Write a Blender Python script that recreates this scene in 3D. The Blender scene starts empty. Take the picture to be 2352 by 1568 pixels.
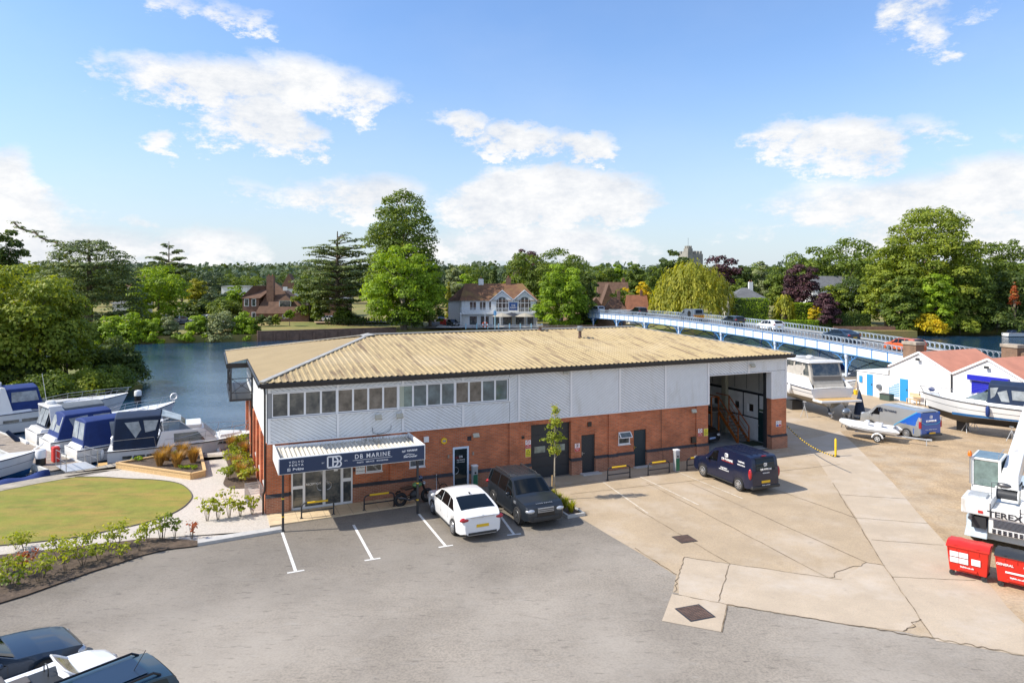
import bpy, math, random
import numpy as np
from mathutils import Vector, Matrix
random.seed(7)
rng = np.random.default_rng(11)
SC = bpy.context.scene
COL = SC.collection
R = math.radians
FPX, CU, V0, CH = 1573.0, 1176.0, 650.0, 10.5      # focal length in picture units, horizon row, camera height
# ---------------------------------------------------------------- camera
cd = bpy.data.cameras.new('camera'); cam = bpy.data.objects.new('camera', cd); COL.objects.link(cam)
cam.location = (0, 0, CH); cam.rotation_euler = (R(90), 0, 0)
cd.sensor_width = 36; cd.lens = 36 * FPX / 2352; cd.shift_y = -(784 - V0) / 2352
cd.clip_start = 0.3; cd.clip_end = 6000
SC.camera = cam
SC.view_settings.view_transform = 'Standard'; SC.view_settings.look = 'None'
SC.view_settings.gamma = 1; SC.view_settings.exposure = 0.52
# ---------------------------------------------------------------- sun
SUND = Vector((-6.0, -1.06, 6.05)).normalized()       # towards the sun
sl = bpy.data.lights.new('sun', 'SUN'); sl.energy = 4.3; sl.angle = R(0.5); sl.color = (1.0, 0.93, 0.82)
so = bpy.data.objects.new('sun', sl); COL.objects.link(so); so.rotation_euler = SUND.to_track_quat('Z', 'Y').to_euler()
so.location = (-40, -10, 60)
# ---------------------------------------------------------------- world: sky texture and clouds by direction
W = bpy.data.worlds.new('World'); SC.world = W; W.use_nodes = True
def N(nt, t, **k):
    n = nt.nodes.new(t)
    for a, b in k.items():
        if a.startswith('i_'): n.inputs[a[2:].replace('_', ' ')].default_value = b
        else: setattr(n, a, b)
    return n
def M2(nt, op, a, b=None, c=None, clamp=False):
    n = nt.nodes.new('ShaderNodeMath'); n.operation = op; n.use_clamp = clamp
    for i, x in enumerate((a, b, c)):
        if x is None: continue
        if isinstance(x, (int, float)): n.inputs[i].default_value = x
        else: nt.links.new(x, n.inputs[i])
    return n.outputs[0]
def world_nodes():
    nt = W.node_tree; nt.nodes.clear(); L = nt.links.new
    out = N(nt, 'ShaderNodeOutputWorld'); bg = N(nt, 'ShaderNodeBackground'); bg.inputs[1].default_value = 0.15
    sky = N(nt, 'ShaderNodeTexSky', sky_type='NISHITA', sun_disc=False)
    sky.sun_elevation = math.asin(SUND.z); sky.sun_rotation = math.atan2(SUND.x, SUND.y)
    sky.air_density = 1.35; sky.dust_density = 0.6; sky.ozone_density = 3.0; sky.altitude = 0
    tc = N(nt, 'ShaderNodeTexCoord'); sp = N(nt, 'ShaderNodeSeparateXYZ'); L(tc.outputs['Generated'], sp.inputs[0])
    az = M2(nt, 'ARCTAN2', sp.outputs[0], sp.outputs[1]); el = M2(nt, 'ARCSINE', sp.outputs[2])
    # warped direction for ragged outlines
    no = N(nt, 'ShaderNodeTexNoise'); no.inputs['Scale'].default_value = 5.5; no.inputs['Detail'].default_value = 6; no.inputs['Roughness'].default_value = 0.62
    cv = N(nt, 'ShaderNodeCombineXYZ'); L(az, cv.inputs[0]); L(M2(nt, 'MULTIPLY', el, 1.9), cv.inputs[1]); L(cv.outputs[0], no.inputs['Vector'])
    nf = N(nt, 'ShaderNodeTexNoise'); nf.inputs['Scale'].default_value = 20; nf.inputs['Detail'].default_value = 8; nf.inputs['Roughness'].default_value = 0.7
    L(cv.outputs[0], nf.inputs['Vector'])
    wa = M2(nt, 'MULTIPLY_ADD', no.outputs['Fac'], 0.26, -0.13)
    we = M2(nt, 'MULTIPLY_ADD', nf.outputs['Fac'], 0.09, -0.045)
    az2 = M2(nt, 'ADD', az, wa); el2 = M2(nt, 'ADD', el, we)
    P = [  # direction of each cloud, half sizes, strength (u, v, ru, rv, s)
        (520,195,230,55,1), (700,200,150,60,1), (840,225,90,45,.8), (600,270,110,60,1.05), (690,320,60,35,.9), (370,180,60,45,.55),
        (225,150,60,40,.55), (410,330,45,26,.8), (435,382,18,12,.4), (20,440,105,95,1.05), (60,500,130,60,.95), (165,470,40,40,.45), (290,515,42,28,.6),
        (130,580,230,60,.95), (450,575,180,50,.95), (520,575,70,45,.7), (590,440,60,28,.5), (720,450,80,32,.7), (840,450,130,48,.95), (960,470,60,40,.5),
        (1250,455,190,62,1.5), (1140,485,110,50,1.3), (1390,485,90,45,1.1), (1230,565,230,45,1.1), (1060,285,62,28,.9), (1180,322,110,34,1.0), (1330,338,85,32,1.0),
        (1800,310,85,35,.85), (1925,325,110,50,1.1), (1960,365,80,35,.75), (2100,295,90,32,.6), (2100,470,330,65,.95), (2300,440,220,75,1.1), (2200,545,330,60,.9),
        (1850,470,140,35,.6), (1700,520,110,30,.3), (2060,20,85,65,.7), (2130,80,50,50,.6), (2250,10,80,35,.35), (2330,320,40,25,.4), (380,10,60,30,.6), (500,30,70,30,.6), (590,50,70,25,.6),
        (-400,300,260,90,1), (-500,520,400,70,.9), (2800,250,260,90,1), (3000,480,420,80,.9), (30,280,25,20,.25), (900,700,2600,46,.32)]
    acc = None
    for u, v, ru, rv, s in P:
        x, z = (u - CU) / FPX, (V0 - v) / FPX
        a0 = math.atan2(x, 1); e0 = math.atan2(z, math.hypot(x, 1))
        ra = ru / FPX / (1 + x * x); re = rv / FPX / math.hypot(1, x)
        dx = M2(nt, 'MULTIPLY_ADD', az2, 1 / ra, -a0 / ra); dz = M2(nt, 'MULTIPLY_ADD', el2, 1 / re, -e0 / re)
        d = M2(nt, 'ADD', M2(nt, 'MULTIPLY', dx, dx), M2(nt, 'MULTIPLY', dz, dz))
        g = M2(nt, 'MULTIPLY_ADD', d, -0.5 * s, s)      # s*(1-d/2)
        acc = g if acc is None else M2(nt, 'SMOOTH_MAX', acc, g, 0.12)
    acc = M2(nt, 'ADD', acc, M2(nt, 'MULTIPLY_ADD', nf.outputs['Fac'], 1.7, -0.85))
    acc = M2(nt, 'ADD', acc, M2(nt, 'MULTIPLY_ADD', no.outputs['Fac'], 0.7, -0.35))
    mr = N(nt, 'ShaderNodeMapRange', interpolation_type='SMOOTHSTEP'); L(acc, mr.inputs[0])
    for i, x in enumerate((0.14, 0.86, 0, 1)): mr.inputs[i + 1].default_value = x
    # thin veil everywhere
    nv = N(nt, 'ShaderNodeTexNoise'); nv.inputs['Scale'].default_value = 3; nv.inputs['Detail'].default_value = 5; L(cv.outputs[0], nv.inputs['Vector'])
    veil = M2(nt, 'MULTIPLY_ADD', nv.outputs['Fac'], 0.5, -0.2, clamp=True)
    away = M2(nt, 'MULTIPLY_ADD', sp.outputs[1], -2.2, 1.0, clamp=True)  # extra white cloud behind the camera, out of view, added as neutral fill light
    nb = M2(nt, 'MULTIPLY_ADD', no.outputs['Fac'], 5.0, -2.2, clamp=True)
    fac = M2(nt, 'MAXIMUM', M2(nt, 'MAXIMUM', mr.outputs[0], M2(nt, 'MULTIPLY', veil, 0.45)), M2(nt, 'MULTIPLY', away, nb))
    up = M2(nt, 'MULTIPLY_ADD', M2(nt, 'ADD', nf.outputs['Fac'], no.outputs['Fac']), 2.2, -1.55, clamp=True)
    cm = N(nt, 'ShaderNodeMix', data_type='RGBA'); L(up, cm.inputs[0]); cm.inputs[6].default_value = (3.25, 3.5, 3.9, 1); cm.inputs[7].default_value = (4.8, 4.8, 4.8, 1)
    mx = N(nt, 'ShaderNodeMix', data_type='RGBA'); L(fac, mx.inputs[0]); L(cm.outputs[2], mx.inputs[7])
    sc = N(nt, 'ShaderNodeMix', data_type='RGBA', blend_type='MULTIPLY'); sc.inputs[0].default_value = 1; L(sky.outputs[0], sc.inputs[6]); sc.inputs[7].default_value = (0.68, 0.78, 0.97, 1)
    hz = N(nt, 'ShaderNodeMix', data_type='RGBA'); hf = M2(nt, 'MULTIPLY_ADD', el, -2.6, 1.0, clamp=True); L(M2(nt, 'MULTIPLY', M2(nt, 'MULTIPLY', hf, hf), .85), hz.inputs[0]); L(sc.outputs[2], hz.inputs[6]); hz.inputs[7].default_value = (3.2, 3.65, 4.2, 1)
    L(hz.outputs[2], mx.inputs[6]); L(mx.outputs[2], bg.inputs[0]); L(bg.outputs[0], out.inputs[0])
world_nodes()
# ---------------------------------------------------------------- geometry helpers
BA = R(23.87); BC, BS = math.cos(BA), math.sin(BA)
D1, D2 = Vector((BC, BS, 0)), Vector((-BS, BC, 0)); C0 = Vector((-11.11, 31.16, 0))
def G(u, v, z=0.0):
    Y = FPX * (CH - z) / (v - V0); return Vector(((u - CU) / FPX * Y, Y, z))
def at(u, Y, z=0.0): return Vector(((u - CU) / FPX * Y, Y, z))
def zat(v, Y): return CH - (v - V0) * Y / FPX
def B(s, t, z=0.0): return C0 + D1 * s + D2 * t + Vector((0, 0, z))
class MB:
    def __init__(s): s.v = []; s.f = []; s.m = []
    def add(s, vs, fs, m=0):
        o = len(s.v); s.v += [tuple(x) for x in vs]; s.f += [tuple(o + i for i in f) for f in fs]; s.m += [m] * len(fs); return s
    def box(s, a, b, m=0):
        x0, y0, z0 = a; x1, y1, z1 = b
        return s.add([(x0,y0,z0),(x1,y0,z0),(x1,y1,z0),(x0,y1,z0),(x0,y0,z1),(x1,y0,z1),(x1,y1,z1),(x0,y1,z1)],
                     [(3,2,1,0),(4,5,6,7),(0,1,5,4),(1,2,6,5),(2,3,7,6),(3,0,4,7)], m)
    def poly(s, pts, m=0): return s.add(pts, [tuple(range(len(pts)))], m)
    def prism(s, pts, z0, z1, m=0):      # pts = plan outline, anticlockwise
        n = len(pts); z0f = z0 if callable(z0) else (lambda p: z0); z1f = z1 if callable(z1) else (lambda p: z1)
        vs = [(p[0], p[1], z0f(p)) for p in pts] + [(p[0], p[1], z1f(p)) for p in pts]
        return s.add(vs, [tuple(range(n))[::-1], tuple(range(n, 2 * n))] + [(i, (i + 1) % n, n + (i + 1) % n, n + i) for i in range(n)], m)
    def profy(s, pts, y0, y1, m=0):      # outline in x,z pulled along y
        n = len(pts); vs = [(p[0], y0, p[1]) for p in pts] + [(p[0], y1, p[1]) for p in pts]
        return s.add(vs, [tuple(range(n)), tuple(range(n, 2 * n))[::-1]] + [(i, n + i, n + (i + 1) % n, (i + 1) % n) for i in range(n)], m)
    def tube(s, pts, r, n=6, m=0, cap=True):
        P = [Vector(p) for p in pts]; rs = r if isinstance(r, (list, tuple)) else [r] * len(P)
        vs = []; up = Vector((0, 0, 1))
        for i, p in enumerate(P):
            d = (P[min(i + 1, len(P) - 1)] - P[max(i - 1, 0)]).normalized()
            a = d.cross(up if abs(d.z) < .95 else Vector((1, 0, 0))).normalized(); b = d.cross(a)
            for k in range(n):
                an = 2 * math.pi * k / n + math.pi / n; vs.append(p + (a * math.cos(an) + b * math.sin(an)) * rs[i])
        fs = [(i * n + k, i * n + (k + 1) % n, (i + 1) * n + (k + 1) % n, (i + 1) * n + k) for i in range(len(P) - 1) for k in range(n)]
        if cap: fs += [tuple(range(n)), tuple(range((len(P) - 1) * n, len(P) * n))[::-1]]
        return s.add(vs, fs, m)
    def lathe(s, prof, c=(0, 0, 0), n=12, ax='z', m=0):     # prof = (radius, height)
        vs = []
        for r, h in prof:
            for k in range(n):
                a = 2 * math.pi * k / n; x, y = r * math.cos(a), r * math.sin(a)
                q = (x, y, h) if ax == 'z' else ((h, x, y) if ax == 'x' else (x, h, y)); vs.append((c[0] + q[0], c[1] + q[1], c[2] + q[2]))
        fs = [(i * n + k, i * n + (k + 1) % n, (i + 1) * n + (k + 1) % n, (i + 1) * n + k) for i in range(len(prof) - 1) for k in range(n)]
        fs += [tuple(range(n)), tuple(range((len(prof) - 1) * n, len(prof) * n))]
        return s.add(vs, fs, m)
    def ell(s, c, r, n=12, k=7, m=0):
        if not isinstance(r, (tuple, list)): r = (r, r, r)
        vs = []; fs = []
        for i in range(k + 1):
            a = math.pi * i / k
            for j in range(n):
                b = 2 * math.pi * j / n; vs.append((c[0] + r[0] * math.sin(a) * math.cos(b), c[1] + r[1] * math.sin(a) * math.sin(b), c[2] + r[2] * math.cos(a)))
        for i in range(k):
            for j in range(n): fs.append((i * n + j, (i + 1) * n + j, (i + 1) * n + (j + 1) % n, i * n + (j + 1) % n))
        return s.add(vs, fs, m)
    def torus(s, c, R0, r, ax='y', n=16, k=5, m=0, a0=0, a1=2 * math.pi):
        vs = []; full = abs(a1 - a0 - 2 * math.pi) < 1e-6; q = n if full else n + 1
        for i in range(q):
            a = a0 + (a1 - a0) * i / n
            for j in range(k):
                b = 2 * math.pi * j / k; rr = R0 + r * math.cos(b); h = r * math.sin(b); x, y = rr * math.cos(a), rr * math.sin(a)
                t = {'y': (x, h, y), 'z': (x, y, h), 'x': (h, x, y)}[ax]; vs.append((c[0] + t[0], c[1] + t[1], c[2] + t[2]))
        fs = [(i * k + j, ((i + 1) % q) * k + j, ((i + 1) % q) * k + (j + 1) % k, i * k + (j + 1) % k) for i in range(n) for j in range(k)]
        return s.add(vs, fs, m)
    def grid(s, rows, m=0, close=False):   # rows of equal length
        n = len(rows[0]); vs = [p for r in rows for p in r]; q = n if close else n - 1
        return s.add(vs, [(i * n + j, i * n + (j + 1) % n, (i + 1) * n + (j + 1) % n, (i + 1) * n + j) for i in range(len(rows) - 1) for j in range(q)], m)
    def bar(s, a, b, w, h=None, m=0):      # rectangular bar from a to b
        a, b = Vector(a), Vector(b); h = h or w; d = (b - a).normalized(); up = Vector((0, 0, 1)) if abs(d.z) < .95 else Vector((1, 0, 0))
        x = d.cross(up).normalized() * w / 2; y = d.cross(x).normalized() * h / 2
        vs = [a - x - y, a + x - y, a + x + y, a - x + y, b - x - y, b + x - y, b + x + y, b - x + y]
        return s.add(vs, [(0,1,2,3),(7,6,5,4),(0,4,5,1),(1,5,6,2),(2,6,7,3),(3,7,4,0)], m)
    def tf(s, mat, i0=0):
        for i in range(i0, len(s.v)): s.v[i] = tuple(mat @ Vector(s.v[i]))
        return s
    def build(s, name, mats, parent=None, smooth=None, bevel=0, fix=True):
        me = bpy.data.meshes.new(name); me.from_pydata(s.v, [], s.f)
        for m in (mats if isinstance(mats, (list, tuple)) else [mats]): me.materials.append(m)
        if any(s.m): me.polygons.foreach_set('material_index', s.m)
        if fix:
            import bmesh
            bm = bmesh.new(); bm.from_mesh(me); bmesh.ops.recalc_face_normals(bm, faces=bm.faces); bm.to_mesh(me); bm.free()
        if smooth is not None:
            me.polygons.foreach_set('use_smooth', [True] * len(me.polygons)); me.set_sharp_from_angle(angle=R(smooth))
        me.update()
        o = bpy.data.objects.new(name, me); COL.objects.link(o)
        if parent: o.parent = parent
        if bevel:
            b = o.modifiers.new('bevel', 'BEVEL'); b.width = bevel; b.segments = 2; b.limit_method = 'ANGLE'; b.angle_limit = R(40)
        return o
def tag(o, label=None, cat=None, group=None, kind=None):
    if label: o['label'] = label
    if cat: o['category'] = cat
    if group: o['group'] = group
    if kind: o['kind'] = kind
    return o
def thing(name, label, cat, loc=(0, 0, 0), rz=0, group=None):
    o = bpy.data.objects.new(name, None); COL.objects.link(o); o.location = loc; o.rotation_euler = (0, 0, rz); o.empty_display_size = .3
    return tag(o, label, cat, group)
def copy_tree(o, parent=None):
    c = o.copy(); COL.objects.link(c); c.parent = parent
    for ch in list(o.children): copy_tree(ch, c)
    return c
def dup(o, loc, rz=None, label=None, scale=None):
    c = copy_tree(o); c.location = loc
    if rz is not None: c.rotation_euler = (0, 0, rz)
    if label: c['label'] = label
    if scale is not None: c.scale = scale if isinstance(scale, tuple) else (scale,) * 3
    return c
def text(body, size, m, parent, loc, rot, name='lettering', ext=0.004, ax='CENTER', sx=1, spacing=1.0, shear=0, bold=0.0):
    cu = bpy.data.curves.new(name, 'FONT'); cu.body = body; cu.size = size; cu.extrude = ext; cu.align_x = ax; cu.align_y = 'CENTER'; cu.space_character = spacing; cu.shear = shear; cu.offset = bold
    t = bpy.data.objects.new(name, cu); COL.objects.link(t)
    dg = bpy.context.evaluated_depsgraph_get(); me = bpy.data.meshes.new_from_object(t.evaluated_get(dg)); bpy.data.objects.remove(t); bpy.data.curves.remove(cu)
    me.materials.clear(); me.materials.append(m)
    o = bpy.data.objects.new(name, me); COL.objects.link(o); o.parent = parent; o.location = loc; o.rotation_euler = rot; o.scale = (sx, 1, 1)
    return o
# ---------------------------------------------------------------- materials
def mat(name, col, rough=.6, metal=0, var=.0, vs=3.0, bump=0, bs=40, col2=None, detail=5, stretch=(1, 1, 1), coat=0, spec=.5, lo=.35, hi=.65, trans=0, alpha=1):
    m = bpy.data.materials.new(name); m.use_nodes = True; nt = m.node_tree; p = nt.nodes['Principled BSDF']; L = nt.links.new
    p.inputs['Base Color'].default_value = (*col, 1); p.inputs['Roughness'].default_value = rough; p.inputs['Metallic'].default_value = metal
    p.inputs['Specular IOR Level'].default_value = spec; p.inputs['Coat Weight'].default_value = coat; p.inputs['Coat Roughness'].default_value = .04
    if alpha < 1: p.inputs['Alpha'].default_value = alpha
    tc = N(nt, 'ShaderNodeTexCoord'); mp = N(nt, 'ShaderNodeMapping'); mp.inputs['Scale'].default_value = stretch; L(tc.outputs['Object'], mp.inputs[0])
    if var or col2:
        n = N(nt, 'ShaderNodeTexNoise'); n.inputs['Scale'].default_value = vs; n.inputs['Detail'].default_value = detail; n.inputs['Roughness'].default_value = .6; L(mp.outputs[0], n.inputs[0])
        mr = N(nt, 'ShaderNodeMapRange'); L(n.outputs['Fac'], mr.inputs[0]); mr.inputs[1].default_value = lo; mr.inputs[2].default_value = hi
        mx = N(nt, 'ShaderNodeMix', data_type='RGBA'); L(mr.outputs[0], mx.inputs[0])
        c2 = col2 or tuple(min(1, c * (1 + var)) for c in col); c1 = col if col2 else tuple(c * (1 - var) for c in col)
        mx.inputs[6].default_value = (*c1, 1); mx.inputs[7].default_value = (*c2, 1); L(mx.outputs[2], p.inputs['Base Color'])
    if bump:
        n2 = N(nt, 'ShaderNodeTexNoise'); n2.inputs['Scale'].default_value = bs; n2.inputs['Detail'].default_value = 3; L(mp.outputs[0], n2.inputs[0])
        b = N(nt, 'ShaderNodeBump'); b.inputs['Strength'].default_value = bump; b.inputs['Distance'].default_value = .02; L(n2.outputs['Fac'], b.inputs['Height']); L(b.outputs[0], p.inputs['Normal'])
    return m
def multi(m, layers):
    """more noise layers multiplied onto / mixed into the base colour: (scale, stretch, lo, hi, colour, amount)"""
    nt = m.node_tree; p = nt.nodes['Principled BSDF']; L = nt.links.new
    lk = p.inputs['Base Color'].links; cur = lk[0].from_socket if lk else None
    tc = N(nt, 'ShaderNodeTexCoord')
    for sc, st, lo, hi, colr, amt in layers:
        mp = N(nt, 'ShaderNodeMapping'); mp.inputs['Scale'].default_value = st; mp.inputs['Location'].default_value = (sc, 3.1, 1.7); L(tc.outputs['Object'], mp.inputs[0])
        n = N(nt, 'ShaderNodeTexNoise'); n.inputs['Scale'].default_value = sc; n.inputs['Detail'].default_value = 6; n.inputs['Roughness'].default_value = .65; L(mp.outputs[0], n.inputs[0])
        mr = N(nt, 'ShaderNodeMapRange'); L(n.outputs['Fac'], mr.inputs[0]); mr.inputs[1].default_value = lo; mr.inputs[2].default_value = hi; mr.inputs[4].default_value = amt
        mx = N(nt, 'ShaderNodeMix', data_type='RGBA'); L(mr.outputs[0], mx.inputs[0])
        if cur: L(cur, mx.inputs[6])
        else: mx.inputs[6].default_value = p.inputs['Base Color'].default_value
        mx.inputs[7].default_value = (*colr, 1); cur = mx.outputs[2]
    L(cur, p.inputs['Base Color']); return m
def brickmat(name, c1, c2, mortar, scale=1.0, dirt=None):
    m = bpy.data.materials.new(name); m.use_nodes = True; nt = m.node_tree; p = nt.nodes['Principled BSDF']; L = nt.links.new; p.inputs['Roughness'].default_value = .85
    tc = N(nt, 'ShaderNodeTexCoord'); sp = N(nt, 'ShaderNodeSeparateXYZ'); L(tc.outputs['Object'], sp.inputs[0])
    cb = N(nt, 'ShaderNodeCombineXYZ'); L(M2(nt, 'ADD', sp.outputs[0], sp.outputs[1]), cb.inputs[0]); L(sp.outputs[2], cb.inputs[1])
    b = N(nt, 'ShaderNodeTexBrick'); L(cb.outputs[0], b.inputs['Vector']); b.inputs['Color1'].default_value = (*c1, 1); b.inputs['Color2'].default_value = (*c2, 1); b.inputs['Mortar'].default_value = (*mortar, 1)
    b.inputs['Scale'].default_value = 1; b.inputs['Brick Width'].default_value = .225 * scale; b.inputs['Row Height'].default_value = .075 * scale; b.inputs['Mortar Size'].default_value = .010 * scale; b.inputs['Bias'].default_value = -.2
    n = N(nt, 'ShaderNodeTexNoise'); n.inputs['Scale'].default_value = 1.1; n.inputs['Detail'].default_value = 6; L(tc.outputs['Object'], n.inputs[0])
    mr = N(nt, 'ShaderNodeMapRange'); L(n.outputs['Fac'], mr.inputs[0]); mr.inputs[1].default_value = .3; mr.inputs[2].default_value = .7; mr.inputs[3].default_value = .74; mr.inputs[4].default_value = 1.2
    mx = N(nt, 'ShaderNodeMix', data_type='RGBA', blend_type='MULTIPLY'); mx.inputs[0].default_value = 1; L(b.outputs['Color'], mx.inputs[6])
    g = N(nt, 'ShaderNodeCombineColor'); [L(mr.outputs[0], g.inputs[i]) for i in range(3)]; L(g.outputs[0], mx.inputs[7]); L(mx.outputs[2], p.inputs['Base Color'])
    bp = N(nt, 'ShaderNodeBump'); bp.inputs['Strength'].default_value = .5; bp.inputs['Distance'].default_value = .01; bp.invert = True; L(b.outputs['Fac'], bp.inputs['Height']); L(bp.outputs[0], p.inputs['Normal'])
    return m
def leafmat(name, c1, c2, c3=None, trans=.35):
    m = bpy.data.materials.new(name); m.use_nodes = True; nt = m.node_tree; L = nt.links.new; p = nt.nodes['Principled BSDF']; p.inputs['Roughness'].default_value = .55; p.inputs['Specular IOR Level'].default_value = .3
    ge = N(nt, 'ShaderNodeNewGeometry'); tc = N(nt, 'ShaderNodeTexCoord')
    n = N(nt, 'ShaderNodeTexNoise'); n.inputs['Scale'].default_value = .45; n.inputs['Detail'].default_value = 3; L(tc.outputs['Object'], n.inputs[0])
    f = M2(nt, 'MULTIPLY_ADD', ge.outputs['Random Per Island'], .55, M2(nt, 'MULTIPLY_ADD', n.outputs['Fac'], 1.8, -.7), clamp=True)
    cr = N(nt, 'ShaderNodeValToRGB'); L(f, cr.inputs[0]); e = cr.color_ramp.elements; e[0].color = (*c1, 1); e[1].color = (*(c3 or c2), 1)
    x = cr.color_ramp.elements.new(.6); x.color = (*c2, 1)
    L(cr.outputs[0], p.inputs['Base Color'])
    t = N(nt, 'ShaderNodeBsdfTranslucent'); tm = N(nt, 'ShaderNodeMix', data_type='RGBA', blend_type='MULTIPLY'); tm.inputs[0].default_value = 1; L(cr.outputs[0], tm.inputs[6]); tm.inputs[7].default_value = (1.9, 1.75, .45, 1); L(tm.outputs[2], t.inputs[0])
    ms = N(nt, 'ShaderNodeMixShader'); ms.inputs[0].default_value = trans; L(p.outputs[0], ms.inputs[1]); L(t.outputs[0], ms.inputs[2]); L(ms.outputs[0], nt.nodes['Material Output'].inputs[0])
    return m
def glassmat(name, col, rough=.04, ref=.5):      # tinted see-through sheet
    m = bpy.data.materials.new(name); m.use_nodes = True; nt = m.node_tree; L = nt.links.new; nt.nodes.remove(nt.nodes['Principled BSDF'])
    t = N(nt, 'ShaderNodeBsdfTransparent'); t.inputs[0].default_value = (*col, 1); g = N(nt, 'ShaderNodeBsdfGlossy'); g.inputs['Roughness'].default_value = rough
    fr = N(nt, 'ShaderNodeFresnel'); fr.inputs[0].default_value = 1.5; ms = N(nt, 'ShaderNodeMixShader'); L(M2(nt, 'MULTIPLY_ADD', fr.outputs[0], 1.0, ref * .1, clamp=True), ms.inputs[0]); L(t.outputs[0], ms.inputs[1]); L(g.outputs[0], ms.inputs[2]); L(ms.outputs[0], nt.nodes['Material Output'].inputs[0])
    return m
MT = {}
def K(name, *a, **k):
    MT[name] = mat(name, *a, **k); return MT[name]
K('asphalt', (.255,.222,.18), rough=.9, var=.13, vs=.35, bump=.5, bs=60, detail=8)
multi(MT['asphalt'], [(14, (1,1,1), .42, .62, (.13,.115,.098), .55), (.12, (1,1,1), .45, .66, (.33,.295,.25), .7), (2.2, (1,3,1), .57, .72, (.07,.06,.05), .55), (1.1, (1,4,1), .58, .75, (.30,.28,.25), .45)])
def _asph(m):      # tarmac colour gets darker towards the building
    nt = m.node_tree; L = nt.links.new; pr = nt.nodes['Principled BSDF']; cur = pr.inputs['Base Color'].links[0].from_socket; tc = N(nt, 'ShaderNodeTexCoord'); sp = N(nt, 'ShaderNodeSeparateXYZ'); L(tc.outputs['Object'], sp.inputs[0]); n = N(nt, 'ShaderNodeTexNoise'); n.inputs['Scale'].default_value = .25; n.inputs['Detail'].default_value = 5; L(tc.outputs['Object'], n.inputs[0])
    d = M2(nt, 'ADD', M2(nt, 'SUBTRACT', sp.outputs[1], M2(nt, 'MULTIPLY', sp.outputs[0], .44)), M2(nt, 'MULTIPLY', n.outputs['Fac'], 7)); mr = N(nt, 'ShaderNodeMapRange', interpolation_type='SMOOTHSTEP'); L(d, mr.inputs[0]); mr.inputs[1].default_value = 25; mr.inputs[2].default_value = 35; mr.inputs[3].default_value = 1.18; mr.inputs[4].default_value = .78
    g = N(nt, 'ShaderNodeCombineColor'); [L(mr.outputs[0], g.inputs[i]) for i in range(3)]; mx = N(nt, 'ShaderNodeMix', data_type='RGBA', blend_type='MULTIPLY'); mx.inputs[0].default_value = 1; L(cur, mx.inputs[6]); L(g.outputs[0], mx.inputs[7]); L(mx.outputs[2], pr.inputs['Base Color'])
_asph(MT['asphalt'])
K('concrete', (.43,.33,.215), rough=.9, var=.1, vs=.5, bump=.5, bs=45, detail=8)
multi(MT['concrete'], [(18, (1,1,1), .42, .62, (.30,.235,.165), .55), (.35, (1,1,1), .48, .7, (.50,.42,.33), .7), (1.5, (1,1,1), .6, .76, (.20,.16,.12), .4)])
K('concrete_smooth', (.47,.38,.275), rough=.9, var=.08, vs=.8, bump=.4, bs=45, detail=8)
multi(MT['concrete_smooth'], [(20, (1,1,1), .45, .62, (.36,.30,.24), .5), (.5, (1,1,1), .5, .7, (.54,.47,.39), .6), (1.7, (1,1,1), .6, .76, (.24,.2,.16), .35)])
K('yard_gravel', (.46,.335,.20), rough=.95, var=.2, vs=.7, bump=1, bs=25, detail=9)
multi(MT['yard_gravel'], [(11, (1,1,1), .4, .62, (.22,.15,.09), .6), (.3, (1,1,1), .5, .7, (.47,.40,.31), .6), (1.2, (1,2.5,1), .62, .75, (.13,.09,.05), .5)])
K('white_gravel', (.50,.455,.40), rough=.95, bump=1, bs=22, var=.12, vs=14)
multi(MT['white_gravel'], [(13, (1,1,1), .52, .66, (.36,.31,.26), .6)])
K('lawn', (.21,.215,.03), rough=.95, var=.2, vs=1.2, bump=.8, bs=30)
multi(MT['lawn'], [(.8, (.5,2.2,1), .42, .66, (.38,.235,.06), .8), (25, (1,1,1), .4, .65, (.11,.11,.015), .5), (.35, (1,1,1), .5, .65, (.20,.22,.02), .6)])
K('far_lawn', (.15,.17,.04), rough=.95, var=.2, vs=.2, bump=.3, bs=5)
multi(MT['far_lawn'], [(.12, (1,2,1), .42, .62, (.36,.24,.09), .8), (3, (1,1,1), .4, .65, (.12,.13,.03), .4)])
K('soil', (.085,.06,.042), rough=1, var=.35, vs=3, bump=1, bs=14)
multi(MT['soil'], [(9, (1,1,1), .55, .7, (.20,.145,.10), .6)])
K('white_line', (.70,.69,.66), rough=.8, var=.08, vs=3); multi(MT['white_line'], [(9, (1,1,1), .5, .68, (.30,.29,.28), .65)])
K('worn_line', (.62,.56,.46), rough=.8, var=.08, vs=3); multi(MT['worn_line'], [(6, (1,1,1), .42, .6, (.46,.38,.28), .85)])
K('joint', (.13,.095,.06), rough=1, var=.4, vs=6); multi(MT['joint'], [(1.5, (1,1,1), .45, .6, (.36,.29,.2), .8)])
K('lawn_edge', (.12,.11,.09), rough=.9)
K('kerb', (.45,.44,.42), rough=.9, var=.1, vs=3, bump=.3)
K('paving', (.60,.47,.30), rough=.8, var=.1, vs=2, bump=.2)
MT['brick'] = brickmat('brick', (.60,.165,.058), (.39,.10,.04), (.40,.24,.16))
MT['brick_low'] = brickmat('brick_low', (.42,.16,.085), (.28,.11,.065), (.42,.28,.2))
MT['dark_brick'] = brickmat('dark_brick', (.045,.045,.055), (.06,.055,.06), (.03,.03,.03))
K('white_board', (.72,.735,.74), rough=.55, var=.03, vs=2, bump=.15, bs=20); multi(MT['white_board'], [(1.6, (1,1,.25), .52, .76, (.50,.48,.42), .55)])
K('board_gap', (.30,.30,.30), rough=.9)
K('white_pvc', (.80,.80,.80), rough=.35)
K('black_trim', (.018,.015,.014), rough=.35, var=.2, vs=3)
K('dark_steel', (.03,.032,.036), rough=.5)
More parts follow.
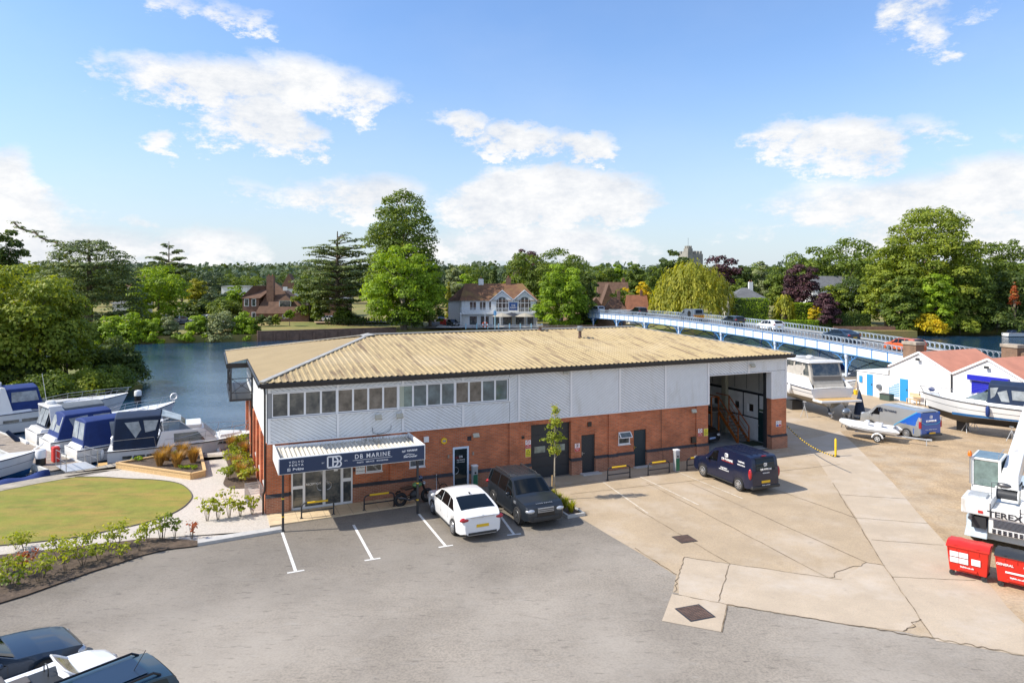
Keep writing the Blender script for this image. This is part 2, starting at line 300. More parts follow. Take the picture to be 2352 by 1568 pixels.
K('yellow', (.80,.52,.02), rough=.4)
K('roof_sheet', (.41,.31,.152), rough=.6, var=.05, vs=.6)
multi(MT['roof_sheet'], [(1.1, (3.2,.28,1),   .52, .64, (.15,.09,.045), .75), (4, (1.6,.35,1), .56, .68, (.12,.075,.04), .6), (.4, (1,1,1), .5, .7, (.50,.40,.245), .5)])
K('roof_side', (.42,.32,.175), rough=.65, var=.06, vs=.6); multi(MT['roof_side'], [(1.1, (.35,3,1), .58, .75, (.30,.22,.12), .5)])
K('flashing', (.36,.35,.32), rough=.5, var=.15, vs=3)
K('charcoal', (.022,.027,.034), rough=.5)
K('dark_glass', (.018,.028,.032), rough=.05, spec=.8)
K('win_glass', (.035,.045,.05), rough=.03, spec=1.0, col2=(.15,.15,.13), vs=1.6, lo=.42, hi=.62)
K('navy_sign', (.020,.040,.095), rough=.45)
K('sign_white', (.85,.85,.85), rough=.5)
K('sign_red', (.55,.03,.02), rough=.5)
K('sign_yellow', (.78,.66,.04), rough=.5)
K('fibre_roof', (.60,.56,.48), rough=.9, var=.12, vs=2, bump=.3); multi(MT['fibre_roof'], [(1.2, (1,.5,1), .55, .7, (.24,.2,.12), .6), (5, (1,1,1), .6, .72, (.15,.13,.08), .4)])
K('steel', (.42,.43,.44), rough=.35, metal=.8)
K('galv', (.50,.52,.54), rough=.5, metal=.4, var=.1)
K('orange_steel', (.42,.12,.02), rough=.5)
K('block_white', (.80,.82,.82), rough=.8, var=.06, vs=2)
K('hall_clad', (.50,.50,.47), rough=.7, var=.05)
K('hall_floor', (.32,.34,.35), rough=.6, var=.2, vs=1.2)
K('rubber', (.02,.02,.021), rough=.8, var=.3, vs=8)
K('plate_yellow', (.75,.47,.02), rough=.4); K('plate_white', (.78,.78,.78), rough=.4)
K('lamp_red', (.38,.012,.02), rough=.15, coat=.5); K('lamp_clear', (.55,.57,.6), rough=.1, metal=.5)
K('alloy', (.52,.53,.55), rough=.3, metal=.7); K('dark_alloy', (.12,.12,.125), rough=.35, metal=.6)
K('plastic', (.028,.03,.032), rough=.5)
K('timber', (.60,.40,.19), rough=.8, var=.15, vs=3, stretch=(1,8,8)); K('old_timber', (.30,.25,.2), rough=.9, var=.2, vs=2)
K('bark', (.15,.115,.08), rough=.95, var=.3, vs=3, bump=1, bs=8); K('pale_bark', (.42,.36,.27), rough=.9, var=.2, vs=5)
MT['leaf_spring'] = leafmat('leaf_spring', (0.0787,0.125,0.0105), (0.236,0.352,0.0237), (0.383,0.504,0.0395), .4)
MT['leaf_lime'] = leafmat('leaf_lime', (0.0899,0.131,0.0132), (0.225,0.282,0.029), (0.383,0.403,0.0527))
MT['leaf_mid'] = leafmat('leaf_mid', (0.0494,0.0846,0.0132), (0.139,0.198,0.0263), (0.248,0.293,0.0462))
MT['leaf_dark'] = leafmat('leaf_dark', (0.032,0.0619,0.0145), (0.0887,0.133,0.026), (0.173,0.211,0.0433))
MT['leaf_cedar'] = leafmat('leaf_cedar', (0.0444,0.0751,0.0289), (0.143,0.189,0.0549), (0.246,0.276,0.0795), .2)
MT['leaf_willow'] = leafmat('leaf_willow', (0.127,0.163,0.015), (0.32,0.325,0.0375), (0.506,0.471,0.0625), .45)
MT['leaf_copper'] = leafmat('leaf_copper', (0.0282,0.0131,0.0171), (0.0806,0.0335,0.0409), (0.142,0.0652,0.0682), .15)
MT['leaf_yellow'] = leafmat('leaf_yellow', (0.22,0.207,0.01), (0.578,0.468,0.02), (0.825,0.632,0.03), .4)
MT['leaf_blue'] = leafmat('leaf_blue', (0.0899,0.121,0.0527), (0.225,0.263,0.112), (0.36,0.384,0.172), .2)
MT['leaf_red'] = leafmat('leaf_red', (0.143,0.0286,0.0104), (0.372,0.0858,0.0208), (0.458,0.2,0.052), .3)
MT['leaf_far'] = leafmat('leaf_far', (.035,.06,.035), (.065,.10,.045), (.10,.14,.055), .2)
MT['grass_straw'] = leafmat('grass_straw', (.20,.12,.04), (.42,.25,.09), (.5,.32,.13), .3)
MT['leaf_garden'] = leafmat('leaf_garden', (0.112,0.151,0.0158), (0.336,0.384,0.0395), (0.764,0.443,0.0527), .4)
MT['water'] = m = mat('water', (.010,.045,.095), rough=.06, spec=.5)
def _w(m):
    nt = m.node_tree; L = nt.links.new; p = nt.nodes['Principled BSDF']; tc = N(nt, 'ShaderNodeTexCoord'); mp = N(nt, 'ShaderNodeMapping'); mp.inputs['Rotation'].default_value = (0, 0, .4); mp.inputs['Scale'].default_value = (1, 1.8, 1); L(tc.outputs['Object'], mp.inputs[0])
    a = N(nt, 'ShaderNodeTexNoise'); a.inputs['Scale'].default_value = 2.2; a.inputs['Detail'].default_value = 4; L(mp.outputs[0], a.inputs[0])
    c = N(nt, 'ShaderNodeTexNoise'); c.inputs['Scale'].default_value = .06; c.inputs['Detail'].default_value = 3; L(mp.outputs[0], c.inputs[0])
    b = N(nt, 'ShaderNodeBump'); b.inputs['Distance'].default_value = .08; L(M2(nt, 'MULTIPLY_ADD', c.outputs['Fac'], 1.2, -.1, clamp=True), b.inputs['Strength']); L(a.outputs['Fac'], b.inputs['Height']); L(b.outputs[0], p.inputs['Normal'])
_w(m)
def paint(name, col, flake=0):
    MT[name] = mat(name, col, rough=.35, metal=flake, coat=(.9 if sum(col) > .5 else .45), var=.02, vs=2); return MT[name]
for nm, c, fl in [('paint_white',(.78,.78,.78),0), ('paint_grey',(.018,.023,.030),.2), ('paint_navy',(.004,.009,.035),.1), ('paint_black',(.008,.008,.010),.1), ('paint_silver',(.36,.37,.37),.4), ('paint_blue',(.008,.09,.42),.0),
                  ('paint_orange',(.62,.10,.008),.1), ('paint_teal',(.012,.045,.075),.2), ('paint_deep',(.012,.03,.06),.3), ('paint_slate',(.14,.17,.21),.3), ('paint_red',(.5,.02,.015),0), ('paint_pale',(.36,.42,.47),.3)]: paint(nm, c, fl)
K('gel_white', (.78,.775,.76), rough=.25, coat=.4, var=.02); multi(MT['gel_white'], [(1.5, (1,1,.4), .58, .8, (.55,.53,.48), .5)]); K('gel_grey', (.30,.30,.31), rough=.5); K('antifoul', (.02,.12,.30), rough=.6, var=.2, vs=2); K('antifoul_grey', (.30,.29,.26), rough=.8, var=.2, vs=2)
K('canvas_navy', (.006,.020,.055), rough=.8, var=.15, vs=2, bump=.4, bs=6); K('canvas_blue', (.008,.030,.15), rough=.8, var=.12, vs=2, bump=.4, bs=6); K('canvas_grey', (.12,.14,.16), rough=.8, var=.12, vs=2, bump=.4, bs=6)
K('teak', (.50,.32,.12), rough=.7, var=.1, vs=4); K('deck_grey', (.34,.34,.33), rough=.8, var=.12, vs=2)
MT['clear_vinyl'] = glassmat('clear_vinyl', (.42,.45,.47), .12, 1.2)
MT['car_glass'] = mat('car_glass', (.004,.006,.007), rough=.03, spec=.45)
K('bridge_white', (.66,.72,.80), rough=.5, var=.05, vs=1.5); multi(MT['bridge_white'], [(.8, (1,1,1), .6, .8, (.45,.45,.42), .4)])
K('bridge_blue', (.07,.24,.52), rough=.45, var=.1); K('bridge_rail', (.30,.36,.42), rough=.5, var=.3, vs=.25)
MT['water'].node_tree.nodes['Principled BSDF'].inputs['IOR'].default_value = 1.33
# ================================================================ SETTING
def kz(x, y, z=0): return G((x / 1.96) / 1.714286, (1800 + y / 1.96) / 1.714286, z)
def lz(x, y, z=0): return G((x / 2.352) / 1.714286, (1450 + y / 2.352) / 1.714286, z)
def rz_(x, y, z=0): return G((2500 + x / 1.5352) / 1.714286, (1900 + y / 1.5352) / 1.714286, z)
def sz(x, y, z=0): return G((3000 + x / 2.2791) / 1.714286, (1350 + y / 2.2791) / 1.714286, z)
def struct(name, pts, m, z=0.0, depth=None):
    me = MB()
    if depth is None: me.poly([(p[0], p[1], z) for p in pts])
    else: me.prism([(p[0], p[1]) for p in pts], z - depth, z)
    return tag(me.build(name, m), kind='structure')
def smooth_pts(P, n=6):
    out = []; Q = [Vector((p[0], p[1], 0)) for p in P]
    for i in range(len(Q) - 1):
        p0, p1, p2, p3 = Q[max(i - 1, 0)], Q[i], Q[i + 1], Q[min(i + 2, len(Q) - 1)]
        for k in range(n):
            t = k / n; out.append(.5 * ((2 * p1) + (p2 - p0) * t + (2 * p0 - 5 * p1 + 4 * p2 - p3) * t * t + (3 * p1 - p0 - 3 * p2 + p3) * t ** 3))
    return out + [Q[-1]]
WZ = -1.2
struct('river', [(-2500,-200),(2500,-200),(2500,1500),(-2500,1500)], MT['water'], WZ)
quay_out = [(-140, 8), lz(-60, 1105), lz(0, 1087), lz(400, 1010), lz(560, 985), lz(1080, 878), B(-.6, 11.9), B(6, 17.5), B(31.3, 18.8), (25, 75), (36, 77), (44, 77), (55, 76), (95, 90), (400, 160)]
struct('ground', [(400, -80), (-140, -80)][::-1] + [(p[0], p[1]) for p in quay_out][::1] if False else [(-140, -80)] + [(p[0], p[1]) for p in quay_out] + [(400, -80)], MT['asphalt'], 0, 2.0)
# far shore: one sheet rising to the horizon
def far_shore():
    line = [(-900,60),(-300,100),(-160,118),(-79,130.5),(-51,138),(-27,150),(-10,152),(18,154),(45,155),(90,157),(130,160),(250,170),(900,260)]
    prof = [(0, -2.2), (.02, .15), (14, .35), (60, .8), (150, 2.0), (420, 9), (800, 17), (1500, 26), (2600, 36)]
    rows = [[(x * (1 + d / 700), y + d, z + (6 if x < -20 and 700 < d < 1600 else 0)) for x, y in line] for d, z in prof]
    return tag(MB().grid(rows).build('far_shore', MT['far_lawn'], smooth=40), kind='structure')
far_shore()
# left bank spur under the big tree
struct('river_bank', [(-250,30),(-85,52),(-60,62),(-46,70),(-41,76),(-47,84),(-62,96),(-92,112),(-250,122)], MT['far_lawn'], -.75, 1.5)
# concrete yard, gravel yard
conc = [B(12.55, -.02), B(12.55, -1.2), G(1262,1118), G(1322,1182), G(1400,1229), G(1470,1270), G(1555,1322)] + [rz_(250,560), rz_(230,660), rz_(560,740), rz_(900,790), rz_(1280,858), rz_(1620,900), rz_(1900,965), rz_(2150,1010), rz_(2352,1045), (30, 14), (46, 22)]
gyl = [rz_(2352,850), rz_(2250,750), rz_(2150,620), rz_(2070,560), rz_(1870,355), rz_(1700,170), rz_(1560,0), sz(860, 930), sz(700, 780), sz(760, 740), sz(1300, 900), sz(1700, 620), sz(2352, 700)]
struct('concrete_yard', conc + [(60, 40), (62, 62), (50, 73), (37, 75), (25, 73), B(31.6, 17), B(31.35, -.02)], MT['concrete'], .004)
gy = [rz_(2352,850), rz_(2250,750), rz_(2150,620), rz_(2070,560), rz_(1870,355), rz_(1700,170), rz_(1560,0), sz(850, 930), sz(700, 790), sz(1000, 770), sz(1500, 735), sz(1650, 690), sz(2100, 620), (60, 52), (60, 20), (30, 12)]
struct('gravel_yard', gy, MT['yard_gravel'], .010)
# smooth concrete slabs
struct('concrete_slab', [rz_(300,450), rz_(575,488), rz_(1240,585), rz_(1400,480), rz_(1500,500), rz_(1730,825), rz_(1620,895), rz_(1280,855), rz_(900,790), rz_(560,735), rz_(265,675), rz_(262,560)], MT['concrete_smooth'], .008)
struct('concrete_slab', [rz_(225,670), rz_(557,735), rz_(525,903), rz_(163,835)], MT['concrete_smooth'], .012)
struct('concrete_slab', [rz_(1195,0), rz_(1020,-260), sz(560,830), sz(700,790), sz(850,930), rz_(1560,0), rz_(1700,170), rz_(1868,355), rz_(2070,560), rz_(2150,620), rz_(2250,750), rz_(2352,850), rz_(2352,1040), rz_(2230,1015), rz_(1820,955), rz_(1500,490), rz_(1340,215)], MT['concrete_smooth'], .0085)
def strips(name, segs, m, w, z):
    b = MB()
    for sg in segs:
        P = [Vector((p[0], p[1], z)) for p in sg]
        for i in range(len(P) - 1):
            d = (P[i + 1] - P[i]).normalized(); n = Vector((-d.y, d.x, 0)) * w / 2; b.add([P[i] - n, P[i + 1] - n, P[i + 1] + n, P[i] + n], [(0, 1, 2, 3)])
    return tag(b.build(name, m), kind='structure')
def wob(a, b, n=14, am=.03):
    a, b = Vector(a), Vector(b); d = (b - a); nn = Vector((-d.y, d.x, 0)).normalized()
    return [a + d * (i / n) + nn * (random.uniform(-am, am) if 0 < i < n else 0) for i in range(n + 1)]
zj = .016
strips('slab_joints', [wob(rz_(0,150), rz_(575,490)), wob(rz_(70,0), rz_(1170,575)), wob(rz_(330,0), rz_(1400,482)), wob(rz_(760,10), rz_(1340,215)), wob(rz_(1195,0), rz_(1500,495)), wob(rz_(1500,495), rz_(1800,935)),
    wob(rz_(1245,72), rz_(1640,98)), wob(rz_(1340,213), rz_(1775,246)), wob(rz_(1430,345), rz_(1865,378)), wob(rz_(1555,570), rz_(2060,590)), wob(rz_(575,490), rz_(505,718)), wob(rz_(300,450), rz_(575,490)), wob(rz_(575,490), rz_(1250,587)),
    wob(rz_(1170,575), rz_(1400,482), 10, .15), wob(rz_(1400,482), rz_(1510,500)), wob(rz_(300,450), rz_(262,560)), wob(rz_(262,560), rz_(235,660), 8, .08), wob(rz_(230,672), rz_(560,737)), wob(rz_(1620,898), rz_(1730,825), 8, .1),
    wob(B(14, -3.0), B(31, -4.4)), wob(B(12.6,-1.55), B(31.2,-1.75))], MT['joint'], .030, zj)
strips('slab_edges', [wob(rz_(560,737), rz_(1280,858), 24, .05), wob(rz_(1280,858), rz_(1800,940), 20, .06), wob(rz_(1800,940), rz_(2352,1045), 16, .08), wob(rz_(0,395), rz_(250,555), 14, .03), wob(rz_(557,737), rz_(525,903), 6, .01)], MT['joint'], .045, zj + .002)
# white gravel path, lawn, beds, quay edge
lawn_front = smooth_pts([kz(580,158), kz(780,158), kz(1000,172), kz(1200,180), kz(1370,205), kz(1450,250), kz(1482,310), kz(1440,370), kz(1370,420), kz(1280,460), kz(1100,517), kz(900,562), kz(600,622), kz(300,660), kz(0,690), kz(-300,715)])
lawn_back = [kz(-300,330), kz(0,268), kz(300,207)]
gravel_bot = smooth_pts([kz(-400,810), kz(0,760), kz(350,722), kz(700,682), kz(1000,648), kz(1180,630), kz(1400,640), kz(1525,652)])
struct('gravel_path', gravel_bot + [kz(1525,655), kz(1800,620), kz(2165,560), B(-.05,-2.55), B(-.05, 11.6), lz(2060,775), lz(1870,795), lz(1500,880), lz(1080,940)] + [kz(600,158), kz(-300,330), kz(-400,345)], MT['white_gravel'], .03, .5)
struct('lawn', lawn_back + lawn_front, MT['lawn'], .045)
struct('quay_edge', [(-139.9, 7.9), (lz(0,1087)), lz(400,1012), lz(560,987), lz(1080,880), B(-.7, 11.7), B(-.1, 11.3), lz(1870,800), lz(1080,948), lz(880,960), lz(580,1010), kz(580,156), kz(300,205), kz(0,266), kz(-400,340), (-139.9, 2)], mat('quay_concrete', (.34,.30,.24), rough=.9, var=.3, vs=1.2, bump=.6, bs=20), .05)
bed1 = gravel_bot + [kz(1525,656), kz(1525,690), kz(1420,702), kz(1300,715), kz(1100,762), kz(900,830), kz(700,892), kz(400,1000), kz(200,1072), kz(0,1132), kz(-400,1260)]
struct('flower_bed', bed1, MT['soil'], .055)
bed2 = smooth_pts([lz(2070,800), lz(2085,845), lz(2108,900), lz(2108,960), lz(2080,1035), lz(2068,1075), lz(2090,1102), lz(2150,1118), lz(2240,1116)]) + [B(-.12, 4.2), B(-.12, 10.9), lz(2200,705), lz(2100,755)]
struct('flower_bed', bed2, MT['soil'], .06)
struct('kerb', [kz(1525,652), kz(2165,553), kz(2180,575), kz(1525,686)], MT['kerb'], .13, .2)
lb = MB()
lf = [Vector(p) for p in lawn_front]
for i in range(len(lf) - 1): lb.bar((lf[i].x, lf[i].y, .05), (lf[i + 1].x, lf[i + 1].y, .05), .025, .06)
tag(lb.build('lawn_edging', MT['lawn_edge']), kind='structure')
# paving before the reception doors
struct('paving', [B(-.05,-.12), B(6.6,-.12), B(6.6,-1.55), B(-.05,-1.75)], MT['paving'], .05, .1)
strips('paving_joints', [[B(-.05 + .6 * i, -.13), B(-.05 + .6 * i, -1.7)] for i in range(1, 11)] + [[B(0, -.12 - .52 * j), B(6.6, -.12 - .5 * j)] for j in (1, 2)], mat('pave_joint', (.36,.29,.2), rough=1), .02, .054)
# painted bay lines
bays = [((648,1222),(679,1311),12), ((812,1205),(855,1283),18), ((962,1180),(1023,1253),18), ((1135,1165),(1180,1226),16)]
b = MB()
for p, q, tw in bays:
    a, e = G(*p), G(*q); d = (e - a).normalized(); n = Vector((-d.y, d.x, 0)); w = .055
    b.add([a - n * w, e - n * w, e + n * w, a + n * w], [(0,1,2,3)])
    b.add([e - n * .3, e - n * .3 + d * .1, e + n * .3 + d * .1, e + n * .3], [(0,1,2,3)])
for i in range(len(b.v)): b.v[i] = (b.v[i][0], b.v[i][1], .008)
tag(b.build('bay_markings', MT['white_line']), kind='structure')
strips('bay_markings', [[G(1386,1108), G(1488,1179)], [G(1470,1095), G(1605,1160)], [G(1563,1087), G(1706,1145)], [G(1690,1052), G(1792,1035)], [sz(385,942), sz(550,990), sz(385,1010)], [sz(205,920), sz(262,930)], [sz(225,995), sz(280,998)]], MT['worn_line'], .085, .02)
# manhole covers
def cover(c, ang, s, lab):
    t = thing('manhole_cover', lab, 'manhole cover', (c[0], c[1], .012), ang)
    f = MB().box((-s, -s, 0), (s, s, .008)).build('frame', MT['dark_steel'], t)
    b = MB(); n = 9
    for i in range(n):
        for j in range(n):
            x = -s * .9 + 1.8 * s * i / n; y = -s * .9 + 1.8 * s * j / n; b.box((x + .01, y + .01, .006), (x + 1.8 * s / n - .015, y + 1.8 * s / n - .015, .016))
    b.build('tread_plate', mat('iron', (.14,.085,.06), rough=.7, var=.3, vs=4), t)
cover(rz_(300,340), BA - .1, .38, 'rusty square manhole cover in the tan concrete near the parking bays')
cover(rz_(363,787), BA - .08, .46, 'rusty square manhole cover on the raised slab edged by asphalt')
# ================================================================ MAIN BUILDING
bld = thing('boatyard_building', 'long brick and white boarded two storey boatyard building with a tan ribbed hipped roof', 'building', C0, BA)
def walls(b, s0, s1, z0, z1, t0, t1, holes, m=0, ax='s'):
    xs = sorted(set([s0, s1] + [x for h in holes for x in (h[0], h[1]) if s0 < x < s1]))
    for a, c in zip(xs, xs[1:]):
        mid = (a + c) / 2; cuts = sorted([(max(z0, h[2]), min(z1, h[3])) for h in holes if h[0] < mid < h[1] and h[3] > z0 and h[2] < z1]); z = z0
        for lo, hi in cuts + [(z1, z1)]:
            if lo - z > 1e-4:
                if ax == 's': b.box((a, t0, z), (c, t1, lo), m)
                else: b.box((t0, a, z), (t1, c, lo), m)
            z = max(z, hi)
LB = 31.3; DP = 17.8
FH = [(1.02,3.82,-1,2.16), (4.46,5.25,1.39,1.98), (6.61,7.4,1.38,1.98), (8.86,9.72,-1,2.17), (13.26,15.68,-1,2.93), (16.33,17.2,-1,2.12), (19.76,20.62,-1,2.1), (18.72,19.5,1.36,2.07), (25.08,30.05,-1,9)]
MB().box((30.05,0,.90), (LB,.3,3.2)).build('front_wall', MT['brick'], bld); b = MB(); walls(b, 0, 25.08, .90, 3.2, 0, .3, FH)
for s0, s1 in [(-.05,.9), (5.62,6.2), (11.97,12.49), (18.05,18.55), (24.15,24.95)]: b.box((s0, -.09, .90), (s1, 0, 3.2))
b.build('front_wall', MT['brick'], bld)
xs = [-.06] + [x for h in sorted(FH) if h[2] < 0 for x in (h[0], h[1])] + [LB + .06]
for i in range(0, len(xs), 2):
    b = MB().box((xs[i],-.09,-.3), (xs[i+1],.3,.76)); [b.box((s0,-.18,-.3), (s1,-.09,.76)) for s0, s1 in [(-.08,.9),(11.9,12.55),(18.0,18.6),(24.1,24.99)] if xs[i] - .1 < s0 < xs[i+1]]; b.build('plinth', MT['brick_low'], bld)
def bandseg(b, s0, s1, o=0.0): b.add([(s0,-.12-o,.76),(s1,-.12-o,.76),(s1,.0-o,.90),(s0,.0-o,.90),(s0,.3,.76),(s1,.3,.76),(s1,.3,.90),(s0,.3,.90)], [(0,1,2,3),(3,2,6,7),(0,3,7,4),(1,5,6,2),(4,7,6,5),(0,4,5,1)])
xs = [-.08] + [x for h in sorted(FH) if h[2] < 0 for x in (h[0], h[1])] + [LB + .06]
for i in range(0, len(xs), 2):
    b = MB(); bandseg(b, xs[i], xs[i + 1]); [bandseg(b, s0, s1, .092) for s0, s1 in [(-.09,.9),(11.9,12.55),(18.0,18.6),(24.1,24.99)] if xs[i] - .1 < s0 < xs[i+1]]; b.build('brick_band', MT['dark_brick'], bld)
for s0, s1, z in [(8.76,9.82,2.17), (13.16,15.78,2.93), (16.23,17.3,2.12), (19.66,20.72,2.1), (18.62,19.6,2.07)]:
    b = MB(); [b.box((s0 + i * .078, -.012, z), (s0 + i * .078 + .066, .02, z + .22)) for i in range(int((s1 - s0) / .078))]; b.build('brick_lintel', MT['brick'], bld)
# pier right of the hall opening
b = MB().box((30.05, -.05, .9), (31.3, 0, 3.2)); b.box((30.05, .3, -.3), (30.3, .65, 3.2)); b.build('brick_pier', MT['brick'], bld)
# cladding boards as real diagonal boards
def clip(poly, x0, x1, z0, z1):
    for ax, v, sg in ((0, x0, 1), (0, x1, -1), (1, z0, 1), (1, z1, -1)):
        out = []
        for i in range(len(poly)):
            p, q = poly[i], poly[(i + 1) % len(poly)]; dp, dq = (p[ax] - v) * sg, (q[ax] - v) * sg
            if dp >= 0: out.append(p)
            if dp * dq < 0: t = dp / (dp - dq); out.append((p[0] + (q[0] - p[0]) * t, p[1] + (q[1] - p[1]) * t))
        poly = out
        if len(poly) < 3: return []
    return poly
def boards(b, x0, x1, z0, z1, sg, plane=-.075, pitch=.165, gap=.022, sl=.62, ax='s', back=-.05):
    f = (lambda x, t, z: (x, t, z)) if ax == 's' else (lambda x, t, z: (t, x, z))
    k0 = z0 - sl * (x1 - x0) - .4; z = k0
    while z < z1 + sl * (x1 - x0) + .4:
        a = (x0, z if sg > 0 else z + sl * (x1 - x0)); c = (x1, z + sl * (x1 - x0) if sg > 0 else z); h = pitch - gap
        p = clip([a, c, (c[0], c[1] + h), (a[0], a[1] + h)], x0, x1, z0, z1)
        if len(p) > 2:
            lapped = [(q[0], plane + .010 * (((q[1] - (a[1] + (q[0] - x0) * (c[1] - a[1]) / (x1 - x0))) / h)), q[1]) for q in p]
            n = len(p); vs = [f(*q) for q in lapped] + [f(q[0], back, q[1]) for q in p]
            b.add(vs, [tuple(range(n))] + [(i, (i + 1) % n, n + (i + 1) % n, n + i) for i in range(n)])
        z += pitch
BW = 3.13
for i in range(10):
    s0, s1 = i * BW, (i + 1) * BW; sg = -1 if i % 2 == 0 else 1; b = MB(); a, c = s0 + .07, s1 - .07
    def upper(*q): u_ = MB(); boards(u_, *q); u_.build('cladding_panel', MT['white_board'], bld)
    if i < 3: boards(b, a, c, 3.24, 4.28, sg); upper(a, c, 5.53, 5.93, sg)
    elif i == 3:
        boards(b, a, 11.97, 3.24, 4.28, sg); upper(a, 11.97, 5.53, 5.93, sg); upper(12.0, c, 3.24, 5.93, sg)
    elif i < 8: boards(b, a, c, 3.24, 5.93, sg)
    elif i == 8: boards(b, a, c, 4.97, 5.93, sg)
    else: boards(b, a, c, 4.97, 5.93, sg); upper(30.1, c, 3.24, 4.94, sg)
    b.build('cladding_panel', MT['white_board'], bld)
b = MB(); walls(b, 0, LB, 3.2, 5.95, -.05, .25, [(.15,11.9,4.36,5.49), (25.08,30.0,-1,4.92)]); b.build('cladding_backing', MT['board_gap'], bld)
b = MB()
for i in range(11):
    s = min(max(i * BW, .05), LB - .05)
    for z0, z1 in ([(3.2,4.34),(5.49,5.95)] if i < 4 else ([(4.92,5.95)] if i == 9 else [(3.2,5.95)])): b.box((s - .06, -.105, z0), (s + .06, -.052, z1))
b.box((-.02, -.11, 3.18), (25.08, -.053, 3.235)); b.box((30.0, -.11, 3.18), (LB + .02, -.053, 3.235)); b.box((.0, -.12, 4.30), (11.98, -.053, 4.345)); b.box((0, -.10, 5.50), (11.98, -.053, 5.545)); b.box((11.93, -.112, 4.345), (12.0, -.053, 5.50))
b.box((25.0, -.12, 4.9), (30.1, -.053, 4.95)); b.box((25.02, -.12, 3.2), (25.1, .3, 4.9)); b.box((29.99, -.12, 3.2), (30.06, .55, 4.92))
b.build('cladding_batten', MT['white_pvc'], bld)
# window strip of sixteen panes
def window(name, s0, s1, z0, z1, parent, frame=.05, t=-.04, glass='win_glass', mull=(), sill=True, depth=.08, trans=()):
    fb = MB(); fb.box((s0, t - depth / 2, z0), (s0 + frame, t + depth / 2, z1)); fb.box((s1 - frame, t - depth / 2, z0), (s1, t + depth / 2, z1)); fb.box((s0 + frame, t - depth / 2, z0), (s1 - frame, t + depth / 2, z0 + frame)); fb.box((s0 + frame, t - depth / 2, z1 - frame), (s1 - frame, t + depth / 2, z1))
    for x in mull: fb.box((x - frame / 2, t - depth / 2 + .002, z0 + frame), (x + frame / 2, t + depth / 2, z1 - frame))
    for z in trans: fb.box((s0 + frame, t - depth / 2 + .004, z - frame / 2), (s1 - frame, t + depth / 2, z + frame / 2))
    if sill: fb.box((s0 - .03, t - depth / 2 - .05, z0 - .045), (s1 + .03, t + depth / 2, z0 - .001))
    fr = fb.build(name, MT['white_pvc'], parent)
    MB().box((s0 + frame, t, z0 + frame), (s1 - frame, t + .012, z1 - frame)).build('pane', MT[glass], fr); return fr
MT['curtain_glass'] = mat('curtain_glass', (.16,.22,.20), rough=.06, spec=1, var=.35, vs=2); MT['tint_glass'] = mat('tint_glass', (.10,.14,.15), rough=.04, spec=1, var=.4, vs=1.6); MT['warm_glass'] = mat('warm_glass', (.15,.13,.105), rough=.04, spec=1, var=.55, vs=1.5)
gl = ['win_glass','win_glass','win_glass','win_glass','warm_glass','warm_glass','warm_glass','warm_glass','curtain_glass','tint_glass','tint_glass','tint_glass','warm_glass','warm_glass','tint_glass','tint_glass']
ed = [.15 + 2.94 * k for k in range(5)]
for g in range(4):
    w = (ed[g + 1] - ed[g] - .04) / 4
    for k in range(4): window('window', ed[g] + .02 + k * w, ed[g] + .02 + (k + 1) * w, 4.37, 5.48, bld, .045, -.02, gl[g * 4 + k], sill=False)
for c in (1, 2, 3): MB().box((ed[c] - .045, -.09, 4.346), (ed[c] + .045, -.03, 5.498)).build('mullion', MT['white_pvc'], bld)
cu = MB(); cu.box((6.1, -.028, 4.42), (6.32, -.022, 5.43)); cu.build('curtain', mat('curtain_cloth', (.42,.45,.36), rough=.9), bld)
window('window', 4.46, 5.25, 1.39, 1.98, bld, .05, .05); window('window', 6.61, 7.4, 1.38, 1.98, bld, .05, .05)
wn = window('window', 18.72, 19.5, 1.36, 2.07, bld, .055, .03, trans=(1.72,))
MB().add([(18.75,-.05,2.04),(19.47,-.05,2.04),(19.47,-.27,1.80),(18.75,-.27,1.80)], [(0,1,2,3)]).build('sash', MT['tint_glass'], wn, fix=False)
b = MB(); q = [(18.74,-.05,2.05),(19.48,-.05,2.05),(19.48,-.28,1.79),(18.74,-.28,1.79)]
for i in range(4): b.bar(q[i], q[(i + 1) % 4], .045, .04)
b.build('sash_frame', MT['white_pvc'], wn)
# doors
def plank_door(s0, s1, m, knob):
    d = MB().box((s0, .10, .02), (s1, .14, 2.1)).build('door', m, bld)
    b = MB(); boards(b, s0 + .09, s1 - .09, .12, .95, -1, .085, .16, .02, .9, back=.1); boards(b, s0 + .09, s1 - .09, 1.05, 2.0, -1, .085, .16, .02, .9, back=.1); b.build('door_boards', m, d)
    b = MB(); 
    for x0, x1, z0, z1 in [(s0, s0 + .09, .02, 2.1), (s1 - .09, s1, .02, 2.1), (s0 + .09, s1 - .09, .02, .12), (s0 + .09, s1 - .09, .95, 1.05), (s0 + .09, s1 - .09, 2.0, 2.1)]: b.box((x0, .075, z0), (x1, .10, z1))
    b.build('door_frame', m, d)
    b = MB().box((s0 + .05, .05, 1.0), (s0 + .09, .075, 1.16)); b.tube([(s0 + .07, .04, 1.1), (s0 + .2, .035, 1.1)], .012); b.build('handle', knob, d)
plank_door(16.35, 17.19, MT['charcoal'], MT['steel']); plank_door(19.78, 20.61, mat('door_teal', (.022,.038,.048), rough=.45), mat('brass', (.6,.45,.12), rough=.3, metal=.8))
b = MB().box((16.2, -.5, 0), (17.35, -.09, .06)); b.build('door_step', MT['kerb'], bld); MB().box((19.65, -.4, 0), (20.75, -.09, .05)).build('door_step', MT['kerb'], bld)
gd = MB().box((13.26, .22, .0), (15.68, .26, 2.93)); 
for k in range(5): gd.box((13.27, .205, .03 + k * .58), (15.67, .22, .56 + k * .58))
gd = gd.build('garage_door', MT['charcoal'], bld, bevel=.008)
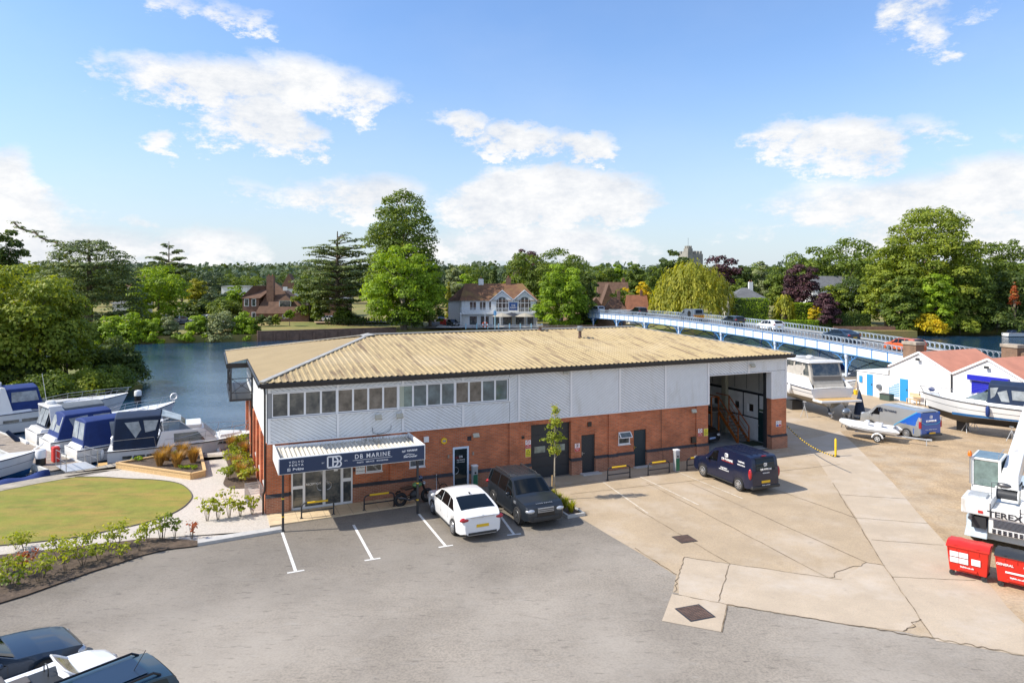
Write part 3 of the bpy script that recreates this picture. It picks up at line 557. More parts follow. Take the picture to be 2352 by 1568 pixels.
for s0 in (13.55, 14.75): MB().box((s0, .19, 1.36), (s0 + .65, .204, 1.70)).build('garage_window', MT['curtain_glass'], gd)
MB().box((13.4, .185, .3), (13.62, .204, .42)).build('letter_plate', MT['steel'], gd)
# glazed side door
fd = MB(); 
for a in [(8.86,8.95,0,2.17), (9.63,9.72,0,2.17), (8.95,9.63,2.06,2.17), (8.95,9.63,0,.11)]: fd.box((a[0], -.03, a[2]), (a[1], .05, a[3]))
fd = fd.build('glazed_door', mat('door_alu', (.62,.72,.84), rough=.4), bld); MB().box((8.95,.0,.11), (9.63,.012,2.06)).build('pane', MT['dark_glass'], fd)
b = MB().torus((8.98, -.07, 1.0), .17, .014, 'y', 10, 5, a0=-math.pi / 2, a1=math.pi / 2); b.build('handle', MT['steel'], fd)
text('DB', .15, MT['sign_white'], fd, (9.29, -.012, 1.66), (R(90), 0, 0)); text('DB MARINE', .085, MT['sign_white'], fd, (9.29, -.012, 1.50), (R(90), 0, 0)); text('CREW ONLY', .075, MT['sign_white'], fd, (9.29, -.012, 1.39), (R(90), 0, 0))
# reception doors
rf = MB(); X = [1.02, 1.10, 1.44, 1.52, 1.56, 2.19, 2.26, 2.33, 2.96, 3.02, 3.10, 3.45, 3.53, 3.82]
for a in [(1.02,1.09,0,2.16), (1.53,1.64,0,2.16), (2.43,2.49,0,2.16), (2.50,2.56,0,2.16), (3.26,3.38,0,2.16), (3.75,3.82,0,2.16)]: rf.box((a[0], -.02, a[2]), (a[1], .06, a[3]))
for a in [(1.09,1.53), (1.64,2.43), (2.56,3.26), (3.38,3.75)]:
    rf.box((a[0], -.015, 2.07), (a[1], .055, 2.16)); rf.box((a[0], -.015, 0), (a[1], .055, .12))
rf.box((1.09, -.012, .98), (1.53, .05, 1.12)); rf.box((3.38, -.012, 1.08), (3.75, .05, 1.24)); rf.box((1.16, -.02, 1.02), (1.46, -.012, 1.08))
rf = rf.build('reception_doors', MT['white_pvc'], bld)
MB().box((1.09, .02, .12), (3.75, .03, 2.07)).build('pane', MT['win_glass'], rf)
b = MB().torus((2.36, -.07, 1.02), .20, .017, 'y', 10, 5, a0=math.pi / 2, a1=math.pi * 1.5); b.torus((2.62, -.07, 1.02), .20, .017, 'y', 10, 5, a0=-math.pi / 2, a1=math.pi / 2); b.build('handle', MT['steel'], rf)
text('RECEPTION', .13, MT['sign_white'], rf, (2.02, .01, 1.13), (R(90), 0, 0), bold=.002); MB().box((2.95, .005, 1.62), (3.13, .015, 1.88)).build('notice', MT['sign_white'], rf)
b = MB().box((3.97, -.03, 1.36), (4.41, 0, 1.78)).build('name_plate', MT['sign_white'], bld)
text('D.B. Marine', .08, MT['dark_steel'], b, (4.19, -.034, 1.67), (R(90), 0, 0)); text('D.B. International', .06, MT['dark_steel'], b, (4.19, -.034, 1.50), (R(90), 0, 0))
MB().box((3.86, -.03, 1.5), (3.93, 0, 1.66)).build('door_bell', MT['dark_steel'], bld)
# ---- side wall (river end) and back walls
SH = [(1.3,2.5,.9,2.7), (4.3,5.5,.9,2.7), (7.3,8.5,.9,2.7), (13,14.5,.2,2.7), (15.5,17,.2,2.7)]
b = MB(); walls(b, .3, DP, -1.4, 3.2, 0, .3, SH, ax='t')
for t0 in (-.05, 3.0, 6.0, 9.0, 12.0, 17.3): b.box((-.12, max(t0, -.02), -1.4), (0, t0 + .65, 3.2))
b.box((.3, DP - .3, -1.4), (LB, DP, 3.2)); b.build('side_wall', MT['brick'], bld)
RH = [(2.5,3.05,1.8,2.38), (3.86,4.4,1.8,2.38), (6.0,6.55,1.75,2.34)]
b = MB(); walls(b, .3, DP - .3, -.3, 3.2, LB - .15, LB, RH, ax='t'); b.build('end_wall', MT['brick'], bld)
b = MB(); walls(b, .3, DP - .3, 0, 3.2, LB - .32, LB - .152, RH, ax='t'); b.build('hall_wall', MT['block_white'], bld)
for h in SH:
    fb = MB()
    for a in [(h[0],h[0]+.06,h[2],h[3]), (h[1]-.06,h[1],h[2],h[3]), (h[0]+.06,h[1]-.06,h[2],h[2]+.06), (h[0]+.06,h[1]-.06,h[3]-.06,h[3]), ((h[0]+h[1])/2-.03,(h[0]+h[1])/2+.03,h[2]+.06,h[3]-.06)]: fb.box((.05, a[0], a[2]), (.13, a[1], a[3]))
    f = fb.build('window', MT['white_pvc'], bld); MB().box((.09, h[0]+.06, h[2]+.06), (.10, h[1]-.06, h[3]-.06)).build('pane', MT['win_glass'], f); MB().box((-.06, h[0]-.05, h[2]-.1), (.05, h[1]+.05, h[2])).build('sill', MT['kerb'], f)
for h in RH:
    fb = MB()
    for a in [(h[0],h[0]+.05,h[2],h[3]), (h[1]-.05,h[1],h[2],h[3]), (h[0]+.05,h[1]-.05,h[2],h[2]+.05), (h[0]+.05,h[1]-.05,h[3]-.05,h[3])]: fb.box((LB-.24, a[0], a[2]), (LB-.18, a[1], a[3]))
    f = fb.build('window', MT['white_pvc'], bld); MB().box((LB-.215, h[0]+.05, h[2]+.05), (LB-.21, h[1]-.05, h[3]-.05)).build('pane', MT['clear_vinyl'], f)
b = MB()
for k in range(60):
    t0 = .0 + k * .3
    if t0 + .27 < DP: b.box((-.06, t0, 3.2), (-.035, t0 + .27, 5.93))
b.build('side_cladding', MT['white_board'], bld)
b = MB().box((-.035, 0, 3.2), (.2, DP, 5.95)); b.box((.2, DP - .2, 3.2), (LB, DP, 5.95)); b.build('rear_backing', MT['board_gap'], bld)
MB().box((LB - .1, -.02, 3.2), (LB + .06, DP, 5.95)).build('end_cladding', MT['white_board'], bld)
MB().box((LB - .24, .25, 3.2), (LB - .102, DP - .3, 5.95)).build('hall_lining', MT['hall_clad'], bld)
b = MB()
for k in range(14): b.box((LB - .255, .9 + k * 1.15, 3.3), (LB - .243, .93 + k * 1.15, 5.9))
b.box((LB - .36, .4, 3.05), (LB - .323, 12, 3.2)); b.box((LB - .35, 1.95, 1.5), (LB - .323, 2.05, 3.05)); b.box((LB - .35, 2.05, 1.44), (LB - .323, 8, 1.52)); b.box((LB - .35, 3.4, 1.52), (LB - .323, 3.46, 3.05)); b.build('hall_rail', MT['charcoal'], bld)
# hall room: floor, inner partition, rear wall face, ceiling
b = MB().box((20.9, .3, .0), (LB - .32, DP - .3, .02)).build('hall_floor', MT['hall_floor'], bld)
b = MB().box((20.8, .3, 0), (20.9, DP - .3, 5.6)); b.box((20.9, 12.6, 0), (LB - .33, 12.7, 5.6)); b.box((20.9, .3, 5.6), (LB - .33, 12.6, 5.7)); b.build('hall_partition', MT['hall_clad'], bld)
b = MB().box((LB - .6, 4.9, .02), (LB - .33, 5.3, 5.6)).build('hall_column', mat('hall_cream', (.45,.44,.34), rough=.7), bld)
dr = MB().box((LB - .37, 1.33, .02), (LB - .321, 2.02, 1.95)).build('exit_door', mat('exit_green', (.012,.045,.05), rough=.5), bld); MB().box((LB - .39, 1.95, 1.0), (LB - .371, 1.99, 1.12)).build('handle', MT['steel'], dr)
MB().box((LB - .35, 1.5, 2.02), (LB - .325, 1.95, 2.16)).build('exit_sign', mat('exit_sign', (.07,.12,.06), rough=.6), bld)
MB().box((LB - .35, .95, 1.35), (LB - .325, 1.2, 1.7)).build('fire_notice', MT['sign_red'], bld)
MB().box((29.95, .32, -.02), (30.05, .55, 4.9)).build('door_guide', MT['dark_steel'], bld)
MB().box((29.5, 1.0, .021), (30.7, 2.2, .035)).build('floor_mat', mat('mat_green', (.03,.05,.03), rough=1), bld)
# ---- roof
RT, ZE, ZR = 8.9, 6.0, 7.32; O = .3; sk = (ZR - ZE) / (RT + O); SL, SR = 6.5, 25.55
def zroof(t): return ZE + (t + O) * sk
def front_plane(s_from, s_to, pitch, t0, tmax, z):
    b = MB(); prof = [(0,0),(.52,0),(.62,.038),(.90,.038)]; xs = []; s = s_from
    while s < s_to:
        for f, h in prof:
            if s + f * pitch < s_to: xs.append((s + f * pitch, h))
        s += pitch
    xs.append((s_to, 0)); rows = [[], []]
    for x, h in xs: 
        tm = max(tmax(x), t0 + .001); rows[0].append((x, t0, z(x, t0) + h)); rows[1].append((x, tm, z(x, tm) + h))
    b.grid([rows[0], [tuple((np.array(a) + np.array(c)) / 2) for a, c in zip(*rows)], rows[1]]); return b
def tm_front(x):
    if x < SL: return -O + (x + O) * (RT + O) / (SL + O)
    if x > SR: return -O + (LB + .36 - x) * (RT + O) / (LB + .36 - SR)
    return RT
front_plane(-O, LB + .36, .30, -O - .04, tm_front, lambda x, t: zroof(t)).build('roof', MT['roof_sheet'], bld, fix=False)
BK = 2 * RT + O
b = MB().add([(SL,RT,ZR),(SR,RT,ZR),(LB+.36,BK,ZE),(-O,BK,ZE)], [(0,1,2,3)]); b.add([(SR,RT,ZR),(LB+.36,-O,ZE),(LB+.36,BK,ZE)], [(0,1,2)])
b.build('roof_rear', MT['roof_side'], bld)
# river-end plane with ribs along s
hk = (ZR - .08 - ZE) / (SL + O); b = MB(); prof = [(0,0),(.55,0),(.65,.03),(.9,.03)]; rows = [[], []]; t = -O; pts = []
while t < BK:
    for f, h in prof:
        if t + f * .3 < BK: pts.append((t + f * .3, h))
    t += .3
for t, h in pts:
    so = -O - .04 if t < 10.5 else -1.42; si = SL - abs(t - RT) * (SL + O) / (RT + O)
    if t > 18.1: continue
    si = max(si, so + .01)
    rows[0].append((so, t, ZE + (so + O) * hk + h)); rows[1].append((si, t, ZE + (si + O) * hk + h))
b.grid(rows); b.build('roof_end', MT['roof_side'], bld, fix=False)
b = MB()
b.bar((SL - .1, RT, ZR + .05), (SR + .1, RT, ZR + .05), .34, .06); b.bar((-O, -O, ZE + .05), (SL + .05, RT, ZR + .03), .26, .05); b.bar((LB + .36, -O, ZE + .05), (SR, RT, ZR + .04), .14, .05)
b.bar((-O - 1.1, 18.1, ZE - .12), (SL, RT + .1, ZR + .04), .16, .05)
b.add([(SL+.25,RT-.5,ZR+.04),(SL-.45,RT-.65,ZR-.02),(SL-.45,RT+.65,ZR-.02),(SL+.25,RT+.5,ZR+.04),(SL-.05,RT,ZR+.13)], [(0,1,4),(1,2,4),(2,3,4),(3,0,4)])
b.build('ridge_cap', MT['flashing'], bld)
b = MB(); b.box((-O - .02, -O - .16, 5.80), (LB + .42, -O - .05, 5.965)); b.box((-O, -O - .05, 5.74), (LB + .36, -O + .02, 5.95)); b.box((LB + .36, -O - .05, 5.74), (LB + .44, BK, 5.93))
b.box((-O - .14, -O - .1, 5.80), (-O - .03, 10.5, 5.955)); b.box((-O - .03, -O, 5.74), (-O + .03, 10.5, 5.94)); b.box((-1.5, 10.42, 5.50), (-O, 10.5, 5.78)); b.box((-1.52, 10.45, 5.5), (-1.42, 18.1, 5.76))
b.build('gutter', MT['black_trim'], bld, bevel=.01)
MB().box((-O + .03, -O + .02, 5.80), (LB + .36, -.02, 5.83)).build('soffit', MT['white_pvc'], bld)
b = MB(); b.tube([(-.16,.02,5.8),(-.13,-.03,5.5),(-.13,-.03,3.1),(-.13,-.03,1.1),(-.2,-.03,.9),(-.2,-.03,0)], .045); b.build('downpipe', MT['black_trim'], bld, smooth=40)
MB().tube([(-.16,10.6,5.8),(-.1,10.6,5.4),(-.1,10.6,0)], .05).build('downpipe', MT['black_trim'], bld, smooth=40)
MB().tube([(21.62,-.06,3.2),(21.62,-.06,.9),(21.62,-.22,.75),(21.62,-.22,.1)], .012).build('cable', MT['black_trim'], bld)
# balcony
bal = MB().box((-1.35, 10.6, 3.52), (0, 18, 3.64)).build('balcony', MT['dark_steel'], bld)
b = MB()
for t in (10.7, 14.3, 17.9): b.box((-1.30, t - .04, 3.64), (-1.22, t + .04, 5.72))
b.box((-.12, 10.66, 3.64), (-.06, 10.74, 5.78)); b.build('post', MT['dark_steel'], bal)
b = MB()
for z in (3.99, 4.84): b.box((-1.22, 10.68, z - .02), (-.12, 10.72, z + .02)); b.box((-1.28, 10.74, z - .02), (-1.24, 17.86, z + .02))
b.bar((-1.22, 10.7, 4.0), (-.12, 10.7, 4.83), .03); b.bar((-1.22, 10.705, 4.83), (-.12, 10.705, 4.0), .03)
for k in range(6):
    t = 10.8 + k * 1.18; b.bar((-1.26, t, 4.0), (-1.26, t + 1.1, 4.83), .03); b.bar((-1.265, t, 4.83), (-1.265, t + 1.1, 4.0), .03)
b.torus((-.67, 10.69, 4.42), .08, .012, 'y', 10, 4); b.build('railing', MT['dark_steel'], bal)
# roof vents
def vent(name, s, t, h, r, lab, red=False):
    v = thing(name, lab, 'roof vent', B(s, t, zroof(t) + .02), BA)
    MB().lathe([(r*1.3,0),(r*1.3,.05),(r,.08),(r,h*.6)], n=12).build('pipe', mat('vent_rust', (.16,.10,.08), rough=.5, metal=.5) if not red else MT['sign_red'], v, smooth=40)
    MB().lathe([(r*.9,h*.55),(r*1.9,h*.6),(r*2.0,h*.66),(r*2.0,h*.95),(r*1.6,h)], n=14).build('cowl', MT['steel'], v, smooth=40)
vent('roof_vent', 19.7, 6.1, .75, .10, 'tall metal cowled flue standing on the tan roof below the ridge')
vent('roof_vent', 18.0, 8.55, .42, .10, 'short squat metal flue at the roof ridge in front of the terrace fence')
# canopy with its sign
CT = -2.85
cn = MB(); s = .3
prof = [(0,0),(.35,.0),(.5,.045),(.7,.06),(.85,.045)]; rows = [[], []]; s = .32
while s < 6.4:
    for f, h in prof: rows[0].append((s + f * .19, CT + .12, 2.86 + h)); rows[1].append((s + f * .19, -.16, 2.98 + h))
    s += .19
cn.grid([rows[0], [tuple((np.array(a) + np.array(c)) / 2) for a, c in zip(*rows)], rows[1]]); cn = cn.build('canopy', MT['fibre_roof'], bld, fix=False)
b = MB(); b.box((.20, CT - .02, 2.47), (6.56, CT + .08, 3.155)); b.box((.20, CT + .08, 2.47), (.28, -.12, 3.155)); b.box((6.48, CT + .08, 2.47), (6.56, -.12, 3.155)); b.box((.28, -.22, 2.95), (6.48, -.12, 3.10)); b.build('fascia', MT['white_pvc'], cn, bevel=.01)
MB().box((.28, CT + .09, 2.62), (6.48, -.13, 2.68)).build('soffit', MT['white_pvc'], cn)
sg = MB().box((.25, CT - .045, 2.50), (6.51, CT - .021, 3.12)).build('sign_board', MT['navy_sign'], cn)
y = CT - .049; RX = (R(90), 0, 0); SW = MT['sign_white']
text('V O L V O', .115, SW, sg, (.92, y, 2.965), RX, bold=.002, sx=1.15); text('P E N T A', .115, SW, sg, (.92, y, 2.83), RX, bold=.002, sx=1.2); text('Perkins', .15, SW, sg, (1.0, y, 2.66), RX, bold=.004)
b = MB(); b.box((.56, y, 2.60), (.68, y + .003, 2.62)); b.box((.56, y, 2.70), (.68, y + .003, 2.72)); b.box((.56, y, 2.62), (.58, y + .003, 2.70)); b.box((.66, y, 2.62), (.68, y + .003, 2.70)); b.torus((.62, y, 2.66), .022, .008, 'y', 8, 4)
b.box((3.28, y, 2.765), (5.03, y + .003, 2.78)); 
for k in range(3): b.bar((5.47, y, 2.99 - .03 * k), (5.54, y, 2.965 - .03 * k), .01, .014); b.bar((5.54, y, 2.965 - .03 * k), (5.63, y, 2.995 - .03 * k), .01, .014)
b.bar((5.55, y, 2.73), (5.75, y, 2.82), .01, .02); b.bar((5.75, y, 2.82), (6.05, y, 2.77), .01, .02); b.build('emblem', SW, sg)
def db_logo(x, z, h, parent, yy, m):     # interlocked D and B
    b = MB(); w = h * .12
    def arc(cx, cz, r, a0, a1):
        P = [(cx + r * math.cos(a), yy, cz + r * math.sin(a)) for a in np.linspace(a0, a1, 9)]
        for p, q in zip(P, P[1:]): b.bar(p, q, .004, w)
    def ln(x0, z0, x1, z1): b.bar((x0, yy - .001, z0), (x1, yy - .001, z1), .004, w)
    l, t, bo = x - h * .55, z + h * .44, z - h * .44
    ln(l, bo, l, t); ln(l, t, l + h * .4, t); ln(l, bo, l + h * .4, bo); arc(l + h * .4, z, h * .44, -math.pi / 2, math.pi / 2)
    xb = x - h * .12; ln(xb, bo, xb, t); ln(xb, t, xb + h * .45, t); ln(xb, bo, xb + h * .45, bo); ln(xb, z, xb + h * .45, z); arc(xb + h * .45, z + h * .22, h * .22, -math.pi / 2, math.pi / 2); arc(xb + h * .45, z - h * .22, h * .22, -math.pi / 2, math.pi / 2)
    return b.build('logo', m, parent)
db_logo(2.50, 2.81, .52, sg, y, SW)
text('EST', .07, SW, sg, (2.02, y, 2.80), RX); text('1972', .07, SW, sg, (2.98, y, 2.80), RX)
text('DB MARINE', .27, SW, sg, (4.15, y, 2.92), RX, spacing=1.28, sx=.93, bold=.002); text('PARTS   SERVICE   MOORINGS', .085, SW, sg, (4.15, y, 2.66), RX, spacing=1.25, sx=.98, bold=.002)
text('YANMAR', .12, SW, sg, (5.92, y, 2.96), RX, shear=.3, bold=.004); text('merCruiser', .13, SW, sg, (5.85, y, 2.70), RX, shear=.3, bold=.003)
for s, t in ((.41, -2.62), (6.24, -2.72)):
    p = MB().box((s - .045, t - .045, 0), (s + .045, t + .045, 2.47)).build('post', MT['dark_steel'], cn)
    b = MB()
    for z in (.62, 1.38): b.box((s - .05, t - .05, z), (s + .05, t + .05, z + .05))
    b.build('tape_band', MT['yellow'], p)
b = MB()
for k in range(26):
    x = 4.2 + random.random() * 2.2; a = random.uniform(-1, 1); b.bar((x, -.28 - random.random() * .2, 3.02), (x + a * .12, -.3, 3.08 + random.random() * .15), .008)
b.build('dry_weeds', mat('dry_stem', (.2,.16,.1), rough=1), cn)
MB().tube([(4.75,-.09,3.55),(4.77,-.13,3.3),(5.0,-.16,3.22),(5.4,-.16,3.26),(5.65,-.14,3.42),(5.66,-.09,3.6)], .012).build('cable', MT['black_trim'], bld)
# orange staircase inside the hall
st = thing('staircase', 'orange steel staircase inside the open workshop hall', 'staircase', B(29.3, 2.1, .02), BA); stp = MB()
for k in range(9): stp.box((.06, k * .2, .17 + k * .19), (.86, k * .2 + .24, .20 + k * .19))
stp.box((-.6, 1.85, 1.72), (.9, 3.2, 1.78)); stp.build('tread', mat('tread', (.16,.14,.12), rough=.8), st)
b = MB()
for x in (0, .92): b.bar((x, 0, .02), (x, 1.9, 1.78), .05, .2)
b.bar((-.62, 1.85, 1.7), (-.62, 3.2, 1.7), .06, .16); b.bar((.9, 1.9, 1.7), (.9, 3.2, 1.7), .06, .16)
for x in (-.62, 0): b.bar((x, 1.88, 0), (x, 1.88, 1.7), .08)
for k in range(9): b.bar((-.62, 3.2 + k * .2, 1.8 + k * .2), (-.62, 3.4 + k * .2, 2.0 + k * .2), .06, .18)
b.build('stringer', MT['orange_steel'], st)
b = MB()
for x in (0, .92):
    b.bar((x, 0, 0), (x, 0, 1.0), .06); b.bar((x, 0, 1.0), (x, 1.9, 2.75), .05); b.bar((x, .95, .9), (x, .95, 1.85), .05); b.bar((x, 1.9, 1.75), (x, 1.9, 2.75), .06); b.bar((x, 0, .5), (x, 1.9, 2.25), .02)
    b.bar((x, 1.9, 2.75), (x, 3.2, 2.75), .05)
b.bar((-.62, 1.88, 1.7), (-.62, 1.88, 2.75), .06); b.bar((-.62, 1.88, 2.75), (0, 1.88, 2.75), .05); b.bar((-.62, 3.2, 2.75), (-.62, 5.0, 4.5), .05); b.bar((0, 3.2, 2.75), (0, 5.0, 4.5), .05)
b.build('handrail', MT['orange_steel'], st)
fe = thing('fire_extinguisher', 'red fire extinguisher on the white wall inside the hall doorway', 'extinguisher', B(30.85, 1.05, .95), BA)
MB().lathe([(.0,0),(.08,.02),(.08,.4),(.05,.47),(.02,.5)], n=12).build('cylinder', MT['sign_red'], fe, smooth=40); MB().box((-.05,-.03,.5), (.03,.03,.56)).build('handle', MT['black_trim'], fe)
# wall-mounted items
def sign(s, z, w, h, lab, lines, t=-.012, name='safety_sign'):
    g = thing(name, lab, 'sign', B(s, t, z), BA); MB().box((-w/2, -.006, -h/2), (w/2, 0, h/2)).build('panel', SW, g)
    for kind, x0, x1, z0, z1, m in lines: (MB().box((x0, -.010, z0), (x1, -.0065, z1)) if kind == 'b' else MB().torus(((x0+x1)/2, -.009, (z0+z1)/2), (x1-x0)/2, .012, 'y', 14, 4) if kind == 'o' else MB().add([(x0,-.010,z0),(x1,-.010,z0),((x0+x1)/2,-.010,z1)], [(0,1,2)])).build('marking', m, g, fix=False)
    return g
RD, YL, BK2 = MT['sign_red'], MT['sign_yellow'], MT['dark_steel']
def nosmoke(s, z, lab, t=-.012):
    g = sign(s, z, .31, .44, lab, [('b',-.15,.15,-.21,-.02,RD), ('o',-.09,.09,.02,.20,RD)], t); MB().bar((-.07,-.009,.17), (.07,-.009,.05), .004, .02).build('bar', RD, g)
    text('No\nsmoking', .075, SW, g, (0, -.012, -.085), RX); return g
def warn(s, z, lab, t=-.012):
    g = sign(s, z, .31, .44, lab, [('b',-.15,.15,-.21,.21,YL), ('t',-.11,.11,.0,.19,BK2)], t); MB().add([(-.07,-.012,.02),(.07,-.012,.02),(0,-.012,.14)], [(0,1,2)]).build('marking', YL, g, fix=False); text('Warning', .07, BK2, g, (0, -.012, -.06), RX); text('Parking area', .045, BK2, g, (0, -.012, -.14), RX); return g
nosmoke(13.08, 1.93, 'red and white no smoking sign left of the dark garage door'); warn(13.08, 1.48, 'yellow warning sign below the no smoking sign by the garage door')
nosmoke(24.4, 1.58, 'red and white no smoking sign near the big hall opening', -.105); warn(24.83, 1.56, 'yellow warning sign on the brick edge of the big hall opening', -.105)
g = sign(16.07, 1.47, .31, .44, 'white and red notice with a stop hand beside the charcoal plank door', [('b',-.15,.15,-.21,-.02,RD), ('o',-.09,.09,.02,.20,RD)]); text('Restricted\naccess', .06, SW, g, (0, -.012, -.1), RX); MB().ell((0,-.01,.11), (.035,.003,.055), 8, 5).build('hand_symbol', BK2, g)
g = sign(30.64, 1.58, .44, .36, 'blue and red notice on the brick pier right of the hall opening', [('b',-.20,-.01,-.16,-.05,mat('sign_blue', (.01,.1,.4))), ('b',.01,.20,-.16,-.05,RD), ('o',.03,.18,-.02,.13,RD), ('o',-.17,-.05,-.01,.12,mat('sign_blue2', (.01,.1,.4)))], -.062)
al = thing('alarm_box', 'yellow hexagonal alarm box on the brick wall above the glazed door', 'alarm', B(8.38, -.01, 2.56), BA)
MB().profy([(.17*math.cos(R(60*k+30)), .17*math.sin(R(60*k+30))) for k in range(6)], -.09, 0).build('housing', MT['yellow'], al, bevel=.01); MB().box((-.08,-.095,-.04), (.08,-.091,.04)).build('label_plate', mat('label_blue', (.02,.05,.3)), al); text('ADT', .07, SW, al, (0,-.097,0), RX)
def floodlight(s, z, lab, t=-.1, up=False):
    g = thing('floodlight', lab, 'floodlight', B(s, t, z), BA); MB().box((-.02,-.22,-.02), (.02,0,.02)).build('bracket', MT['dark_steel'], g)
    MB().add([(-.16,-.18,.08),(.16,-.18,.08),(.16,-.30,-.10),(-.16,-.30,-.10),(-.16,-.10,.02),(.16,-.10,.02),(.16,-.22,-.16),(-.16,-.22,-.16)], [(0,1,2,3),(7,6,5,4),(0,4,5,1),(1,5,6,2),(2,6,7,3),(3,7,4,0)]).build('housing', mat('lamp_housing', (.45,.42,.33), rough=.5), g)
floodlight(5.0, 4.1, 'cream floodlight under the left windows'); floodlight(6.05, 4.08, 'cream floodlight under the windows, right of its twin above the canopy')
floodlight(15.2, 5.75, 'white floodlight below the gutter at the middle of the boarded wall'); floodlight(28.3, 5.45, 'floodlight over the big hall opening'); floodlight(23.86, 2.95, 'small black floodlight at the top of the brick wall near the hall opening', -.02); floodlight(10.05, 2.75, 'brown spotlight on the brick wall under the white boards', -.01)
def smallbox(name, s, z, w, h, d, m, lab, cat, t=-.01):
    g = tag(MB().box((-w/2,-d,-h/2), (w/2,0,h/2)).build(name, m, bevel=.008), lab, cat); g.location = B(s, t, z); g.rotation_euler = (0,0,BA); return g
smallbox('meter_box', 7.45, 2.72, .25, .28, .1, MT['white_pvc'], 'small white junction box on the wall by the canopy edge', 'junction box'); smallbox('air_brick', 9.75, 2.55, .22, .22, .02, MT['dark_brick'], 'dark square air brick above the glazed door', 'air brick'); smallbox('air_vent', 16.83, 2.69, .24, .24, .06, MT['black_trim'], 'black square vent above the charcoal plank door', 'vent')
smallbox('air_vent', 12.78, 2.32, .15, .15, .04, MT['black_trim'], 'small black round vent above the no smoking sign', 'vent'); g = smallbox('letter_box', 23.94, 1.17, .32, .36, .12, MT['black_trim'], 'black letter box on the wall left of the hall opening', 'letter box'); smallbox('wall_light', 8.62, 2.0 - .25, .08, .16, .08, MT['old_timber'], 'small brass light left of the glazed door', 'wall light'); smallbox('wall_light', 9.95, 1.77, .08, .16, .08, MT['old_timber'], 'small brass light right of the glazed door', 'wall light')
# hoop barriers
def hoop():
    h = thing('hoop_barrier', '', 'barrier'); b = MB(); P = [(-.7,0,0),(-.7,0,.48)] + [(-.7+.18*(1-math.cos(a)), 0, .48+.18*math.sin(a)) for a in np.linspace(.3,math.pi/2,5)] ; P2 = P + [(-p[0],0,p[2]) for p in P[::-1]]
    b.tube(P2, .035, 8); b.tube([(-.7,0,.28),(.7,0,.28)], .03, 8); b.build('rail', MT['dark_steel'], h, smooth=40)
    MB().tube([(-.45,0,.66),(.45,0,.66)], .041, 8).build('yellow_sleeve', MT['yellow'], h, smooth=40)
    b = MB()
    for x in (-.7,.7): b.box((x-.07,-.06,0),(x+.07,.06,.015))
    b.build('foot_plate', MT['dark_steel'], h); return h
hp = hoop(); hps = [(2.01,-1.37,'hoop barrier on the paving in front of the reception doors'), (4.79,-1.38,'hoop barrier between the reception doors and the motorcycle'), (17.65,-1.73,'hoop barrier on the concrete before the charcoal plank door'), (20.18,-1.81,'hoop barrier left of the white charging post'), (22.75,-1.86,'hoop barrier half hidden behind the navy van'), (11.6,-1.75,'hoop barrier half hidden behind the grey off-roader')]
for i, (s, t, lab) in enumerate(hps):
    o = hp if i == 0 else copy_tree(hp); o.location = B(s, t, .05 if i < 2 else .008); o.rotation_euler = (0,0,BA); o['label'] = lab; o['group'] = 'yellow topped hoop barriers along the building'
def charge_post(p, lab):
    c = thing('charging_post', lab, 'charging post', p, BA)
    MB().box((-.14,-.12,0), (.14,.12,1.15)).build('body', MT['galv'], c, bevel=.02); MB().box((-.16,-.14,1.15), (.16,.14,1.22)).build('cap', MT['white_pvc'], c, bevel=.02)
    MB().box((.141,-.10,.1), (.146,.10,1.0)).build('side_panel', mat('ev_green', (.02,.2,.08), rough=.4), c); MB().box((-.12,-.126,.05), (.12,-.121,.75)).build('front_panel', mat('ev_green2', (.03,.16,.09), rough=.4), c)
    for z in (.85,): MB().lathe([(.05,-.15),(.05,-.12)], (0,0,z), 10, 'y').build('socket', MT['black_trim'], c)
charge_post(B(21.42, -1.74, .008), 'white and green charging post between the hoop barriers left of the navy van'); charge_post(B(9.95, -.25, .008), 'green charging post at the right jamb of the glazed door')
hs = thing('hose', 'black hose and white standpipe against the brick wall by the motorcycle', 'hose', B(7.95, -.16, 0), BA); MB().tube([(0,0,0),(0,0,.95)], .018).build('standpipe', MT['white_pvc'], hs); b = MB(); b.torus((.35,-.02,.25), .2, .02, 'y', 16, 5); b.tube([(0,-.02,.9),(.06,-.05,.6),(.15,-.03,.4)], .02); b.build('coil', MT['rubber'], hs)
# ================================================================ VEHICLES
def add_wheel(car, x, y, r, w, rim, sp=5, n=20):
    sgn = 1 if y > 0 else -1
    t = MB(); t.lathe([(r*.66,-w/2),(r*.93,-w/2),(r,-w*.36),(r,w*.36),(r*.93,w/2),(r*.66,w/2)], (x, y, r), n, 'y'); o = t.build('wheel', MT['rubber'], car, smooth=50)
    b = MB(); f = y + sgn * (w*.5 + .012); b.torus((x, y + sgn*w*.49, r), r*.63, r*.045, 'y', n, 5); b.lathe([(r*.60, -.004),(r*.60,.0)], (x, y + sgn*w*.52 - (0 if sgn<0 else 0), r), n, 'y', 1); b.lathe([(r*.14,-.02),(r*.14,.02)], (x, f, r), 10, 'y')
    for k in range(sp):
        a = 2*math.pi*k/sp + .3; dx, dz = math.cos(a), math.sin(a); px, pz = -dz, dx
        b.add([(x+dx*r*.1+px*r*.06, f, r+dz*r*.1+pz*r*.06),(x+dx*r*.63+px*r*.085, f-sgn*.01, r+dz*r*.63+pz*r*.085),(x+dx*r*.63-px*r*.085, f-sgn*.01, r+dz*r*.63-pz*r*.085),(x+dx*r*.1-px*r*.06, f, r+dz*r*.1-pz*r*.06)], [(0,1,2,3)])
    b.build('rim', [rim, MT['plastic']], o, smooth=40, fix=False)
def lerp(x, P): return float(np.interp(x, [p[0] for p in P], [p[1] for p in P]))
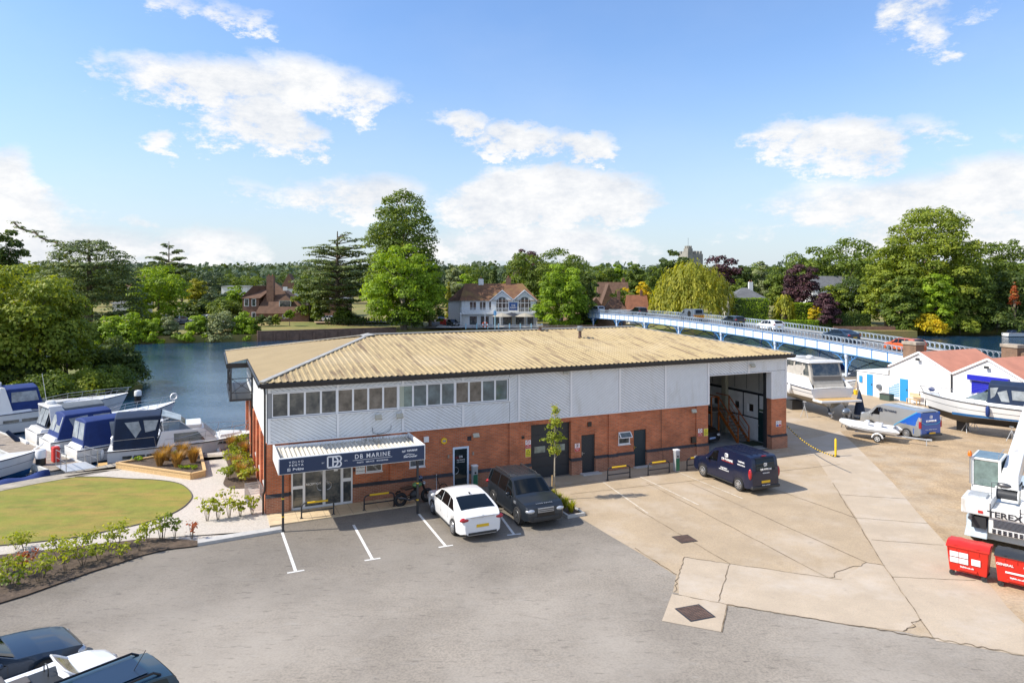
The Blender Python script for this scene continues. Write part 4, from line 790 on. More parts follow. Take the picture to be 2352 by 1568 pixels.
def make_car(name, label, loc, rz, top, belt, W, wb, body, r=.33, tw=.21, tum=.26, side=(), front=None, rear=None, rim=None, sill=.30, sp=5, lamps=True, plate=True, trim=None, cat='car', group=None, taper=.12, wx=0.0, mirrors=True, detail=True, extra=None, z0=0):
    car = thing(name, label, cat, loc, rz, group); rim = rim or MT['alloy']; L0, L1 = top[0][0], top[-1][0]; hw = W / 2; trim = trim or MT['plastic']
    wh = [wx - wb/2, wx + wb/2]; ra = r + .06
    xs = sorted(set([p[0] for p in top] + [p[0] for p in belt if L0 <= p[0] <= L1] + list(np.round(np.linspace(L0, L1, 19), 3)) + [L0+.03, L0+.08, L0+.16, L1-.03, L1-.08, L1-.16] + [w + ra*c for w in wh for c in (-1,-.97,-.85,-.6,-.3,0,.3,.6,.85,.97,1)]))
    def halfw(x):
        e = min(x - L0, L1 - x); return hw * (1 - taper * (1 - min(e / .75, 1)) ** 2) * (1 - .07 * (1 - min(e / .16, 1)) ** 2)
    def bot(x):
        z = sill - .06
        for w in wh:
            if abs(x - w) < ra: z = max(z, r + math.sqrt(ra*ra - (x-w)**2))
        e = min(x - L0, L1 - x); return max(z, sill - .06 + .10 * (1 - min(e / .3, 1)))
    def sec(x):
        t = lerp(x, top); bl = min(lerp(x, belt), t - .03); w = halfw(x); zb = bot(x); mid = max(zb + .03, .45 * zb + .55 * bl); mid = min(mid, bl - .01); zb = min(zb, mid - .005)
        wr = w * (.955 - tum * max(0, t - bl - .06)); 
        return [(0, sill-.05), (w*.80, sill-.05), (w*.965, zb), (w, mid), (w*.975, bl), (wr, t - .045 if t - bl > .12 else t - .02), (wr*.62, t - .012), (0, t)]
    rows = []
    for x in xs:
        s_ = sec(x); rows.append([(x, -y, z) for y, z in s_[::-1]] + [(x, y, z) for y, z in s_[1:-1]] if False else [(x, y, z) for y, z in s_] + [(x, -y, z) for y, z in s_[-2:0:-1]])
    b = MB(); b.grid(rows, close=True); n = len(rows[0]); b.add(rows[0], [tuple(range(n))]); b.add(rows[-1], [tuple(range(n))])
    bd = b.build('body', body, car, smooth=32)
    def spt(x, f, sg, off=.008):      # point on the side above the belt; f from belt to roof
        s_ = sec(x); (y0, z0_), (y1, z1_) = s_[4], s_[5]; return (x, sg * (y0 + (y1 - y0) * f + off), z0_ + (z1_ - z0_) * f)
    for q in side:
        b = MB(); xb0, xb1, xt0, xt1 = q[:4]; f0, f1 = (q[4:6] if len(q) > 4 else (.10, .86))
        for sg in (-1, 1):
            R_ = []
            for k in range(7):
                u = k / 6; R_.append([spt((xb0 + (xb1-xb0)*u)*(1-v) + (xt0+(xt1-xt0)*u)*v, f0 + (f1-f0)*v, sg) for v in (0, .5, 1)])
            b.grid(R_)
        b.build('side_window', MT['car_glass'], car, smooth=60, fix=False)
    def topglass(nm, x0, x1, fr, m='car_glass', off=.012):
        P = [(x, lerp(x, top)) for x in sorted(set([x0, x1] + [p[0] for p in top if min(x0,x1) < p[0] < max(x0,x1)]))]; R_ = []
        for i, (x, z) in enumerate(P):
            a, c = P[max(i-1,0)], P[min(i+1,len(P)-1)]; d = Vector((c[0]-a[0], c[1]-a[1])).normalized(); nx, nz = -d.y * off, d.x * off; s_ = sec(x); wr = s_[5][0]; dz = s_[5][1] - z
            R_.append([(x + nx, wr*f*fr, z + nz + (dz*max(0, abs(f)*fr-.62)/.38*.9 if abs(f)*fr > .62 else -.012*abs(f))) for f in (-1,-.68,-.35,0,.35,.68,1)])
        MB().grid(R_).build(nm, MT[m], car, smooth=60, fix=False)
    if front: topglass('windscreen', front[0], front[1], front[2] if len(front) > 2 else .9)
    if rear: topglass('rear_window', rear[0], rear[1], rear[2] if len(rear) > 2 else .84)
    for w in wh:
        for sg in (-1, 1): add_wheel(car, w, sg * (hw - tw/2 - .01), r, tw, rim, sp, 22 if detail else 12)
    b = MB()
    for sg in (-1, 1): b.box((wh[0]+ra, sg*hw*.97-.03, sill-.08), (wh[1]-ra, sg*hw*.97+.03, sill-.01))
    b.box((L0+.02, -hw*.74, sill-.05), (L0+.12, hw*.74, sill+.06)); b.box((L1-.12, -hw*.74, sill-.05), (L1-.02, hw*.74, sill+.06)); b.build('sill_trim', trim, car)
    if lamps:
        zt, zf = lerp(L0 + .08, top), lerp(L1 - .1, top)
        for sg in (-1, 1):
            MB().ell((L0+.10, sg*hw*.76, min(zt-.16, .95)), (.11, hw*.25, .10), 12, 6).build('rear_lamp', MT['lamp_red'], car, smooth=60)
            MB().ell((L1-.14, sg*hw*.70, zf-.15), (.18, hw*.24, .11), 10, 6).build('headlight', MT['lamp_clear'], car, smooth=60)
        MB().box((L1-.10, -hw*.42, zf-.38), (L1+.012, hw*.42, zf-.22)).build('grille', MT['black_trim'], car)
    if plate:
        MB().box((L0-.02, -.26, .55 if top[0][1] > .8 or len(top) else .5), (L0+.03, .26, .66)).build('number_plate', MT['plate_yellow'], car); MB().box((L1-.03, -.26, .40), (L1+.02, .26, .51)).build('number_plate', MT['plate_white'], car)
    if mirrors and front:
        for sg in (-1, 1): MB().ell((front[0]-.35 if front[0] > front[1] else front[0]+.35, sg*(hw+.09), lerp(front[0]-.35, belt)+.10), (.07,.11,.07), 10, 6).build('mirror', body if mirrors is True else MT['plastic'], car, smooth=60)
    if detail:
        b = MB()
        for x in ([q[0] for q in side[:1]] + [q[1] for q in side]): 
            for sg in (-1, 1):
                s_ = sec(x); b.bar((x, sg*(s_[3][0]+.002), s_[3][1]-.1), (x, sg*(s_[4][0]+.002), s_[4][1]), .008)
        b.build('door_seam', MT['black_trim'], car)
        b = MB()
        for x in [q[1]-.0 for q in side[:2]]:
            for sg in (-1, 1): s_ = sec(x+.2); b.box((x+.1, sg*(s_[4][0]+.005)-.012, s_[4][1]-.10), (x+.26, sg*(s_[4][0]+.005)+.012, s_[4][1]-.07))
        b.build('door_handle', body, car)
    if extra: extra(car, sec)
    if z0: car.location.z += z0
    return car
def wheel_place(contact, lx, ly, head):      # origin so that local (lx, ly) lands on contact
    a = math.atan2(head[1], head[0]); c, s = math.cos(a), math.sin(a); return (contact[0] - (lx*c - ly*s), contact[1] - (lx*s + ly*c), .008), a
SAL = dict(top=[(-2.42,.62),(-2.40,.98),(-2.25,1.08),(-1.95,1.12),(-1.5,1.27),(-1.0,1.41),(-.4,1.48),(.1,1.47),(.5,1.40),(1.25,1.02),(1.8,.93),(2.2,.80),(2.38,.66),(2.43,.5)], belt=[(-2.42,.90),(-1.9,1.0),(0,.94),(1.2,.90),(2.0,.78),(2.43,.55)], W=1.86, wb=2.74, tum=.40, side=[(1.02,.10,.48,.08,.05,.92),(.04,-.80,.04,-.72,.05,.92),(-.85,-1.55,-.77,-1.10,.05,.92)], front=(1.20,.52), rear=(-1.90,-1.02,.86), taper=.16)
SUVd = dict(top=[(-2.22,.7),(-2.20,1.05),(-2.10,1.42),(-1.98,1.60),(-1.6,1.68),(.2,1.69),(.42,1.63),(1.02,1.16),(1.3,1.10),(2.0,1.0),(2.2,.88),(2.25,.6)], belt=[(-2.2,1.06),(1.0,1.02),(2.25,.86)], W=1.90, wb=2.66, r=.37, tw=.24, side=[(.92,.14,.46,.12,.05,.93),(.08,-.74,.06,-.72,.05,.93),(-.82,-1.98,-.82,-1.84,.05,.93)], front=(1.0,.45), rear=(-2.17,-2.0,.8), taper=.12, tum=.32, sill=.38)
VAN = dict(top=[(-2.24,.62),(-2.23,1.1),(-2.16,1.65),(-2.05,1.80),(-1.8,1.85),(.1,1.84),(.5,1.75),(1.20,1.18),(1.5,1.10),(2.0,.98),(2.2,.80),(2.25,.55)], belt=[(-2.2,1.10),(.6,1.04),(1.3,1.0),(2.2,.76)], W=1.86, wb=2.72, r=.33, side=[(1.02,.22,.52,.18,.06,.80)], front=(1.16,.55), rear=(-2.225,-2.10,.74), taper=.08, tum=.13, sill=.32, trim=None)
BVAN = dict(top=[(-2.5,.55),(-2.48,1.2),(-2.42,1.80),(-2.30,1.96),(-2.0,2.0),(.6,1.99),(.95,1.9),(1.75,1.28),(2.1,1.16),(2.42,.95),(2.5,.6)], belt=[(-2.5,1.25),(1.0,1.16),(1.8,1.08),(2.45,.85)], W=2.0, wb=2.93, r=.35, side=[(1.55,.72,1.02,.66,.06,.78)], front=(1.72,1.0), rear=(-2.475,-2.36,.72), taper=.07, tum=.10, sill=.34)
HAT = dict(top=[(-2.10,.60),(-2.09,1.0),(-1.98,1.25),(-1.75,1.42),(-1.3,1.48),(0,1.50),(.35,1.44),(1.10,1.03),(1.6,.95),(2.0,.80),(2.13,.55)], belt=[(-2.1,1.0),(0,.95),(1.1,.92),(2.1,.68)], W=1.80, wb=2.6, r=.32, tum=.36, side=[(.90,.06,.42,.04,.05,.92),(0,-.74,0,-.70,.05,.92),(-.8,-1.5,-.78,-1.22,.05,.92)], front=(1.07,.38), rear=(-2.05,-1.68,.82), taper=.15)
COUP = dict(top=[(-2.35,.62),(-2.32,.95),(-2.1,1.04),(-1.7,1.08),(-.95,1.34),(-.4,1.40),(.0,1.36),(.75,.99),(1.3,.93),(1.9,.82),(2.25,.70),(2.36,.60)], belt=[(-2.3,.88),(0,.88),(1,.84),(2.3,.62)], W=1.84, wb=2.75, r=.345, side=[(.55,-.35,.02,-.35),(-.42,-1.4,-.42,-1.0)], front=(.72,.03), rear=(-1.68,-.98,.8), taper=.2)
sc = 1.03
# white saloon
def sal_extra(car, sec):
    b = MB().box((-2.445,-.50,.945), (-2.40,.50,.97)); b.build('chrome_strip', MT['alloy'], car); MB().add([(-.95,-.02,1.42),(-.75,-.02,1.45),(-.95,-.02,1.50),(-.95,.02,1.42),(-.75,.02,1.45),(-.95,.02,1.50)], [(0,1,2),(3,5,4),(0,3,4,1),(0,2,5,3),(1,4,5,2)]).build('aerial', MT['black_trim'], car)
    MB().box((-2.44,-.6,.27), (-2.38,.6,.36)).build('diffuser', MT['plastic'], car)
    MB().torus((-2.45,0,.975), .05, .01, 'x', 12, 4).build('badge', MT['alloy'], car)
p, a = wheel_place(G(1043.6,1227.3), -1.37*sc, .82*sc, D2); c = make_car('saloon_car', 'white saloon car seen from behind with dark rear window and yellow plate', p, a, body=MT['paint_white'], extra=sal_extra, sp=10, **SAL); c.scale = (sc,)*3
def suv_extra(car, sec):
    b = MB()
    for y in (-.62,.62): b.tube([(-1.7,y,1.66),(-1.6,y,1.71),(.0,y,1.71),(.1,y,1.66)], .022)
    for y in (-.3,-.1,.1,.3): b.box((-1.6,y-.01,1.68), (.0,y+.01,1.70))
    b.build('roof_rail', MT['plastic'], car)
    text('L A N D  R O V E R', .09, MT['alloy'], car, (2.06,0,1.015), (R(10),0,R(90)), bold=.002)
    b = MB(); 
    for z in (.70,.77,.84): b.box((2.2,-.36,z), (2.27,.36,z+.03))
    b.build('grille_bar', MT['alloy'], car); MB().box((2.18,-.6,.38), (2.275,.6,.52)).build('bumper', MT['plastic'], car, bevel=.02)
    for y in (-.945,.945): MB().box((1.08,y-.02,.86), (1.30,y+.02,.96)).build('side_vent', MT['alloy'], car)
p, a = wheel_place(G(1191.6,1203.8), 1.33*sc, -.83*sc, -D2); c = make_car('off_roader', 'dark grey off-road car facing the camera beside the young tree', p, a, body=MT['paint_grey'], extra=suv_extra, rim=MT['dark_alloy'], sp=7, **SUVd); c.scale = (sc,)*3
def van_extra(car, sec):
    RL = (R(90), 0, R(180)); y = .955
    db = MB(); text('DB MARINE', .16, MT['sign_white'], car, (-.55, .905, 1.33), RL, ext=.012); db_small(car, (-.50,.895,1.55), .20, RL); text('01628 526032\nwww.dbmarine.co.uk', .085, MT['sign_white'], car, (-.35, .945, .84), RL, ext=.012)
    MB().box((-1.0,.898,1.235), (-.15,.912,1.25)).build('marking', MT['sign_red'], car)
    text('YANMAR', .11, MT['sign_white'], car, (-1.55,.895,1.45), RL, ext=.012); text('VOLVO PENTA', .08, MT['sign_white'], car, (-1.55,.9,1.30), RL, ext=.012)
    RR = (R(90), 0, R(-90)); text('DB MARINE', .13, MT['sign_white'], car, (-2.27, 0, 1.20), RR, ext=.01); text('01628 526032', .07, MT['sign_white'], car, (-2.27, 0, 1.03), RR, ext=.01); db_small(car, (-2.22,0,1.42), .16, RR); text('Perkins  merCruiser', .06, MT['sign_white'], car, (-2.27,0,.45), RR, ext=.01)
    for sg in (-1, 1): MB().ell((-2.13, sg*.86, 1.0), (.11,.08,.26), 10, 8).build('tall_rear_lamp', MT['lamp_red'], car, smooth=60)
    MB().box((-2.30,-.85,.28), (-2.16,.85,.42)).build('bumper', MT['plastic'], car, bevel=.03); MB().box((-2.14,-.12,1.80), (-2.08,.12,1.83)).build('brake_light', MT['lamp_red'], car)
    b = MB()
    for yy in (-.5,-.17,.17,.5): b.box((-1.9,yy-.012,1.84), (.1,yy+.012,1.862))
    b.build('roof_rib', MT['paint_navy'], car)
def db_small(car, loc, h, rot):
    b = MB(); w = h*.16; b.box((-h*.6,-.01,-h/2), (-h*.6+w,.0,h/2)); b.box((-h*.6,-.01,h/2-w), (-h*.1,.0,h/2)); b.box((-h*.6,-.01,-h/2), (-h*.1,0,-h/2+w)); b.torus((-h*.15,-.005,0), h*.42, w*.5, 'y', 8, 4, a0=-math.pi/2, a1=math.pi/2); b.box((0,-.01,-h/2), (w,0,h/2)); b.box((w,-.01,-w/2), (h*.4,0,w/2)); b.torus((h*.32,-.005,h*.24), h*.2, w*.5, 'y', 8, 4, a0=-math.pi/2, a1=math.pi/2); b.torus((h*.32,-.005,-h*.24), h*.2, w*.5, 'y', 8, 4, a0=-math.pi/2, a1=math.pi/2)
    o = b.build('logo', MT['sign_white'], car); o.location = loc; o.rotation_euler = (rot[0]-R(90), 0, rot[2]); return o
p, a = wheel_place(G(1699,1127), -1.36*sc, .82*sc, (-.385,.923)); c = make_car('delivery_van', 'navy blue company van with white lettering parked before the open hall', p, a, body=MT['paint_navy'], extra=van_extra, sp=8, lamps=False, cat='van', **VAN); c.scale = (sc,)*3
for sg in (-1, 1): MB().ell((2.05, sg*.70, .84), (.2,.17,.09), 10, 6).build('headlight', MT['lamp_clear'], c, smooth=60)
def bvan_extra(car, sec):
    RL = (R(90), 0, R(180)); b = MB()
    def sp_(x, z):
        s_ = sec(x); P = [(q[1], q[0]) for q in s_[2:6]]; return (x, float(np.interp(z, [p_[0] for p_ in P], [p_[1] for p_ in P])) + .006, z)
    # blue rear quarter: swept panel over the left and right side
    for sg in (1, -1):
        R_ = []
        for k in range(9):
            v = k / 8; z = .42 + 1.46 * v; xf = -.55 - 1.72 * max(0, v-.2)/.8; R_.append([(q[0], sg*q[1], q[2]) for q in [sp_(-2.46 + (xf+2.46)*u, z) for u in (0,.25,.5,.75,1)]])
        # keep clear of the wheel arch
        R_ = [[q for q in r] for r in R_]; b.grid([r for r in R_ if r[0][2] > .86]); 
        R2 = [r for r in R_ if r[0][2] <= .9]; b.grid([[q for q in r[:2]] for r in R2])
    b.build('blue_panel', MT['paint_blue'], car, fix=False)
    b = MB(); 
    for k in range(8):
        v = .2 + .8*k/8; v2 = v + .1; f = lambda v: sp_(-.50 - 1.70*max(0, v-.2)/.8, .42+1.46*v); q0, q1 = f(v), f(v2); b.bar(q0, q1, .03, .05)
    b.build('light_blue_stripe', mat('sky_stripe', (.05,.35,.62), rough=.3), car)
    MB().box((-2.515,-.86,.48), (-2.47,.86,1.22)).build('rear_door', MT['paint_blue'], car, bevel=.02); MB().add([(-2.50,-.86,1.2),(-2.50,.86,1.2),(-2.43,.84,1.84),(-2.43,-.84,1.84),(-2.3,-.84,1.84),(-2.3,.84,1.84)], [(0,1,2,3),(3,2,5,4)]).build('rear_upper', MT['paint_blue'], car, fix=False)
    MB().box((-2.60,-.92,.30), (-2.47,.92,.47)).build('bumper', MT['paint_deep'], car, bevel=.03)
    text('DB MARINE', .20, MT['canvas_navy'], car, (-.15, .965, 1.62), RL, ext=.01); o = db_small(car, (.62,.965,1.60), .28, RL); o.data.materials[0] = MT['canvas_navy']
    RR = (R(90), 0, R(-90)); text('DB MARINE', .18, MT['sign_white'], car, (-2.535, 0, 1.30), RR, ext=.02); db_small(car, (-2.53,0,1.58), .2, RR); text('Perkins  YANMAR  merCruiser', .08, MT['sign_white'], car, (-2.52,0,.75), RR, ext=.01)
    b = MB(); b.bar((-2.525,-.85,1.25), (-2.525,-.5,1.10), .02, .05); b.bar((-2.525,-.5,1.10), (-2.525,.5,1.10), .02, .05); b.bar((-2.525,.5,1.10), (-2.525,.85,1.25), .02, .05); b.build('stripe', mat('sky_stripe2', (.05,.35,.62), rough=.3), car)
    for sg in (-1, 1): MB().box((-2.53, sg*.90-.07, .85), (-2.38, sg*.90+.07, 1.55)).build('tall_rear_lamp', MT['lamp_red'], car, bevel=.03); MB().box((-2.535, sg*.90-.06, 1.3), (-2.39, sg*.90+.075, 1.54)).build('reversing_lamp', MT['lamp_clear'], car, bevel=.02); MB().ell((2.28, sg*.76, 1.0), (.2,.18,.12), 10, 6).build('headlight', MT['lamp_clear'], car, smooth=60)
    MB().box((-2.625,-.27,.58-.1), (-2.60,.27,.58)).build('number_plate', MT['plate_yellow'], car)
p, a = wheel_place(G(*[((3000+1305/2.2791)/1.714286), ((1350+855/2.2791)/1.714286)]), -1.46, .88, (-.33,.944)); make_car('delivery_van', 'silver and blue company van behind the inflatable dinghy', p, a, body=MT['paint_silver'], extra=bvan_extra, sp=10, lamps=False, cat='van', plate=False, **BVAN)
# black car inside the hall
c = make_car('black_hatchback', 'black car with its nose just inside the open hall', tuple(B(27.15, 4.45, .02)), BA - math.pi/2 + R(6), body=MT['paint_black'], **HAT)
o = MB().box((2.10,-.26,.40), (2.16,.26,.51)).build('number_plate', mat('plate_blue', (.35,.5,.8), rough=.4), c)
# cars cut by the lower left corner of the picture
hd = Vector((.65,.76,0)).normalized(); pn = Vector((-hd.y, hd.x, 0)); base = Vector((-8.12,16.32,.008))
def rails(car, sec):
    b = MB()
    for y in (-.62,.62): b.tube([(-1.75,y,1.62),(-1.6,y,1.72),(.0,y,1.72),(.12,y,1.64)], .03)
    b.build('roof_rail', MT['paint_black'], car); MB().tube([(-1.35,.12,1.66),(-1.62,.14,2.06)], .009).build('aerial', MT['black_trim'], car); MB().box((-1.55,-.45,1.69), (-.3,.45,1.697)).build('glass_roof', MT['paint_deep'], car)
make_car('family_car', 'teal blue car with black roof rails at the bottom edge', tuple(base - hd*2.25), math.atan2(-hd.y, -hd.x), body=MT['paint_teal'], extra=rails, **SUVd)
def openroof(car, sec):
    MB().box((-1.15,-.60,.70), (.55,.60,.945)).build('cockpit', MT['plastic'], car, bevel=.04)
    P = [(.80,-.66,.98),(.52,-.62,1.17),(.40,-.50,1.27),(.36,0,1.30),(.40,.50,1.27),(.52,.62,1.17),(.80,.66,.98)]; w = MB(); w.add(P, [(0,1,2,3,4,5,6)]); w.build('windscreen', MT['clear_vinyl'], car, fix=False); MB().tube(P, .03, 6).build('screen_frame', MT['paint_white'], car, smooth=50)
    for y in (-.32,.32): b = MB(); b.box((-.75,y-.22,.9), (-.6,y+.22,1.2)); b.box((-.6,y-.2,.93), (-.1,y+.2,1.0)); b.build('car_seat', MT['seat_cream'], car, bevel=.05)
    MB().torus((.25,.32,1.02), .17, .015, 'x', 14, 4).build('steering_wheel', MT['plastic'], car)
K('seat_cream', (.10,.09,.085), rough=.6)
OPEN = dict(top=[(-1.95,.6),(-1.93,.90),(-1.6,.97),(-1.2,.95),(.3,.93),(.85,1.0),(1.3,.97),(1.7,.86),(1.92,.62)], belt=[(-1.9,.86),(1,.86),(1.9,.66)], W=1.74, wb=2.5, r=.31, taper=.24)
make_car('small_car', 'small white open car with a rounded bonnet between the two blue cars', tuple(base + pn*2.45 - hd*(.1+1.95)), math.atan2(hd.y, hd.x), body=MT['paint_white'], extra=openroof, **OPEN)
make_car('coupe', 'dark blue coupe with its long bonnet pointing right at the lower left edge', tuple(base + pn*4.95 - hd*(.45+2.38)), math.atan2(hd.y, hd.x), body=MT['paint_deep'], sp=10, **COUP)
make_car('silver_car', 'silver car of which only the tail shows at the left edge', tuple(base + pn*7.4 - hd*(2.2+2.1)), math.atan2(-hd.y, -hd.x), body=MT['paint_silver'], **HAT)
# ================================================================ MOTORCYCLE
mc = thing('motorcycle', 'black motorcycle with green tank parked under the canopy', 'motorcycle', B(6.45,-1.35,.01), BA + R(10))
for x, nm in ((-.68,'rear'), (.70,'front')):
    t = MB().torus((x,0,.33), .25, .085, 'y', 22, 8).build('wheel', MT['rubber'], mc, smooth=60); b = MB()
    for k in range(7): b.bar((x,0,.33), (x+.2*math.cos(k*.9),0,.33+.2*math.sin(k*.9)), .02)
    b.torus((x,0,.33), .19, .02, 'y', 18, 4); b.build('rim', MT['dark_alloy'], t)
b = MB(); b.bar((-.68,.09,.33), (-.1,.10,.45), .04); b.bar((-.68,-.09,.33), (-.1,-.10,.45), .04); b.bar((.70,.08,.33), (.42,.08,.95), .045); b.bar((.70,-.08,.33), (.42,-.08,.95), .045); b.bar((-.2,0,.5), (.42,0,.9), .07); b.bar((-.45,0,.75), (.1,0,.78), .06); b.bar((-.2,0,.25), (.1,0,.8), .06); b.build('frame', MT['black_trim'], mc)
MB().ell((.02,0,.45), (.24,.17,.22), 12, 8).build('engine', MT['plastic'], mc, smooth=60); MB().ell((.18,0,.90), (.27,.15,.14), 14, 8).build('tank', mat('tank_green', (.10,.22,.07), rough=.3, coat=1), mc, smooth=60)
MB().box((-.68,-.13,.80), (-.08,.13,.88)).build('seat', mat('seat_brown', (.07,.035,.02), rough=.6), mc, bevel=.03)
b = MB(); b.tube([(.38,-.38,1.06),(.42,-.2,1.02),(.42,.2,1.02),(.38,.38,1.06)], .018); b.build('handlebar', MT['black_trim'], mc); MB().ell((.52,0,.92), (.09,.10,.10), 12, 8).build('headlight', MT['lamp_clear'], mc, smooth=60)
MB().tube([(.1,-.16,.35),(-.3,-.2,.3),(-.6,-.2,.42),(-.9,-.2,.5)], [.03,.035,.05,.05], 8).build('exhaust', MT['dark_alloy'], mc, smooth=60); b = MB().tube([(-.7,0,.72),(-.85,0,.72),(-.95,0,.62)], .05).build('mudguard', MT['black_trim'], mc)
MB().tube([(-.05,.1,.3),(-.12,.32,.0)], .015).build('side_stand', MT['steel'], mc)
hl = thing('crash_helmet', 'dark blue crash helmet hung on the motorcycle handlebar', 'helmet', mc.location + Vector((.28,.15,1.08)), 0); MB().ell((0,0,.1), (.15,.14,.15), 14, 10).build('shell', mat('helmet', (.01,.03,.09), rough=.2, coat=1), hl, smooth=60); MB().ell((.06,-.03,.10), (.11,.12,.06), 12, 6).build('visor', MT['car_glass'], hl, smooth=60)
# ================================================================ BINS
def bin4(loc, rz, lab, lid, texts):
    t = thing('wheelie_bin', lab, 'bin', loc, rz); t.scale = (.95,.95,.95); m = MT['bin_red']; b = MB()
    def fr(x0,x1,y0,y1,z0,X0,X1,Y0,Y1,z1): b.add([(x0,y0,z0),(x1,y0,z0),(x1,y1,z0),(x0,y1,z0),(X0,Y0,z1),(X1,Y0,z1),(X1,Y1,z1),(X0,Y1,z1)], [(3,2,1,0),(4,5,6,7),(0,1,5,4),(1,2,6,5),(2,3,7,6),(3,0,4,7)])
    fr(-.58,.58,-.42,.42,.2,-.66,.66,-.52,.52,1.12); b.box((-.69,-.55,1.10), (.69,.55,1.17)); b.box((-.3,-.50,.28), (.3,-.44,.36))
    for x in (-.62,-.35,0,.35,.62): b.box((x-.015,-.535,.95), (x+.015,-.5,1.1))
    b.build('body', m, t, bevel=.02); q = MB(); q.grid([[(-.68+1.36*i/8, -.55+1.1*j/4, 1.18+.10*math.sin(math.pi*min(1,j/3.2))+.02*((i%4)==2)) for i in range(9)] for j in range(5)]); q.grid([[(-.68+1.36*i/8, -.55, 1.18) for i in range(9)], [(-.68+1.36*i/8, -.56, 1.13) for i in range(9)]]); 
    q.build('lid', lid, t, smooth=60, fix=False)
    for x, y in ((-.5,-.36),(.5,-.36),(-.5,.36),(.5,.36)): w = MB(); w.lathe([(.10,-.03),(.10,.03)], (x,y,.10), 14, 'y'); w.box((x-.03,y-.05,.1), (x+.03,y+.05,.22)); w.build('castor', MT['plastic'], t)
    for k, (kind, x, z, w_, h_, s) in enumerate(texts):
        yy = -.44 - .10*(z-.2)/.92 - .012
        if kind == 'p': MB().add([(x-w_/2,yy+.1*h_/1.84,z-h_/2),(x+w_/2,yy+.1*h_/1.84,z-h_/2),(x+w_/2,yy-.1*h_/1.84,z+h_/2),(x-w_/2,yy-.1*h_/1.84,z+h_/2)], [(0,1,2,3)]).build('sticker', MT['sign_white'], t, fix=False)
        else: text(s, h_, MT['sign_white'], t, (x, yy, z), (R(96),0,0), ext=.004, bold=.003)
    return t
K('bin_red', (.62,.022,.010), rough=.4, var=.05, vs=2)
ba = math.atan2(-.66,.75); 
c1, c2_ = Vector((15.62,24.43,0)), None
bin4((16.45,24.62,.012), ba, 'red wheeled bin with red lid and white stickers, left of the pair', MT['bin_red'], [('p',-.42,.86,.28,.20,''),('p',-.12,.86,.28,.20,''),('p',-.42,.63,.28,.20,''),('p',-.12,.63,.28,.20,''),('p',.26,.68,.28,.24,''),('t',-.02,.42,0,.09,'bigbin.co.uk')])
bin4((17.52,23.68,.012), ba, 'red wheeled bin with black lid marked general waste', MT['plastic'], [('t',-.36,.86,0,.12,'GENERAL'),('t',.38,.86,0,.12,'WASTE'),('p',0,.60,.7,.07,''),('t',.0,.42,0,.09,'bigbin.co.uk')])
# ================================================================ CRANE
cr = thing('mobile_crane', 'white mobile crane cut by the right edge behind the red bins', 'crane', (18.55, 26.0, .01), R(47)); WH = mat('crane_white', (.72,.72,.70), rough=.4, coat=.3, var=.05, vs=2); multi(WH, [(2.2, (1,1,.35), .56, .74, (.32,.27,.2), .6), (9, (1,1,1), .62, .72, (.25,.17,.1), .5)]); CG = mat('crane_blue', (.42,.50,.56), rough=.5, var=.08)
b = MB(); b.box((0,.30,1.52), (1.3,1.28,2.12)); b.box((.0,-1.28,1.50), (1.2,.30,1.86)); b.box((.0,-1.28,1.86), (1.2,-.55,2.12)); b.build('counterweight', WH, cr, bevel=.05)
text('TEREX', .30, MT['dark_steel'], cr, (-.012,-.12,1.66), (R(90),0,R(-90)), sx=1.25, bold=.006); MB().box((-.02,.56,1.62), (-.005,.72,1.72)).build('badge', MT['sign_red'], cr)
b = MB(); b.lathe([(.20,-.35),(.20,.35)], (1.35,-.05,2.15), 18, 'y'); b.build('winch_drum', MT['dark_steel'], cr, smooth=40); b = MB(); b.lathe([(.30,-.03),(.30,.03)], (1.35,-.42,2.15), 20, 'y'); b.lathe([(.30,-.03),(.30,.03)], (1.35,.32,2.15), 20, 'y'); b.box((1.0,-.9,2.0), (2.4,-.5,2.5)); b.box((1.2,-.62,1.9), (3.0,.15,2.2)); b.build('winch_frame', WH, cr, bevel=.02)
b = MB(); b.box((.12,-.95,.88), (1.6,.40,1.50)); b.build('engine_cover', WH, cr, bevel=.03); b = MB()
for k in range(7): b.box((.10,-.80,1.14+k*.045), (.13,.25,1.16+k*.045))
for j in range(3):
    for k in range(7): b.box((.095,-.85+k*.17,.92+j*.06), (.13,-.74+k*.17,.955+j*.06))
b.build('vent_slot', MT['black_trim'], cr); b = MB(); b.box((.6,-1.2,.5), (9,1.2,1.30)); b.add([(.15,.45,.6),(.15,1.2,.6),(.9,1.2,.6),(.9,.45,.6),(.55,.45,1.45),(.55,1.1,1.45),(.9,1.1,1.45),(.9,.45,1.45)], [(3,2,1,0),(4,5,6,7),(0,1,5,4),(1,2,6,5),(2,3,7,6),(3,0,4,7)]); b.build('carrier', CG, cr, bevel=.03)
MB().box((.10,.48,1.0), (.55,.95,1.45)).build('battery_box', MT['plastic'], cr); MB().lathe([(.07,-.35),(.07,.35)], (.15,.95,1.42), 12, 'x').build('exhaust', MT['dark_alloy'], cr, smooth=40)
for x in (1.9,3.3,6.8): 
    for y in (-1.05,1.05): add_wheel(cr, x, y, .55, .36, MT['galv'], 8)
cb = MB(); cb.box((1.75,.22,2.0), (3.3,1.22,2.25)); 
for x in (1.78,3.25):
    for y in (.26,1.18): cb.box((x-.05,y-.05,2.25), (x+.05,y+.05,3.32))
cb.box((1.72,.2,3.30), (3.32,1.24,3.38)); cb = cb.build('cab', WH, cr, bevel=.02)
